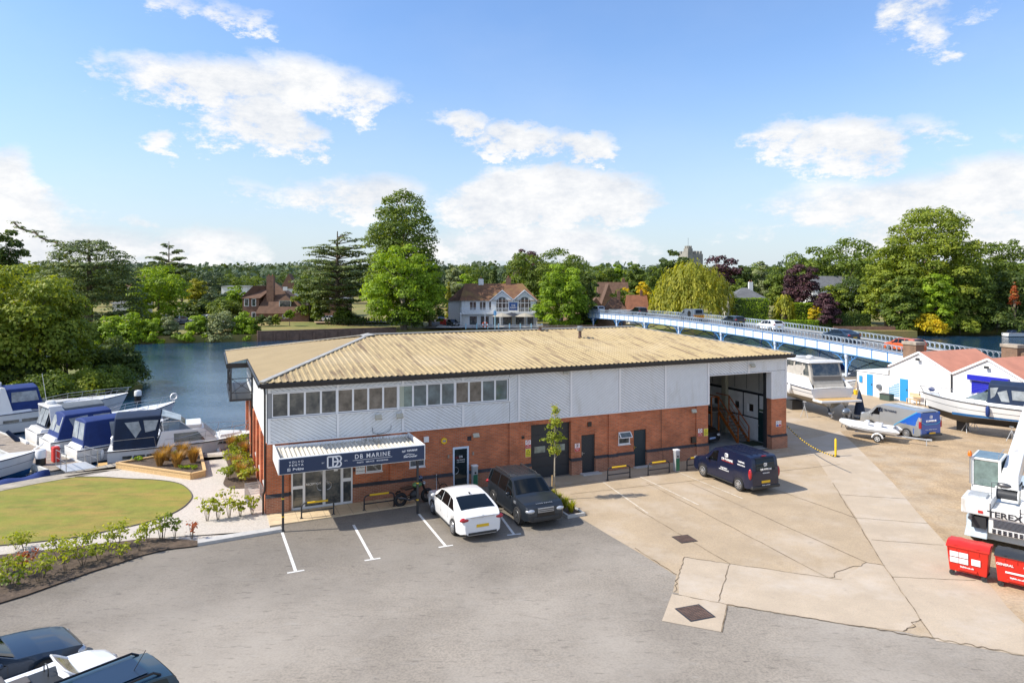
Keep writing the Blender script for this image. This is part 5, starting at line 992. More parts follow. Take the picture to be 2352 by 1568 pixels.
b = MB(); b.box((1.76,.31,2.28), (1.775,1.13,3.28)); b.box((1.83,1.2,2.28), (3.2,1.212,3.28)); b.box((1.83,.228,2.28), (3.2,.24,3.28)); b.build('cab_glass', MT['curtain_glass'], cb); MB().box((1.8,.3,3.381), (3.2,1.15,3.40)).build('roof_glass', MT['tint_glass'], cb); MB().box((2.2,.5,2.25), (2.7,.95,2.95)).build('driver_seat', MT['plastic'], cb, bevel=.05)
b = MB().tube([(1.66,1.25,2.3),(1.66,1.25,3.42)], .02); b.build('lamp_pole', MT['steel'], cb); MB().lathe([(.075,3.42),(.08,3.5),(.06,3.6),(.01,3.64)], (1.66,1.25,0), 12).build('beacon', mat('beacon', (.75,.16,.01), rough=.2), cb, smooth=40); b = MB(); b.tube([(1.8,.3,3.4),(1.8,.3,3.55),(3.2,.3,3.55)], .015); b.build('roof_rail', MT['steel'], cb)
bm_ = MB(); bm_.add([(1.2,-.42,2.4),(1.2,.14,2.4),(1.2,.14,3.0),(1.2,-.42,3.0),(12,.06,4.1),(12,.5,4.1),(12,.5,4.6),(12,.06,4.6)], [(0,1,2,3),(7,6,5,4),(0,4,5,1),(1,5,6,2),(2,6,7,3),(3,7,4,0)]); bm_.build('boom', WH, cr, bevel=.03); MB().tube([(1.9,-.15,2.2),(5,-.15,2.75)], .12, 10).build('lift_ram', MT['steel'], cr, smooth=40); MB().tube([(1.4,.14,2.3),(5,.13,3.2),(12,.1,4.0)], .012).build('rope', MT['dark_steel'], cr)
b = MB(); b.tube([(.5,.35,2.1),(.5,.35,2.75),(.45,.1,2.8)], .014); b.ell((.45,-.05,2.72), (.10,.24,.10), 12, 6); b.build('mirror_arm', MT['dark_alloy'], cr, smooth=50)

b = MB(); [b.tube([(.9+k*.12,-.75+k*.1,2.3),(1.2+k*.1,-.9+.2*k,2.75),(1.7,-.6+.1*k,2.5)], .022, 5) for k in range(4)]; b.build('hydraulic_hose', MT['rubber'], cr, smooth=40); b = MB(); b.lathe([(.22,-.3),(.22,.3)], (1.15,-.9,2.55), 14, 'x'); b.box((.3,.5,2.12), (1.0,1.1,2.2)); b.build('service_tank', MT['galv'], cr, smooth=40)
b = MB(); [b.box((-.012, y, z), (.0, y+.12, z+.012)) for y, z in ((-1.1,1.6),(-1.1,1.68))]; [b.box((-.01,y-.015,1.55), (.001,y+.015,2.05)) for y in (.33,-.6)]; b.build('panel_joint', MT['dark_steel'], cr); b = MB(); [b.bar((1.7,1.32,z), (2.3,1.32,z), .03) for z in (.5,.85,1.2,1.55)]; b.bar((1.7,1.32,.4),(1.7,1.32,2.0),.03); b.bar((2.3,1.32,.4),(2.3,1.32,2.0),.03); b.build('access_ladder', MT['steel'], cr)
# ================================================================ BOATS
class Fr:      # frustum: lower and upper rectangles given at the rear (0) and front (1)
    def __init__(s, x0, x1, w0, w1, z0, X0, X1, W0, W1, Z0, z1=None, Z1=None):
        z1 = z0 if z1 is None else z1; Z1 = Z0 if Z1 is None else Z1
        s.c = [Vector(p) for p in [(x0,-w0,z0),(x1,-w1,z1),(x1,w1,z1),(x0,w0,z0),(X0,-W0,Z0),(X1,-W1,Z1),(X1,W1,Z1),(X0,W0,Z0)]]
    def body(s, b, crown=0, m=0):
        c = s.c
        if crown:
            a = (c[4] + c[7]) / 2 + Vector((0,0,crown)); d = (c[5] + c[6]) / 2 + Vector((0,0,crown))
            q = [(c[4]*.75+c[7]*.25)+Vector((0,0,crown*.7)), (c[5]*.75+c[6]*.25)+Vector((0,0,crown*.7)), (c[4]*.25+c[7]*.75)+Vector((0,0,crown*.7)), (c[5]*.25+c[6]*.75)+Vector((0,0,crown*.7))]
            b.add(c + [a, d] + q, [(3,2,1,0),(0,1,5,4),(2,3,7,6),(1,2,6,13,9,11,5),(3,0,4,10,8,12,7),(4,5,11,10),(10,11,9,8),(8,9,13,12),(12,13,6,7)], m)
        else: b.add(c, [(3,2,1,0),(4,5,6,7),(0,1,5,4),(1,2,6,5),(2,3,7,6),(3,0,4,7)], m)
        return b
    def quad(s, b, face, Q, off=.012, m=0):      # Q = list of (u, v) in the face
        c = s.c; f = {'L': (3,2,6,7), 'R': (0,1,5,4), 'F': (1,2,6,5), 'B': (3,0,4,7)}[face]; p = [c[i] for i in f]
        n = (p[1]-p[0]).cross(p[3]-p[0]).normalized(); cc = sum(c, Vector())/8
        if n.dot(p[0]-cc) < 0: n = -n
        b.add([(p[0]*(1-u)+p[1]*u)*(1-v) + (p[3]*(1-u)+p[2]*u)*v + n*off for u, v in Q], [tuple(range(len(Q)))], m); return b
def R4(u0, u1, v0, v1): return [(u0,v0),(u1,v0),(u1,v1),(u0,v1)]
def hull(t, L, Bm, fs, fb, dr=.55, m='gel_white', bott='antifoul', rub='canvas_navy', deck='gel_white', flare=.86, rake=.16, well=None):
    n = 15; S = []
    for i in range(n):
        u = i / (n-1); x = u * L; full = 1 - max(0, (u-.45)/.55) ** 2.3; hb = Bm/2 * (.93 + .07*min(1,u/.3)) * full + .02; ch = hb * (flare if u < .6 else flare * (1 - .5*(u-.6)/.4)); sh = fs + (fb-fs) * u ** 1.7
        cz = .12 + .35 * max(0, u-.5) * 2 * max(0, u-.5) * 2 * fb * .6; kz = -dr * (1 - max(0, (u-.6)/.4) ** 2 * 1.15); xs = x - rake * L * 0
        S.append((x, hb, ch, sh, cz, kz))
    def X(x, z, u): return x - (rake*L*.62) * max(0, u-.55)/.45 * max(0, 1 - (z+dr)/(fb+dr))
    side = MB(); bo = MB(); rb = MB(); dk = MB(); rs = {1: [], -1: []}; bs = {1: [], -1: []}
    for sg in (1, -1):
        for i, (x, hb, ch, sh, cz, kz) in enumerate(S):
            u = i/(n-1); rs[sg].append([(X(x,cz,u), sg*ch, cz), (X(x,(cz+sh)/2,u), sg*(ch+(hb-ch)*.62), (cz+sh)/2), (x, sg*hb, sh)]); bs[sg].append([(X(x,kz,u), 0, kz), (X(x,cz,u), sg*ch, cz)])
        side.grid(rs[sg]); bo.grid(bs[sg]); rb.tube([(p[2][0], p[2][1]*1.01, p[2][2]-.04) for p in rs[sg]], .035, 5); rb.tube([(p[1][0], p[1][1]*1.004, p[1][2]-.0) for p in rs[sg]], .012, 4)
    s0, s1 = rs[1][0], rs[-1][0]; side.add([s0[0], s0[1], s0[2], s1[2], s1[1], s1[0]], [(0,1,2,3,4,5)]); bo.add([s0[0], bs[1][0][0], s1[0]], [(0,1,2)])
    dk.grid([[rs[1][i][2], tuple((Vector(rs[1][i][2])+Vector(rs[-1][i][2]))/2 + Vector((0,0,.05))), rs[-1][i][2]] for i in range(n)])
    side.build('hull', MT[m], t, smooth=40); bo.build('hull_bottom', MT[bott], t, smooth=40); rb.build('rubbing_strake', MT[rub], t); dk.build('deck', MT[deck], t, smooth=40); return S
def rail_(t, L, Bm, fs, fb, u0=.45, h=.6, n=6, over=.3, m='steel'):
    b = MB(); T = {1: [], -1: []}
    for sg in (1, -1):
        for i in range(n + 1):
            u = u0 + (.985-u0)*i/n; full = 1 - max(0,(u-.45)/.55)**2.3; y = sg*(Bm/2*full*.92); z = fs+(fb-fs)*u**1.7; top = (u*L + over*(i/n)*.8, y, z + h*(.55+.45*min(1,i/2))); b.tube([(u*L, y, z), top], .014, 5); T[sg].append(top)
    b.tube(T[1] + [(L+over, 0, fb+h)] + T[-1][::-1], .018, 5); b.tube([(p[0], p[1], p[2]-h*.45) for p in T[1]] + [(p[0], p[1], p[2]-h*.45) for p in T[-1][::-1]], .010, 4); b.build('bow_rail', MT[m], t)
def screen(t, fr, m='tint_glass'):
    b = MB(); fr.body(b); b.build('windscreen', MT[m], t); e = MB(); c = fr.c
    for i, j in ((4,5),(5,6),(6,7),(1,5),(2,6),(0,1),(2,3),(1,2)): e.bar(c[i], c[j], .035)
    e.build('screen_frame', MT['steel'], t)
def canopy(t, fr, m, crown=.12, wm='canopy_clear', sides=(R4(.1,.45,.3,.85), R4(.55,.92,.3,.85)), back=(R4(.08,.46,.35,.92), R4(.54,.92,.35,.92)), frontw=(R4(.06,.94,.35,.92),)):
    b = MB(); fr.body(b, crown); o = b.build('canopy', MT[m], t, smooth=35, bevel=.07); w = MB()
    for f, Q in (('L', sides), ('R', sides), ('B', back), ('F', frontw)):
        for q in Q: fr.quad(w, f, q, .015)
    w.build('canopy_window', MT[wm], o, fix=False); return o
MT['canopy_clear'] = mat('canopy_clear', (.30,.33,.35), rough=.12, var=.35, vs=1.5, spec=.8)
def fender(t, x, y, z, m='gel_white', s=1):
    MB().lathe([(.02,.42*s),(.05,.36*s),(.12*s,.28*s),(.13*s,0),(.12*s,-.25*s),(.03,-.33*s)], (x,y,z), 10).build('fender', MT[m], t, smooth=60); 
def cabwin(t, fr, quads, m='win_glass', faces=('L','R')):
    b = MB()
    for f in faces:
        for q in quads: fr.quad(b, f, q, .014)
    b.build('cabin_window', MT[m], t, fix=False)
def boat(name, label, loc, deg, group=None, cat='boat'): return thing(name, label, cat, loc, R(deg), group)
GB = 'motor boats moored in the marina basin'
# B1 aft-cabin cruiser along the quay
t = boat('motor_cruiser', 'large white cruiser with dark navy aft canopy moored along the quay beside the planter', (-25.0,42.55,WZ), 25.5, GB); L, Bm = 8.8, 3.1
hull(t, L, Bm, 1.55, 1.75, .6, bott='antifoul_grey', rub='black_trim'); MB().box((-.75,-1.25,.22), (0,1.25,.32)).build('swim_platform', MT['teak'], t, bevel=.03); MB().box((-.78,-1.28,.16), (0,1.28,.215)).build('platform_edge', MT['gel_white'], t, bevel=.03)
f = Fr(.25,2.6,1.35,1.42,1.55, .35,2.9,1.05,1.15,3.45); canopy(t, f, 'canvas_navy', .18, sides=([(.22,.84),(.52,.86),(.60,.60),(.50,.34)],[(.62,.88),(.95,.86),(.92,.55),(.70,.5)]), back=(R4(.08,.45,.35,.92), R4(.55,.92,.35,.92)), frontw=())
f2 = Fr(2.6,6.3,1.4,1.15,1.5, 2.9,5.3,1.2,1.05,2.45); b = MB(); f2.body(b,.06); b.build('cabin', MT['gel_white'], t, bevel=.05); cabwin(t, f2, [R4(.28,.80,.22,.80)], 'win_glass'); 
f3 = Fr(3.0,4.6,1.15,1.05,2.45, 2.95,3.9,1.05,.95,3.0); b = MB(); 
for i, j in ((4,5),(5,6),(6,7),(1,5),(2,6),(0,4),(3,7)): b.bar(f3.c[i], f3.c[j], .045)
b.build('screen_frame', MT['gel_white'], t); b = MB(); [f3.quad(b, q, R4(0,1,0,1), 0) for q in 'LRF']; b.build('windscreen', MT['clear_vinyl'], t, fix=False)
b = MB(); b.box((2.8,-.9,2.45), (3.3,.9,2.75)); b.box((3.9,-1.0,2.44), (5.2,1.0,2.72)); b.build('helm_console', MT['gel_white'], t, bevel=.08)
b = MB(); b.bar((2.9,1.15,3.40), (4.0,1.0,3.0), .03); b.bar((2.9,-1.15,3.40), (4.0,-1.0,3.0), .03); b.add([(2.9,-1.15,3.45),(2.9,1.15,3.45),(4.0,1.0,3.02),(4.0,-1.0,3.02)], [(0,1,2,3)]); b.build('canopy_front', MT['canopy_clear'], t, fix=False)
f4 = Fr(6.2,8.0,1.0,.35,1.55, 6.3,7.5,.8,.3,1.85); b = MB(); f4.body(b,.04); b.build('fore_cabin', MT['gel_white'], t, bevel=.04)
b = MB(); 
for x0, x1 in ((.8,1.3),(1.4,2.0),(2.1,2.6)): 
    for sg in (1,-1): b.box((x0, sg*1.53-.012, 1.02), (x1, sg*1.53+.012, 1.2))
for x0, x1 in ((6.0,6.4),(6.45,6.8)):
    for sg in (1,-1): b.box((x0, sg*1.25-.02, 1.35), (x1, sg*1.25+.02, 1.5))
b.build('hull_window', MT['win_glass'], t); rail_(t, L, Bm, 1.55, 1.75, .42, .65)
for x in (1.6,4.2,6.2,7.2): fender(t, x, -1.45 if x < 6 else -1.15, .75)
MB().torus((.12,.3,1.8), .28, .07, 'x', 16, 6).build('lifebuoy', MT['gel_white'], t, smooth=60); b = MB(); [b.tube([(-.02,y,.3),(-.02,y,1.5)], .015) for y in (-.4,-.1)]; [b.tube([(-.02,-.4,z),(-.02,-.1,z)], .015) for z in (.5,.8,1.1,1.4)]; b.build('boarding_ladder', MT['steel'], t)
b = MB(); b.tube([(.3,-1.4,1.6),(.3,-1.4,2.15),(2.5,-1.45,2.2),(2.6,-1.45,1.6)], .015); b.tube([(3.0,-1.5,1.6),(3.1,-1.5,2.0),(5.5,-1.45,2.0),(6.2,-1.3,1.75)], .013); b.build('side_rail', MT['steel'], t)
# B2 small weekender
def sport(label, loc, deg, L, Bm, fs, fb, cm, can, screenf=None, arch=False, rub='canvas_navy', plat=True, crown=.14, wins=None, cabx=None):
    t = boat('motor_cruiser', label, (*loc, WZ), deg, GB); hull(t, L, Bm, fs, fb, .5, bott='antifoul', rub=rub)
    if plat: MB().box((-.7,-Bm*.40,.25), (.02,Bm*.40,.36)).build('swim_platform', MT['gel_white'], t, bevel=.05); MB().box((-.62,-Bm*.33,.362), (-.05,Bm*.33,.372)).build('teak_pad', MT['teak'], t)
    b = MB(); f = Fr(.15,L*.42,Bm*.44,Bm*.42,fs-.02, .3,L*.40,Bm*.40,Bm*.38,fs+.22); f.body(b); b.build('coaming', MT['gel_white'], t, bevel=.05)
    x0 = L*.38; f = Fr(x0,L*.80,Bm*.38,Bm*.14,fs+.05, x0+.1,L*.74,Bm*.31,Bm*.10,fs+.42, z1=fs+(fb-fs)*.6, Z1=fs+(fb-fs)*.6+.14); b = MB(); f.body(b,.05); b.build('fore_cabin', MT['gel_white'], t, bevel=.06)
    b = MB(); f.quad(b,'L',R4(.25,.55,.3,.8)); f.quad(b,'R',R4(.25,.55,.3,.8)); b.build('cabin_window', MT['win_glass'], t, fix=False)
    ws = Fr(L*.38,L*.56,Bm*.37,Bm*.26,fs+.28, L*.38,L*.45,Bm*.31,Bm*.24,fs+.85); b = MB(); [ws.quad(b, q, R4(0,1,0,1), 0) for q in 'LRF']; b.build('windscreen', MT['tint_glass'], t, fix=False); e = MB(); [e.bar(ws.c[i], ws.c[j], .035) for i, j in ((4,5),(5,6),(6,7),(1,5),(2,6),(0,4),(3,7))]; e.build('screen_frame', MT['steel'], t)
    kw = wins or {}; canopy(t, Fr(*can), cm, crown, **kw); rail_(t, L, Bm, fs, fb, .5, .5)
    for x in (L*.2, L*.45): fender(t, x, -Bm*.49, fs*.5, 'canvas_blue' if random.random() < .5 else 'gel_white', .9)
    return t
t = sport('small white cabin cruiser with royal blue canopy between the two navy topped boats', (-28.55,44.3), 50, 7.2, 2.5, 1.05, 1.3, 'canvas_blue', (.35,2.9,1.12,1.05,1.1, .55,3.0,.95,.9,2.75), wins=dict(sides=([(.58,.88),(.95,.88),(.95,.3),(.66,.3)],), back=(R4(.05,.47,.30,.94),R4(.53,.95,.30,.94)), frontw=()))
text('GOLD 77', .22, MT['canvas_navy'], t, (1.9,-1.245,.82), (R(90),0,0), ext=.03)
t = sport('white sports cruiser with a long royal blue canopy', (-31.6,46.3), 49, 8.2, 2.7, 1.1, 1.35, 'canvas_blue', (.4,4.0,1.2,1.1,1.15, .9,3.8,1.0,.92,2.75), wins=dict(sides=([(.10,.85),(.48,.90),(.56,.42),(.30,.25)],[(.60,.88),(.96,.88),(.94,.45),(.64,.5)]), back=(R4(.06,.46,.3,.92),R4(.54,.94,.3,.92)), frontw=(R4(.05,.95,.4,.9),)))
t = sport('white sports cruiser with radar arch and grey canopy top', (-34.0,48.4), 49, 9.9, 3.1, 1.25, 2.05, 'canvas_grey', (.9,4.2,1.3,1.2,1.3, 1.6,4.4,1.1,1.0,2.75), crown=.2, wins=dict(sides=([(.1,.1),(.5,.85),(.6,.85),(.5,.1)],R4(.62,.95,.3,.85)), back=(R4(.06,.46,.25,.92),R4(.54,.94,.25,.92)), frontw=(R4(.05,.95,.3,.9),)))
b = MB(); [b.add([(.9,sg*1.38-.05,1.3),(2.6,sg*1.38-.05,1.3),(1.55,sg*1.2-.05,2.9),(.75,sg*1.2-.05,2.9),(.9,sg*1.38+.05,1.3),(2.6,sg*1.38+.05,1.3),(1.55,sg*1.2+.05,2.9),(.75,sg*1.2+.05,2.9)], [(0,1,2,3),(7,6,5,4),(0,4,5,1),(1,5,6,2),(2,6,7,3),(3,7,4,0)]) for sg in (1,-1)]; b.box((.72,-1.25,2.85), (1.6,1.25,3.0)); b.build('radar_arch', MT['gel_white'], t, bevel=.05); MB().lathe([(.3,3.0),(.33,3.06),(.3,3.2),(.1,3.26)], (1.2,.1,0), 16).build('radar_dome', MT['gel_white'], t, smooth=50); MB().tube([(1.1,.5,3.0),(.8,.5,5.2)], .014).build('aerial', MT['gel_white'], t)
b = MB(); b.add([(.55,-1.1,1.25),(.55,1.1,1.25),(1.0,1.0,2.85),(1.0,-1.0,2.85)], [(0,1,2,3)]); b.build('rear_curtain', MT['canvas_navy'], t, fix=False); b = MB(); b.add([(.60,-.95,1.65),(.60,-.05,1.65),(.95,-.05,2.75),(.95,-.9,2.75)], [(0,1,2,3)]); b.add([(.60,.95,1.65),(.60,.05,1.65),(.95,.05,2.75),(.95,.9,2.75)], [(0,1,2,3)]); [setattr(b, 'v', [(x-.03, y, z) for x, y, z in b.v])]; b.build('curtain_window', MT['canopy_clear'], t, fix=False)
MB().box((-.55,-1.0,.4), (-.35,1.0,.75)).build('transom_step', MT['gel_white'], t, bevel=.05); b = MB(); b.tube([(-.5,.4,.45),(-1.2,.9,1.3)], [.18,.12], 8); b.build('covered_davit', MT['canvas_navy'], t, smooth=40); MB().torus((9.7,-.3,2.5), .25, .07, 'y', 14, 6).build('horseshoe_buoy', MT['gel_white'], t, smooth=60)
t = sport('white flybridge cruiser with blue canopies at the left edge, furthest of the moored row', (-42.4,51.2), 48, 12.6, 3.7, 1.6, 2.0, 'canvas_blue', (1.5,6.0,1.5,1.4,1.75, 1.9,5.6,1.3,1.2,3.45), crown=.2, wins=dict(sides=(R4(.05,.40,.35,.85),R4(.52,.95,.4,.85)), back=(), frontw=(R4(.05,.95,.3,.9),)))
b = MB(); b.add([(3.0,-1.65,1.6),(3.9,-1.65,1.6),(3.4,-1.4,3.6),(3.1,-1.4,3.6),(3.0,1.65,1.6),(3.9,1.65,1.6),(3.4,1.4,3.6),(3.1,1.4,3.6)], [(0,1,2,3),(4,5,6,7),(3,2,6,7),(0,3,7,4),(1,2,6,5)]); b.build('radar_arch', MT['gel_white'], t); MB().lathe([(.25,3.6),(.27,3.9),(.1,4.0)], (3.2,0,0), 14).build('radar_dome', MT['gel_white'], t, smooth=50)
b = MB(); [b.box((x0, sg*1.83-.02, .95), (x1, sg*1.83+.02, 1.15)) for x0, x1 in ((3.2,4.2),(4.4,5.6)) for sg in (1,-1)]; b.build('hull_window', MT['win_glass'], t)
# B6 bow at left, B7 covered dinghy
t = boat('sports_boat', 'white open sports boat whose bow shows at the left edge below the pontoon', (-34.2,39.6,WZ), 26, GB); hull(t, 5.6, 2.3, .95, 1.45, .4); b = MB(); Fr(1.2,3.8,.8,.45,1.12,1.3,3.4,.7,.35,1.3).body(b); b.build('fore_cabin', MT['teak'], t, bevel=.05); b = MB(); b.tube([(5.4,.25,1.5),(5.9,.2,1.8),(5.9,-.2,1.8),(5.4,-.25,1.5)], .03); b.build('pulpit', MT['gel_white'], t)
q0, q1 = lz(-120,1105,-.35), lz(392,985,-.35); t = boat('covered_dinghy', 'long low boat under a blue cover against the quay wall', (q0.x, q0.y + .55, WZ), math.degrees(math.atan2(q1.y-q0.y, q1.x-q0.x)), None); L = (q1-q0).length; b = MB(); b.grid([[(u*L, y*(1-.75*max(0,(u-.5)/.5)**2), z + .16*math.sin(9*u)*(.5 if z > .7 else .1)) for y, z in ((-.85,.25),(-.8,.6),(-.35,.85),(0,.98),(.35,.85),(.8,.6),(.85,.25))] for u in np.linspace(0,1,12)]); b.build('cover', MT['canvas_blue'], t, smooth=50, fix=False); b = MB(); b.grid([[(u*L, y*(1-.8*max(0,(u-.5)/.5)**2), z) for y, z in ((-.8,.5),(-.6,-.1),(0,-.25),(.6,-.1),(.8,.5))] for u in np.linspace(0,1,8)]); b.build('hull', MT['gel_white'], t, smooth=50, fix=False)
# pontoon, gangway, piles
pd = Vector((-.80,.60,0)); po = Vector((-26.9,41.4,0)); pn_ = Vector((.60,.80,0))
t = thing('pontoon', 'grey planked floating pontoon behind the boats with white edge beams', 'pontoon', (po.x, po.y, WZ), math.atan2(pd.y, pd.x)); b = MB()
for k in range(100): b.box((k*.17,-.9,.5), (k*.17+.155,.9,.56))
b.build('decking', MT['old_timber'], t); b = MB(); b.box((0,-1.05,.3), (17,-.9,.62)); b.box((0,.9,.3), (17,1.05,.62)); b.box((0,-.89,.0), (17,.89,.45)); b.build('edge_beam', mat('beam', (.55,.54,.5), rough=.8, var=.15), t)
g0, g1 = lz(760,935,.08), Vector((-27.2,42.2,-.6)); t = thing('gangway', 'grey ramp with handrails from the quay down to the pontoon', 'gangway', g0, 0); d = g1 - g0; nn = Vector((-d.y,d.x,0)).normalized()*.75
b = MB(); b.add([-nn+Vector((0,0,-.04)), nn+Vector((0,0,-.04)), nn+d+Vector((0,0,-.04)), -nn+d+Vector((0,0,-.04)), -nn, nn, nn+d, -nn+d], [(3,2,1,0),(4,5,6,7),(0,1,5,4),(1,2,6,5),(2,3,7,6),(3,0,4,7)]); b.build('ramp', MT['galv'], t); b = MB()
for sg in (-1,1):
    P = [nn*sg + d*u + Vector((0,0,.95)) for u in (0,.5,1)]; b.tube([nn*sg] + P + [nn*sg + d], .022); b.tube([nn*sg + d*.5, nn*sg + d*.5 + Vector((0,0,.95))], .02); b.tube([nn*sg + Vector((0,0,.5)), nn*sg + d + Vector((0,0,.5))], .015)
b.build('handrail', MT['steel'], t)
def pile(p, z, r, lab):
    t = thing('mooring_pile', lab, 'mooring pile', (p[0], p[1], WZ - .5), 0); MB().lathe([(r,-2),(r,z-WZ+.1)], n=18).build('post', MT['black_trim'], t, smooth=40); MB().lathe([(r*1.12,z-WZ+.1),(r*1.12,z-WZ+.5),(r*.9,z-WZ+.6),(.02,z-WZ+.66)], n=18).build('cap', MT['gel_white'], t, smooth=40)
pile((-28.9,42.0), .2, .27, 'black mooring pile with white cap beside the red cabinet'); pile((-36.6,67.0), -.1, .3, 'black mooring pile with white cap behind the cruiser bows'); pile((33.6,72.0), 1.6, .42, 'black mooring pile with white cap beside the bridge column')
t = thing('cabinet', 'red cabinet standing on the pontoon behind the black pile', 'cabinet', (-28.5,42.75,WZ+.56), R(140)); MB().box((-.25,-.18,0), (.25,.18,.95)).build('body', MT['sign_red'], t, bevel=.06); MB().box((-.2,-.19,.1), (.2,-.18,.85)).build('door', MT['sign_red'], t)
t = thing('ladder', 'small yellow ladder on the pontoon edge', 'ladder', (-30.7,42.6,WZ), R(140)); b = MB(); [b.bar((x,0,.1), (x,0,1.15), .04) for x in (-.16,.16)]; [b.bar((-.16,0,z), (.16,0,z), .03) for z in (.3,.55,.8)]; b.build('frame', MT['yellow'], t)
for x, y, lab in ((-35.9,47.0,'white power pedestal on the pontoon behind the arch topped cruiser'), (-28.6,41.9+1.2,'white power pedestal on the pontoon by the gangway rails')): t = thing('power_pedestal', lab, 'pedestal', (x,y,WZ+.56), R(140)); MB().box((-.13,-.13,0), (.13,.13,.95)).build('body', MT['gel_white'], t, bevel=.03); MB().box((-.14,-.14,.7), (.14,.14,.8)).build('band', MT['canvas_blue'], t)
# timber planter with grasses
pl = [lz(1080,872,.35), lz(1770,972,.35), lz(1895,945,.35), lz(1850,742,.35)]; t = thing('planter', 'raised timber planter of dry grasses by the quay', 'planter', (pl[0].x, pl[0].y, 0), 0); b = MB()
for i in range(4):
    a, c = pl[i] - pl[0], pl[(i+1)%4] - pl[0]
    for z in (.07,.22): b.bar((a.x,a.y,z+.02), (c.x,c.y,z+.02), .10, .145)
    b.bar((a.x,a.y,.345), (c.x,c.y,.345), .16, .06)
b.build('timber_wall', MT['timber'], t); MB().poly([(p.x-pl[0].x, p.y-pl[0].y, .27) for p in pl]).build('soil', MT['soil'], t)
# ---- boats ashore
K('canvas_cream', (.42,.39,.34), rough=.8, var=.1); t = boat('motor_yacht', 'large white yacht with hard top standing on props, seen from its stern', (24.95,53.3,1.45), 101); L, Bm = 11.5, 4.0; hull(t, L, Bm, .85, 1.95, .7, bott='antifoul_grey', rub='canvas_navy')
b = MB(); b.box((-1.1,-1.75,-.08), (.02,1.75,.10)); b.build('swim_platform', MT['gel_white'], t, bevel=.05); MB().box((-1.02,-1.6,.102), (.0,1.6,.112)).build('teak_pad', MT['teak'], t)
b = MB()
for sg in (1,-1): b.add([(.0,sg*1.85,.8),(6,sg*1.85,.9),(6,sg*1.6,1.75),(1.0,sg*1.6,1.6),(.0,sg*1.65,.8),(6,sg*1.6,.9),(6,sg*1.4,1.75),(1.0,sg*1.4,1.6)], [(0,1,2,3),(7,6,5,4),(3,2,6,7),(0,3,7,4),(1,2,6,5),(0,1,5,4)])
b.build('coaming', MT['gel_white'], t); b = MB(); b.add([(-.02,-1.3,.12),(-.02,1.3,.12),(.45,1.3,1.15),(.45,-1.3,1.15),(.5,-1.3,.12),(.5,1.3,.12)], [(0,1,2,3),(0,3,4),(1,5,2)]); b.build('transom', MT['canvas_cream'], t, fix=False)
f = Fr(.5,5.4,1.42,1.35,1.0,1.0,4.6,1.38,1.2,2.75); canopy(t, f, 'canvas_cream', .02, 'win_glass', sides=(R4(.05,.22,.42,.94),R4(.27,.52,.42,.94),[(.58,.42),(.74,.42),(.92,.94),(.58,.94)]), back=(R4(.08,.92,.45,.95),), frontw=(R4(.05,.95,.3,.9),))
b = MB(); f.quad(b, 'B', R4(.06,.94,.22,.40), .02); b.build('rear_flap', mat('flap', (.12,.11,.10), rough=.8), t, fix=False)
b = MB(); Fr(.75,5.0,1.6,1.3,2.74,.85,4.7,1.5,1.15,2.90).body(b,.06); b.build('hard_top', MT['gel_white'], t, bevel=.05); MB().box((1.6,-.9,2.955), (3.6,.9,2.975)).build('sunroof', MT['deck_grey'], t); MB().lathe([(.16,2.9),(.28,2.98),(.28,3.12),(.15,3.18)], (2.6,.2,0), 14).build('radar_dome', MT['gel_white'], t, smooth=50)
b = MB(); Fr(5.0,10.0,1.5,.4,1.45,5.2,9.2,1.2,.3,2.0,z1=1.8,Z1=1.95).body(b,.05); b.build('fore_cabin', MT['gel_white'], t, bevel=.08); rail_(t, L, Bm, .85, 1.95, .42, .6)
for y in (-.75,.75): b = MB(); b.tube([(-.1,y,-.1),(-.55,y,-.25),(-.6,y,-.85)], [.2,.22,.13], 8); b.ell((-.75,y,-.95), (.22,.09,.09), 10, 6); [b.add([(-.9,y,-.95),(-.93,y+.28*math.cos(k*2.1),-.95+.28*math.sin(k*2.1)),(-.87,y+.28*math.cos(k*2.1+.7),-.95+.28*math.sin(k*2.1+.7))], [(0,1,2)]) for k in range(3)]; b.build('stern_drive', MT['galv'], t, smooth=50, fix=False)
fender(t, 2.6, 2.02, .5, 'gel_white', 1.2)
def stand(x, y, h, lab, m='galv'):
    s = thing('boat_stand', lab, 'boat stand', (x,y,.01), random.random()); b = MB(); [b.tube([(0,0,h*.75),(.32*math.cos(k*2.09),.32*math.sin(k*2.09),0)], .02) for k in range(3)]; b.tube([(0,0,h*.5),(0,0,h)], .022); b.box((-.12,-.12,h), (.12,.12,h+.03)); b.build('legs', MT[m], s)
stand(22.9,53.6,1.2,'steel prop stand under the port quarter of the large yacht'); stand(26.9,53.2,1.15,'steel prop stand under the far side of the large yacht'); stand(21.3,55.5,1.2,'steel prop stand nearest the brick pier'); stand(20.6,56.5,1.2,'steel prop stand half hidden behind the brick pier')
for x, y, lab in ((23.6,57.2,'dark keel block under the large yacht'),): s = thing('keel_block', lab, 'keel block', (x,y,.01), R(12)); MB().box((-.5,-.4,0), (.5,.4,.74)).build('timbers', MT['dark_steel'], s)
t = boat('sports_cruiser', 'white sports cruiser with blue bottom stripe and navy canopy standing on props', (35.0,45.05,1.25), 138.5); L, Bm = 7.0, 2.7; hull(t, L, Bm, .95, 1.40, .5, bott='black_trim', rub='dark_steel'); b = MB()
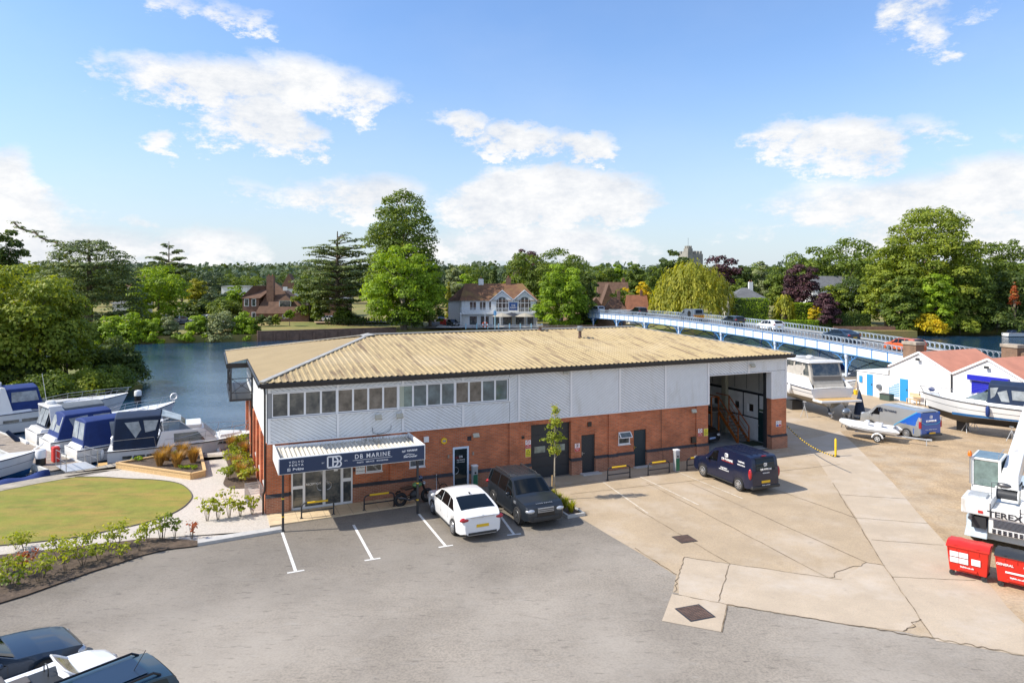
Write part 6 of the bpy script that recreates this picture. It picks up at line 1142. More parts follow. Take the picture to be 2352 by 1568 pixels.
for sg in (1,-1):
    for i in range(10):
        u, u2 = i/14, (i+1)/14; f_ = lambda u: (u*L, sg*(Bm/2*(.93+.07*min(1,u/.3))*(1-max(0,(u-.45)/.55)**2.3)*.873+.02), .14+.3*max(0,u-.5)**2); p, q = f_(u), f_(u2); b.add([p, q, (q[0],q[1]*1.02,q[2]+.16), (p[0],p[1]*1.02,p[2]+.16)], [(0,1,2,3)])
b.build('waterline_stripe', MT['antifoul'], t, fix=False)
MB().box((-.6,-1.0,.2), (.02,1.0,.32)).build('swim_platform', MT['gel_white'], t, bevel=.05); b = MB(); Fr(.2,3.3,1.2,1.1,.9,.4,3.2,1.1,1.0,1.2).body(b); b.build('coaming', MT['gel_white'], t, bevel=.05); b = MB(); Fr(2.9,6.2,1.05,.35,1.0,3.1,5.6,.8,.25,1.42,z1=1.25,Z1=1.45).body(b,.05); b.build('fore_cabin', MT['gel_white'], t, bevel=.08)
ws = Fr(2.7,4.3,1.0,.7,1.3,2.7,3.2,.9,.7,1.85); b = MB(); [ws.quad(b, q, R4(0,1,0,1), 0) for q in 'LRF']; b.build('windscreen', MT['tint_glass'], t, fix=False)
canopy(t, Fr(.1,3.0,1.15,1.02,1.15,.45,2.9,1.0,.92,2.45), 'canvas_navy', .16, sides=(R4(.08,.50,.28,.75),[(.56,.15),(.72,.15),(.80,.6),(.60,.75)],[(.78,.85),(.96,.8),(.93,.25),(.85,.4)]), back=(R4(.1,.9,.4,.9),), frontw=(R4(.08,.92,.3,.9),)); rail_(t, L, Bm, .95, 1.40, .5, .42)
for x in (2.9,.9): fender(t, x, 1.42, .62, 'canvas_blue', 1.0)
MB().ell((6.4,0,1.62), (.22,.14,.14), 12, 8).build('covered_spotlight', MT['canvas_blue'], t, smooth=60); b = MB(); b.tube([(6.9,0,1.4),(7.2,0,1.35),(7.15,0,1.1)], .03); b.build('anchor', MT['dark_steel'], t)
b = MB(); [b.lathe([(.11,-.01),(.11,.01)], (x, sg*y, z), 12, 'y') for x, y, z in ((4.5,.87,1.08),(3.7,1.08,1.05)) for sg in (1,-1)]; b.build('porthole', MT['win_glass'], t)
b = MB(); b.ell((-.35,.5,1.05), (.2,.17,.22), 10, 8); b.tube([(-.35,.5,.95),(-.45,.5,.3)], .06); b.build('auxiliary_outboard', MT['galv'], t, smooth=50)
for x, y, h, lab in ((32.0,48.25,.85,'white prop stand under the middle of the blue striped cruiser'), (33.2,45.5,.95,'white prop stand under the stern of the blue striped cruiser'), (33.4,49.5,.7,'steel prop stand behind the blue striped cruiser')): stand(x, y, h, lab)
s = thing('keel_block', 'black keel block under the blue striped cruiser', 'keel block', (32.2,48.9,.01), R(40)); MB().box((-.35,-.3,0), (.35,.3,.72)).build('timbers', MT['dark_steel'], s)
# inflatable on its trailer
t = boat('inflatable_dinghy', 'white inflatable dinghy on a small road trailer', (25.3,45.25,.62), 143); b = MB(); 
for sg in (1,-1): b.tube([(-.35,sg*.62,.12),(-.1,sg*.62,.15),(1.6,sg*.62,.18),(2.5,sg*.5,.26),(3.05,sg*.25,.38),(3.25,0,.42)], [.06,.20,.20,.19,.17,.16], 10)
b.build('tube', MT['gel_white'], t, smooth=60); b = MB(); b.grid([[(x, y, z) for x in (0,1.5,2.4,2.9)] for y, z in ((-.5,.1),(0,-.18),(.5,.1))]); b.build('floor', MT['deck_grey'], t, fix=False); MB().box((-.02,-.45,.0), (.05,.45,.42)).build('transom', MT['gel_grey'], t); MB().box((.7,-.3,.1), (1.2,.3,.55)).build('seat', MT['gel_white'], t, bevel=.08); MB().box((1.5,-.25,.1), (1.8,.25,.62)).build('console', MT['gel_white'], t, bevel=.08)
b = MB(); 
for sg in (1,-1): b.tube([(-.2,sg*.815,.15),(1.6,sg*.825,.18),(2.5,sg*.69,.26)], .018)
b.build('grey_stripe', MT['gel_grey'], t)
t = thing('boat_trailer', 'galvanised boat trailer carrying the inflatable dinghy', 'trailer', (25.3,45.25,.01), R(143)); b = MB(); b.bar((2.4,0,.42), (-1.9,0,.40), .08); b.bar((.9,-.8,.32), (.9,.8,.32), .07); b.bar((2.2,-.3,.5), (2.2,.3,.5), .06); b.bar((-.1,0,.42), (-.1,0,.75), .05); b.bar((-1.8,0,.4), (-1.8,0,.0), .05); b.box((-2.1,-.06,.36), (-1.85,.06,.46)); b.build('frame', MT['galv'], t)
for sg in (1,-1): add_wheel(t, .9, sg*.85, .24, .15, MT['gel_white'], 6, 16); MB().torus((.9, sg*.85, .26), .31, .06, 'y', 10, 4, a0=.1, a1=math.pi-.1).build('mudguard', MT['gel_white'], t)
# outboard on a stand, patio umbrella, pole and chain, odds by the shed
t = thing('outboard_motor', 'grey outboard motor on a stand left of the silver van', 'outboard motor', (24.3,49.8,.01), R(30)); b = MB(); b.ell((0,0,1.15), (.38,.24,.26), 12, 8); b.build('cowling', MT['paint_slate'], t, smooth=60); b = MB(); b.tube([(0,0,1.0),(.05,0,.3)], .09); b.build('leg', MT['plastic'], t); b = MB(); [b.bar((.25,y,1.0), (-.2+.5*k,y,0), .04) for y in (-.25,.25) for k in (0,1)]; b.build('stand', MT['dark_steel'], t)
t = thing('folded_parasol', 'folded navy parasol standing behind the silver van', 'parasol', (26.9,53.0,.01), 0); MB().lathe([(.06,.3),(.42,.35),(.34,.9),(.2,1.6),(.08,2.05),(.02,2.2)], n=10).build('canopy', MT['canvas_navy'], t); MB().tube([(0,0,0),(0,0,2.25)], .03).build('pole', MT['steel'], t); MB().box((-.3,-.3,0), (.3,.3,.08)).build('base', MT['dark_steel'], t)
t = thing('barrier_post', 'yellow barrier post on a black base in the concrete yard', 'barrier post', sz(662,1015,.01), 0); MB().lathe([(.065,.03),(.065,1.02),(.03,1.08)], n=12).build('post', MT['yellow'], t, smooth=40); MB().lathe([(.24,0),(.24,.03),(.1,.06)], n=16).build('base', MT['plastic'], t)
pa, pb = sz(662,1015,.97), B(31.42,.0,1.35); t = thing('plastic_chain', 'black and yellow chain from the brick pier to the yellow post', 'chain', (0,0,0), 0); P = [pa.lerp(pb, k/44) + Vector((0,0,-.55*4*(k/44)*(1-k/44)*.55)) for k in range(45)]
for mm, o0 in (('yellow',0),('black_trim',1)): b = MB(); [b.bar(P[k], P[k+1], .045) for k in range(o0,44,2)]; b.build('link', MT[mm], t)
# ================================================================ BRIDGE
bd = Vector((-3.32, 12.5, 0)).normalized(); SPN = 12.93; bp0 = Vector((38.1, 78.0, 0)); brz = math.atan2(bd.y, bd.x)
br = thing('river_bridge', 'pale blue and white iron road bridge crossing the river on slim columns', 'bridge', bp0, brz)
def zb(x): return 3.18 - .069 * (x / SPN - 3.3) ** 2
BWd = 6.8; X0, X1 = -.65 * SPN, 6.55 * SPN; NX = 60; bx = [X0 + (X1 - X0) * i / NX for i in range(NX + 1)]
for y0 in (0, -BWd):
    b = MB(); b.grid([[(x, y0 + .1, zb(x)), (x, y0 + .1, zb(x) + 1.08), (x, y0 - .1, zb(x) + 1.08), (x, y0 - .1, zb(x))] for x in bx], close=True); g = b.build('girder', MT['bridge_white'], br)
    b = MB(); k = 0; x = X0 + .2
    while x < X1: b.box((x - .045, y0 + .1, zb(x) + .06), (x + .045, y0 + .16, zb(x) + 1.02)); x += 2.155
    for i in range(NX): b.bar((bx[i], y0 + .14, zb(bx[i]) + .03), (bx[i+1], y0 + .14, zb(bx[i+1]) + .03), .12, .07); b.bar((bx[i], y0 + .14, zb(bx[i]) + 1.05), (bx[i+1], y0 + .14, zb(bx[i+1]) + 1.05), .12, .05)
    b.build('rib', MT['bridge_blue'], g)
    b = MB(); xa = X0 if y0 == 0 else X0 - 5; x = xa
    while x < X1: b.torus((x + .31, y0, zb(x) + 1.50), .285, .028, 'y', 10, 3); b.box((x - .02, y0 - .03, zb(x) + 1.08), (x + .02, y0 + .03, zb(x) + 1.84)); x += .62
    xx = [xa + (X1 - xa) * i / NX for i in range(NX + 1)]
    for i in range(NX): b.bar((xx[i], y0, zb(xx[i]) + 1.83), (xx[i+1], y0, zb(xx[i+1]) + 1.83), .09, .06); b.bar((xx[i], y0, zb(xx[i]) + 1.16), (xx[i+1], y0, zb(xx[i+1]) + 1.16), .05, .04)
    b.build('railing', MT['bridge_rail'], br)
b = MB(); b.grid([[(x, -.12, zb(x) + 1.0), (x, -BWd + .12, zb(x) + 1.0)] for x in [X0 - 12] + bx]); b.build('deck', mat('deck_asphalt', (.16,.155,.15), rough=.9, var=.15, vs=.4), br)
b = MB(); [b.grid([[(x, y, zb(x) + 1.13), (x, y2, zb(x) + 1.13)] for x in bx]) for y, y2 in ((-.12,-1.0),(-BWd+1.0,-BWd+.12))]; b.build('footway', MT['kerb'], br)
for k in range(7):
    for y0 in (0, -BWd):
        x = k * SPN; z = zb(x); b = MB(); b.lathe([(.24,-1.0),(.24,.6)], (x, y0, WZ - .2), 12); b.lathe([(.15,-.6 - 0),(.15, z - .55)], (x, y0, 0), 10); b.lathe([(.15,0),(.22,.1),(.22,.55)], (x, y0, z - .55), 10); c = b.build('column', MT['bridge_white'], br, smooth=40)
        b = MB()
        for sg in (-1, 1):
            P = [(x + sg * (.1 + 2.3 * (1 - math.cos(a))), y0, z - 2.2 + 2.15 * math.sin(a)) for a in np.linspace(0, math.pi/2, 8)]; b.tube(P, .06, 4)
            for rr, dx, dz in ((.30,.55,-.45),(.2,1.05,-.28),(.22,.42,-1.05),(.12,1.45,-.17)): b.torus((x + sg * dx, y0, z + dz), rr, .03, 'y', 10, 3)
        b.build('bracket', MT['bridge_blue'], c)
    if k < 6: 
        x0_, x1_ = k * SPN, (k + 1) * SPN; b = MB(); b.bar((x0_, -.3, .4), (x0_ , -BWd + .3, zb(x0_) - .3), .09); b.bar((x0_, -BWd + .3, .4), (x0_, -.3, zb(x0_) - .3), .09); b.bar((x0_ + .2, -BWd/2, 0), (x1_ - .2, -BWd/2, zb(x1_) - .2), .12); b.bar((x0_ + .2, -BWd/2, zb(x0_) - .2), (x1_ - .2, -BWd/2, 0), .12); b.build('bracing', mat('brace_%d' % k, (.10,.17,.24), rough=.6), br)
MT['old_brick'] = brickmat('old_brick', (.22,.12,.07), (.16,.09,.055), (.25,.2,.15), 1.3); K('stone', (.34,.29,.23), rough=.9, var=.2, vs=2, bump=.4)
def bpt(x, y, z=0): return bp0 + bd * x + Vector((-bd.y, bd.x, 0)) * y + Vector((0,0,z))
t = thing('bridge_abutment', 'brick abutment with stone capped piers at the near end of the bridge', 'abutment', bp0, brz); b = MB(); b.box((X0 - 14, -BWd - .3, -2), (X0, .3, zb(X0) + .95)); b.build('wall', MT['old_brick'], t)
for x, y in ((X0 - .7, .05), (X0 - 5.6, -BWd)): b = MB(); b.box((x - 1.0, y - .5, 0), (x + .6, y + .5, 4.3)); p = b.build('pier', MT['old_brick'], t); MB().box((x - 1.1, y - .6, 4.3), (x + .7, y + .6, 4.62)).build('cap', MT['stone'], p, bevel=.04)
MB().box((X0 - 14, -BWd - .25, 2.5), (X0 - 6.6, -BWd + .1, 3.9)).build('parapet', MT['old_brick'], t)
tw_ = thing('approach_wall', 'brick river wall with weeds beside the far pier of the bridge', 'wall', (47.5,66.5,0), R(-42)); MB().box((0,0,-2), (22,.5,3.2)).build('brickwork', MT['old_brick'], tw_)
tag(MB().box((X1 - .5, -BWd - 4, -2), (X1 + 6, 3, zb(X1) + .98)).build('far_abutment', MT['old_brick']), 'dark brick abutment under the trees at the far end of the bridge', 'abutment'); o = bpy.data.objects['far_abutment']; o.location = bp0; o.rotation_euler = (0,0,brz)
# cars on the bridge
def on_bridge(u, y=-2.1):
    lo, hi = X0, X1 + 6
    for _ in range(50):
        m_ = (lo + hi) / 2; p = bpt(m_, y); uu = CU + FPX * p.x / p.y
        if uu > u: lo = m_
        else: hi = m_
    return bpt(m_, y, zb(m_) + 1.02)
GBC = 'traffic on the bridge'
cars = [(2078,'bright orange hatchback nearest the stone pier on the bridge','paint_orange',HAT,'car'), (1930,'dark navy saloon on the bridge','paint_deep',SAL,'car'), (1768,'white hatchback on the bridge','paint_white',HAT,'car'), (1683,'dark grey hatchback following the grey van on the bridge','paint_grey',HAT,'car'), (1588,'grey van with red and yellow chevrons on the bridge','paint_slate',BVAN,'van'), (1467,'black off-roader near the far end of the bridge','paint_black',SUVd,'car'), (1373,'pale silver people carrier furthest along the bridge','paint_pale',SUVd,'car')]
for u, lab, pm, P_, cat in cars:
    p = on_bridge(u); c = make_car({'van':'delivery_van','car':'hatchback'}[cat], lab, p, brz, body=MT[pm], cat=cat, group=GBC, **{**P_, **({'detail': False} if u < 1600 else {})})
    if cat == 'van':
        b = MB(); [b.add([(-2.53,-.85+.34*k,.5),(-2.53,-.68+.34*k,.5),(-2.53,-.51+.34*k,1.0),(-2.53,-.68+.34*k,1.0)], [(0,1,2,3)]) for k in range(5)]; b.build('red_chevron', MT['sign_red'], c, fix=False); MB().box((-2.52,-.9,.48), (-2.505,.9,1.02)).build('yellow_panel', MT['yellow'], c); MB().lathe([(.55,-.02),(.55,.0)], (-1.0,1.0,1.15), 16, 'y').build('dark_picture', MT['paint_black'], c)
# ================================================================ SHEDS
sh = thing('boat_shed', 'white weatherboarded shed with salmon gable roof and two bright blue doors', 'shed', (35.4,59.4,0), BA); K('shed_white', (.78,.78,.77), rough=.6, var=.03); K('salmon_roof', (.50,.215,.14), rough=.8, var=.1, vs=.8); multi(MT['salmon_roof'], [(2, (1,1,1), .55, .7, (.36,.15,.09), .4)]); K('door_blue', (.03,.28,.62), rough=.4)
def gable(b, w0, w1, ze, zp, d, s0=0):
    m_ = (w0 + w1) / 2; n = int(zp / .16); 
    for k in range(n + 1):
        z0_, z1_ = k * .16, min((k + 1) * .16, zp - .01)
        if z0_ >= zp - .02: break
        def hw_(z): return (w1 - w0) / 2 if z <= ze else (w1 - w0) / 2 * (zp - z) / (zp - ze)
        a0, a1 = hw_(z0_), hw_(z1_); b.add([(s0-.03,m_-a0,z0_),(s0-.03,m_+a0,z0_),(s0-.006,m_+a1,z1_),(s0-.006,m_-a1,z1_),(s0+.1,m_-a0,z0_),(s0+.1,m_+a0,z0_),(s0+.1,m_+a1,z1_),(s0+.1,m_-a1,z1_)], [(0,1,2,3),(7,6,5,4),(0,4,5,1),(1,5,6,2),(2,6,7,3),(3,7,4,0)])
    b.box((s0+.1, w0, 0), (d, w0+.1, ze)); b.box((s0+.1, w1-.1, 0), (d, w1, ze))
def groof(b, w0, w1, ze, zp, d, o=.15):
    m_ = (w0 + w1) / 2; k = (zp - ze) / ((w1 - w0) / 2); 
    for a, c in ((w0 - o*(w0 < -9 or w0 > -3), m_), (w1 + o*(w1 > 2), m_)):
        za = ze - k * (abs(a - m_) - (w1 - w0) / 2); b.add([(-.12,a,za+.03),(d,a,za+.03),(d,m_,zp+.03),(-.12,m_,zp+.03),(-.12,a,za+.10),(d,a,za+.10),(d,m_,zp+.10),(-.12,m_,zp+.10)], [(3,2,1,0),(4,5,6,7),(0,1,5,4),(1,2,6,5),(2,3,7,6),(3,0,4,7)])
b = MB(); gable(b, -2.8, 2.9, 2.95, 4.44, 7.5); b.build('wall', MT['shed_white'], sh); b = MB(); groof(b, -2.8, 2.9, 2.95, 4.44, 7.6); b.build('roof', MT['salmon_roof'], sh)
b = MB(); [b.box((-.03+.0*k, 2.93, k*.16), (3.2, 6.3, k*.16+.155)) for k in range(13)]; b.box((0,2.95,2.08), (3.2,6.3,2.2)); b.build('annex_wall', MT['shed_white'], sh); MB().add([(-.1,2.95,2.66),(-.1,6.4,2.22),(3.3,6.4,2.22),(3.3,2.95,2.66),(-.1,2.95,2.2),(-.1,6.3,2.2),(3.2,6.3,2.2),(3.2,2.95,2.2)], [(0,1,2,3),(0,4,5,1),(1,5,6,2)]).build('annex_roof', MT['shed_white'], sh, fix=False)
for w0, w1 in ((4.6,5.22), (1.1,1.86)): d_ = MB().box((-.07,w0,.05), (-.035,w1,2.0)).build('door', MT['door_blue'], sh); MB().box((-.1,w0+.05,1.0), (-.07,w0+.12,1.15)).build('handle', MT['dark_steel'], d_)
b = MB(); [b.box((-.045, 1.95, .35+k*.16), (-.034, 2.95-.0*k - .11*max(0,k-4)*2.2, .43+k*.16)) for k in range(8)]; b.build('painted_stripe', mat('stripe_blue', (.10,.35,.55), rough=.6), sh)
b = MB(); b.bar((-.14,-2.8,3.0), (-.14,.05,4.5), .05, .16); b.bar((-.14,.05,4.5), (-.14,2.95,3.0), .05, .16); b.build('barge_board', MT['white_pvc'], sh); MB().tube([(-.1,-2.8,2.9),(-.1,-2.8,0)], .06).build('downpipe', MT['dark_steel'], sh); MB().box((-.12,5.7,1.15), (-.035,6.0,1.75)).build('meter_box', MT['door_blue'], sh); MB().lathe([(.22,-.25),(.25,-.05)], (-.0,3.9,1.0), 14, 'x').build('extractor', MT['paint_slate'], sh)
sh2 = thing('boat_shed', 'white weatherboarded shed with a blue roller shutter box behind the canopied cruiser', 'shed', (35.4,59.4,0), BA); b = MB(); gable(b, -8.55, -2.85, 2.95, 4.44, 8); b.build('wall', MT['shed_white'], sh2); b = MB(); groof(b, -8.55, -2.85, 2.95, 4.44, 8.1); b.build('roof', MT['salmon_roof'], sh2); K('shutter_blue', (.015,.02,.42), rough=.4)
MB().box((-.30,-7.3,2.72), (-.04,-4.2,3.12)).build('shutter_box', MT['shutter_blue'], sh2); b = MB(); [b.box((-.06,-7.1,.05+k*.13), (-.038,-4.4,.16+k*.13)) for k in range(20)]; b.build('roller_shutter', MT['shutter_blue'], sh2); b = MB(); b.bar((-.14,-8.55,3.0), (-.14,-5.7,4.5), .05, .16); b.bar((-.14,-5.7,4.5), (-.14,-2.85,3.0), .05, .16); b.build('barge_board', MT['white_pvc'], sh2)
sh3 = thing('boat_shed', 'white shed with salmon roof at the right edge beyond the shutter shed', 'shed', (35.4,59.4,0), BA); b = MB(); gable(b, -14.3, -8.6, 2.95, 4.44, 8); b.build('wall', MT['shed_white'], sh3); b = MB(); groof(b, -14.3, -8.6, 2.95, 4.44, 8.1); b.build('roof', MT['salmon_roof'], sh3)
def shp(w, s=-.5, z=.02): return Vector((35.4,59.4,0)) + D1*s + D2*w + Vector((0,0,z))
for w, z, lab in ((0.05,3.9,'black floodlight under the gable of the blue door shed'), (-5.7,3.85,'black floodlight under the gable of the shutter shed')): t = thing('floodlight', lab, 'floodlight', shp(w,-.05,z), BA); MB().box((-.3,-.15,-.1), (-.15,.15,.1)).build('housing', MT['dark_steel'], t); MB().box((-.16,-.03,-.03), (0,.03,.03)).build('bracket', MT['dark_steel'], t)
t = thing('traffic_cone', 'orange traffic cone at the corner of the white annex', 'cone', shp(6.6,-.6), 0); MB().lathe([(.14,0.03),(.03,.8)], n=12).build('cone', mat('cone', (.75,.12,.02), rough=.5), t, smooth=40); MB().box((-.2,-.2,0), (.2,.2,.04)).build('base', MT['rubber'], t)
t = thing('bucket', 'yellow bucket beside the orange cone', 'bucket', shp(5.9,-.7), 0); MB().lathe([(.16,0),(.2,.42),(.19,.42)], n=14).build('tub', MT['yellow'], t, smooth=40); MB().torus((0,0,.42), .19, .012, 'x', 12, 4, a0=0, a1=math.pi).build('handle', MT['steel'], t)
t = thing('lifebuoy_cabinet', 'red lifebuoy stand by the bridge column', 'lifebuoy stand', (34.9,69.0,.02), R(60)); MB().box((-.4,-.2,.4), (.4,.1,1.3)).build('box', MT['sign_red'], t); MB().torus((-.1,-.25,.85), .28, .09, 'y', 18, 6).build('lifebuoy', mat('ring', (.75,.16,.04), rough=.5), t, smooth=60); MB().box((-.05,-.05,0), (.05,.05,.4)).build('post', MT['steel'], t)
for k in range(6): t = thing('outboard_rack_leg', ['navy','black','grey','blue','dark','slate'][k] + ' outboard leg standing %s from the left in the row against the white shed' % ['first','second','third','fourth','fifth','sixth'][k], 'outboard motor', shp(-.9 - .42*k,-.6), random.random()); t.name = 'outboard_motor'; MB().tube([(0,0,0),(0,0,1.0)], .045).build('leg', MT['dark_steel'], t); MB().box((-.1,-.16,.95), (.12,.16,1.12)).build('bracket', MT[['canvas_navy','plastic','galv','canvas_blue','dark_steel','paint_slate'][k]], t)
t = thing('garden_chair', 'pale wooden slatted bench against the shed right of the blue door', 'bench', shp(.2,-.6), BA + R(-90)); b = MB(); [b.box((-.5,-.25+k*.09,.42), (.5,-.18+k*.09,.45)) for k in range(5)]; b.build('seat', MT['timber'], t); b = MB(); [b.box((-.5,.22,.55+k*.1), (.5,.25,.62+k*.1)) for k in range(4)]; b.build('backrest', MT['timber'], t); [MB().box((x-.03,y-.03,0), (x+.03,y+.03,.42)).build('leg', MT['timber'], t) for x in (-.45,.45) for y in (-.2,.2)]
t = thing('yellow_trailer_frame', 'yellow boat cradle lying beside the silver van', 'cradle', sz(1640,655,.02), R(-20)); b = MB(); b.bar((-1.2,-.4,.3), (1.2,-.4,.3), .12); b.bar((-1.2,.4,.3), (1.2,.4,.3), .12); b.bar((1.1,-.4,.3), (1.1,.4,.3), .12); [b.bar((x,y,0), (x,y,.3), .1) for x in (-1,1) for y in (-.4,.4)]; b.build('frame', MT['yellow'], t); t.name = 'boat_cradle'
t = thing('picket_fence', 'low white picket panel behind the silver van', 'fence', sz(1590,625,.02), BA - R(80)); b = MB(); [b.box((x*.12,-.01,.0), (x*.12+.05,.02,.7)) for x in range(18)]; b.box((0,.02,.15), (2.2,.04,.2)); b.box((0,.02,.5), (2.2,.04,.55)); b.build('pickets', MT['white_pvc'], t)
t = thing('anchor_crate', 'dark green crate by the white shed wall', 'crate', shp(2.6,-.8), BA); MB().box((-.3,-.5,0), (.3,.5,.5)).build('box', mat('crate_green', (.06,.09,.07), rough=.8), t, bevel=.02); MB().box((-.32,-.52,.5), (.32,.52,.56)).build('lid', MT['dark_steel'], t); t.name = 'storage_crate'
# moored boats beneath and beyond the bridge
def small_boat(label, p, deg, L, Bm, cover): 
    t = boat('moored_boat', label, (p[0], p[1], WZ), deg); hull(t, L, Bm, .8, 1.1, .3, bott='canvas_navy', deck='gel_white'); b = MB(); Fr(L*.1,L*.7,Bm*.4,Bm*.3,.8,L*.2,L*.6,Bm*.3,Bm*.22,1.45).body(b,.1); b.build('cabin' if cover == 'gel_white' else 'cover', MT[cover], t, bevel=.05); return t
small_boat('white cabin boat on the water seen under the first bridge span', (39.5,91), 150, 7, 2.5, 'gel_white'); small_boat('white boat with blue cover beyond the bridge column', (43,86), 160, 6, 2.2, 'canvas_blue'); small_boat('navy covered boat just behind the bridge column', (34.5,79), 20, 6, 2.2, 'canvas_navy'); small_boat('dark covered launch moored behind the white annex', (40,77.8), 15, 5.5, 2.1, 'canvas_navy')
small_boat('small white motor boat moored under the trees at the far right bank', (108,150), 0, 6, 2.4, 'canvas_navy'); small_boat('small white boat with side windows on the quay behind the yacht', (29.2,66.3), -20, 3.7, 1.7, 'gel_white').location.z = .2
# ================================================================ FAR SHORE BUILDINGS
K('tile_brown', (.13,.075,.05), rough=.95, var=.2, vs=1, bump=.4, bs=4); K('tile_moss', (.17,.085,.045), rough=.95, var=.2, vs=.6, bump=.4, bs=4); multi(MT['tile_moss'], [(.35, (1,1,1), .5, .65, (.22,.15,.05), .7)]); K('tile_red', (.22,.09,.05), rough=.95, var=.2, vs=1); K('slate', (.12,.125,.135), rough=.8, var=.15, vs=1); K('render_white', (.68,.69,.69), rough=.7, var=.04); MT['far_brick'] = brickmat('far_brick', (.21,.10,.065), (.16,.08,.05), (.22,.15,.11), 1.4); K('cream', (.55,.52,.45), rough=.8)
def house(name, lab, cat, c, rz, w, d, he, hr, wall, roof, hip=0.0, chim=(), wins=(), doors=(), z=0.3, apx=0):
    """c = middle of the front wall; x across, y back"""
    t = thing(name, lab, cat, (c[0], c[1], z), rz); o = .4
    b = MB(); b.prism([(-w/2,0),(w/2,0),(w/2,d),(-w/2,d)], -1.5, he); 
    if hip == 0: b.add([(-w/2,0,he),(-w/2,d,he),(-w/2,d/2,hr),(-w/2+.1,0,he),(-w/2+.1,d,he),(-w/2+.1,d/2,hr)], [(0,1,2),(5,4,3),(0,2,5,3),(1,4,5,2)]); b.add([(w/2,0,he),(w/2,d,he),(w/2,d/2,hr),(w/2-.1,0,he),(w/2-.1,d,he),(w/2-.1,d/2,hr)], [(2,1,0),(3,4,5),(0,3,5,2),(1,2,5,4)])
    b.build('wall', MT[wall], t); kk = (hr - he) / (d / 2); ze = he - kk * o + .02
    A, Bq, Cq, Dq, E_, F_ = (-w/2-o,-o,ze), (w/2+o,-o,ze), (w/2+o,d+o,ze), (-w/2-o,d+o,ze), (-w/2-o*(hip==0)+hip+apx,d/2,hr), (w/2+o*(hip==0)-hip+apx,d/2,hr)
    rf = MB().add([A,Bq,Cq,Dq,E_,F_], [(0,1,5,4),(2,3,4,5),(1,2,5),(3,0,4),(3,2,1,0)]).build('roof', MT[roof], t)
    for x, y, hw_, hh in chim: ch = MB().box((x-hw_,y-hw_*.8,he-.5), (x+hw_,y+hw_*.8,hh)).build('chimney', MT['far_brick'] if wall != 'cream' else MT['render_white'], rf); b = MB(); [b.lathe([(.13,hh),(.11,hh+.4)], (x+q,y,0), 8) for q in (-hw_*.5,hw_*.5)]; b.build('chimney_pot', MT['tile_red'], ch)
    for x0, x1, z0, z1 in wins:
        fr = MB(); fr.box((x0,-.06,z0), (x1,-.0,z0+.1)); fr.box((x0,-.06,z1-.1), (x1,0,z1)); n = max(1, int((x1-x0)/.8)); [fr.box((x0+(x1-x0-.1)*k/n,-.06,z0+.1), (x0+(x1-x0-.1)*k/n+.1,0,z1-.1)) for k in range(n+1)]; fr = fr.build('window', MT['white_pvc'], t); MB().box((x0+.1,-.02,z0+.1), (x1-.1,-.005,z1-.1)).build('pane', MT['win_glass'], fr)
    for x0, x1, z1 in doors: MB().box((x0,-.05,0), (x1,0,z1)).build('door', MT['charcoal'], t)
    return t
def dormer(t, x, y0, z0, w, h, roof='tile_brown'):
    d_ = MB().box((x-w/2,y0,z0), (x+w/2,y0+2.5,z0+h)).build('dormer', MT['render_white'], t); MB().add([(x-w/2-.2,y0-.2,z0+h),(x+w/2+.2,y0-.2,z0+h),(x+w/2+.2,y0+3,z0+h),(x-w/2-.2,y0+3,z0+h),(x,y0+.6,z0+h+w*.45),(x,y0+3,z0+h+w*.45)], [(0,1,4),(1,2,5,4),(3,0,4,5),(3,2,1,0)]).build('dormer_roof', MT[roof], d_); MB().box((x-w/2+.15,y0-.03,z0+.2), (x+w/2-.15,y0-.01,z0+h-.2)).build('pane', MT['win_glass'], d_)
# manor house
mh = house('manor_house', 'large brown tiled brick manor house with a tall chimney on the far bank', 'house', at(650,176), R(4), 13.0, 14, 2.9, 10.6, 'far_brick', 'tile_brown', hip=6.3, chim=((-3.9,3.0,.9,12.2),), wins=((-.2,.6,1.2,2.2),(.9,1.7,1.2,2.2)), z=0.2, apx=-4.2)
dormer(mh, .2, 1.2, 3.9, 3.0, 1.9); MB().box((-1.1,4.2,8.3), (0,4.6,9.3)).build('rooflight', MT['white_pvc'], mh)
wg = MB().prism([(-10.6,1.5),(-6.5,1.5),(-6.5,14),(-10.6,14)], -1.5, 6.6).build('wing_wall', MT['far_brick'], mh); MB().add([(-11,1.1,6.4),(-6.1,1.1,6.4),(-6.1,14.4,6.4),(-11,14.4,6.4),(-8.5,3.5,9.6),(-4,7.5,9.6),(-8.5,12,9.6)], [(0,1,5,4),(0,4,6,3),(4,5,6),(1,2,5),(2,3,6,5)]).build('wing_roof', MT['tile_brown'], mh)
for x0, x1, z0, z1 in ((-10.2,-9.0,4.3,6.3),(-8.3,-7.2,4.3,6.3),(-8.3,-7.2,.6,2.8)): w_ = MB().box((x0,1.42,z0), (x1,1.5,z1)).build('window', MT['white_pvc'], mh); MB().box((x0+.15,1.39,z0+.15), (x1-.15,1.42,z1-.15)).build('pane', MT['win_glass'], w_)
house('brick_block', 'plain pinkish brick block behind the central cedar', 'building', at(768,200), 0, 6.5, 8, 5.6, 6.0, 'far_brick', 'slate', hip=1, wins=((-2.5,-1.9,4.4,5),(-1,-.4,4.4,5)))
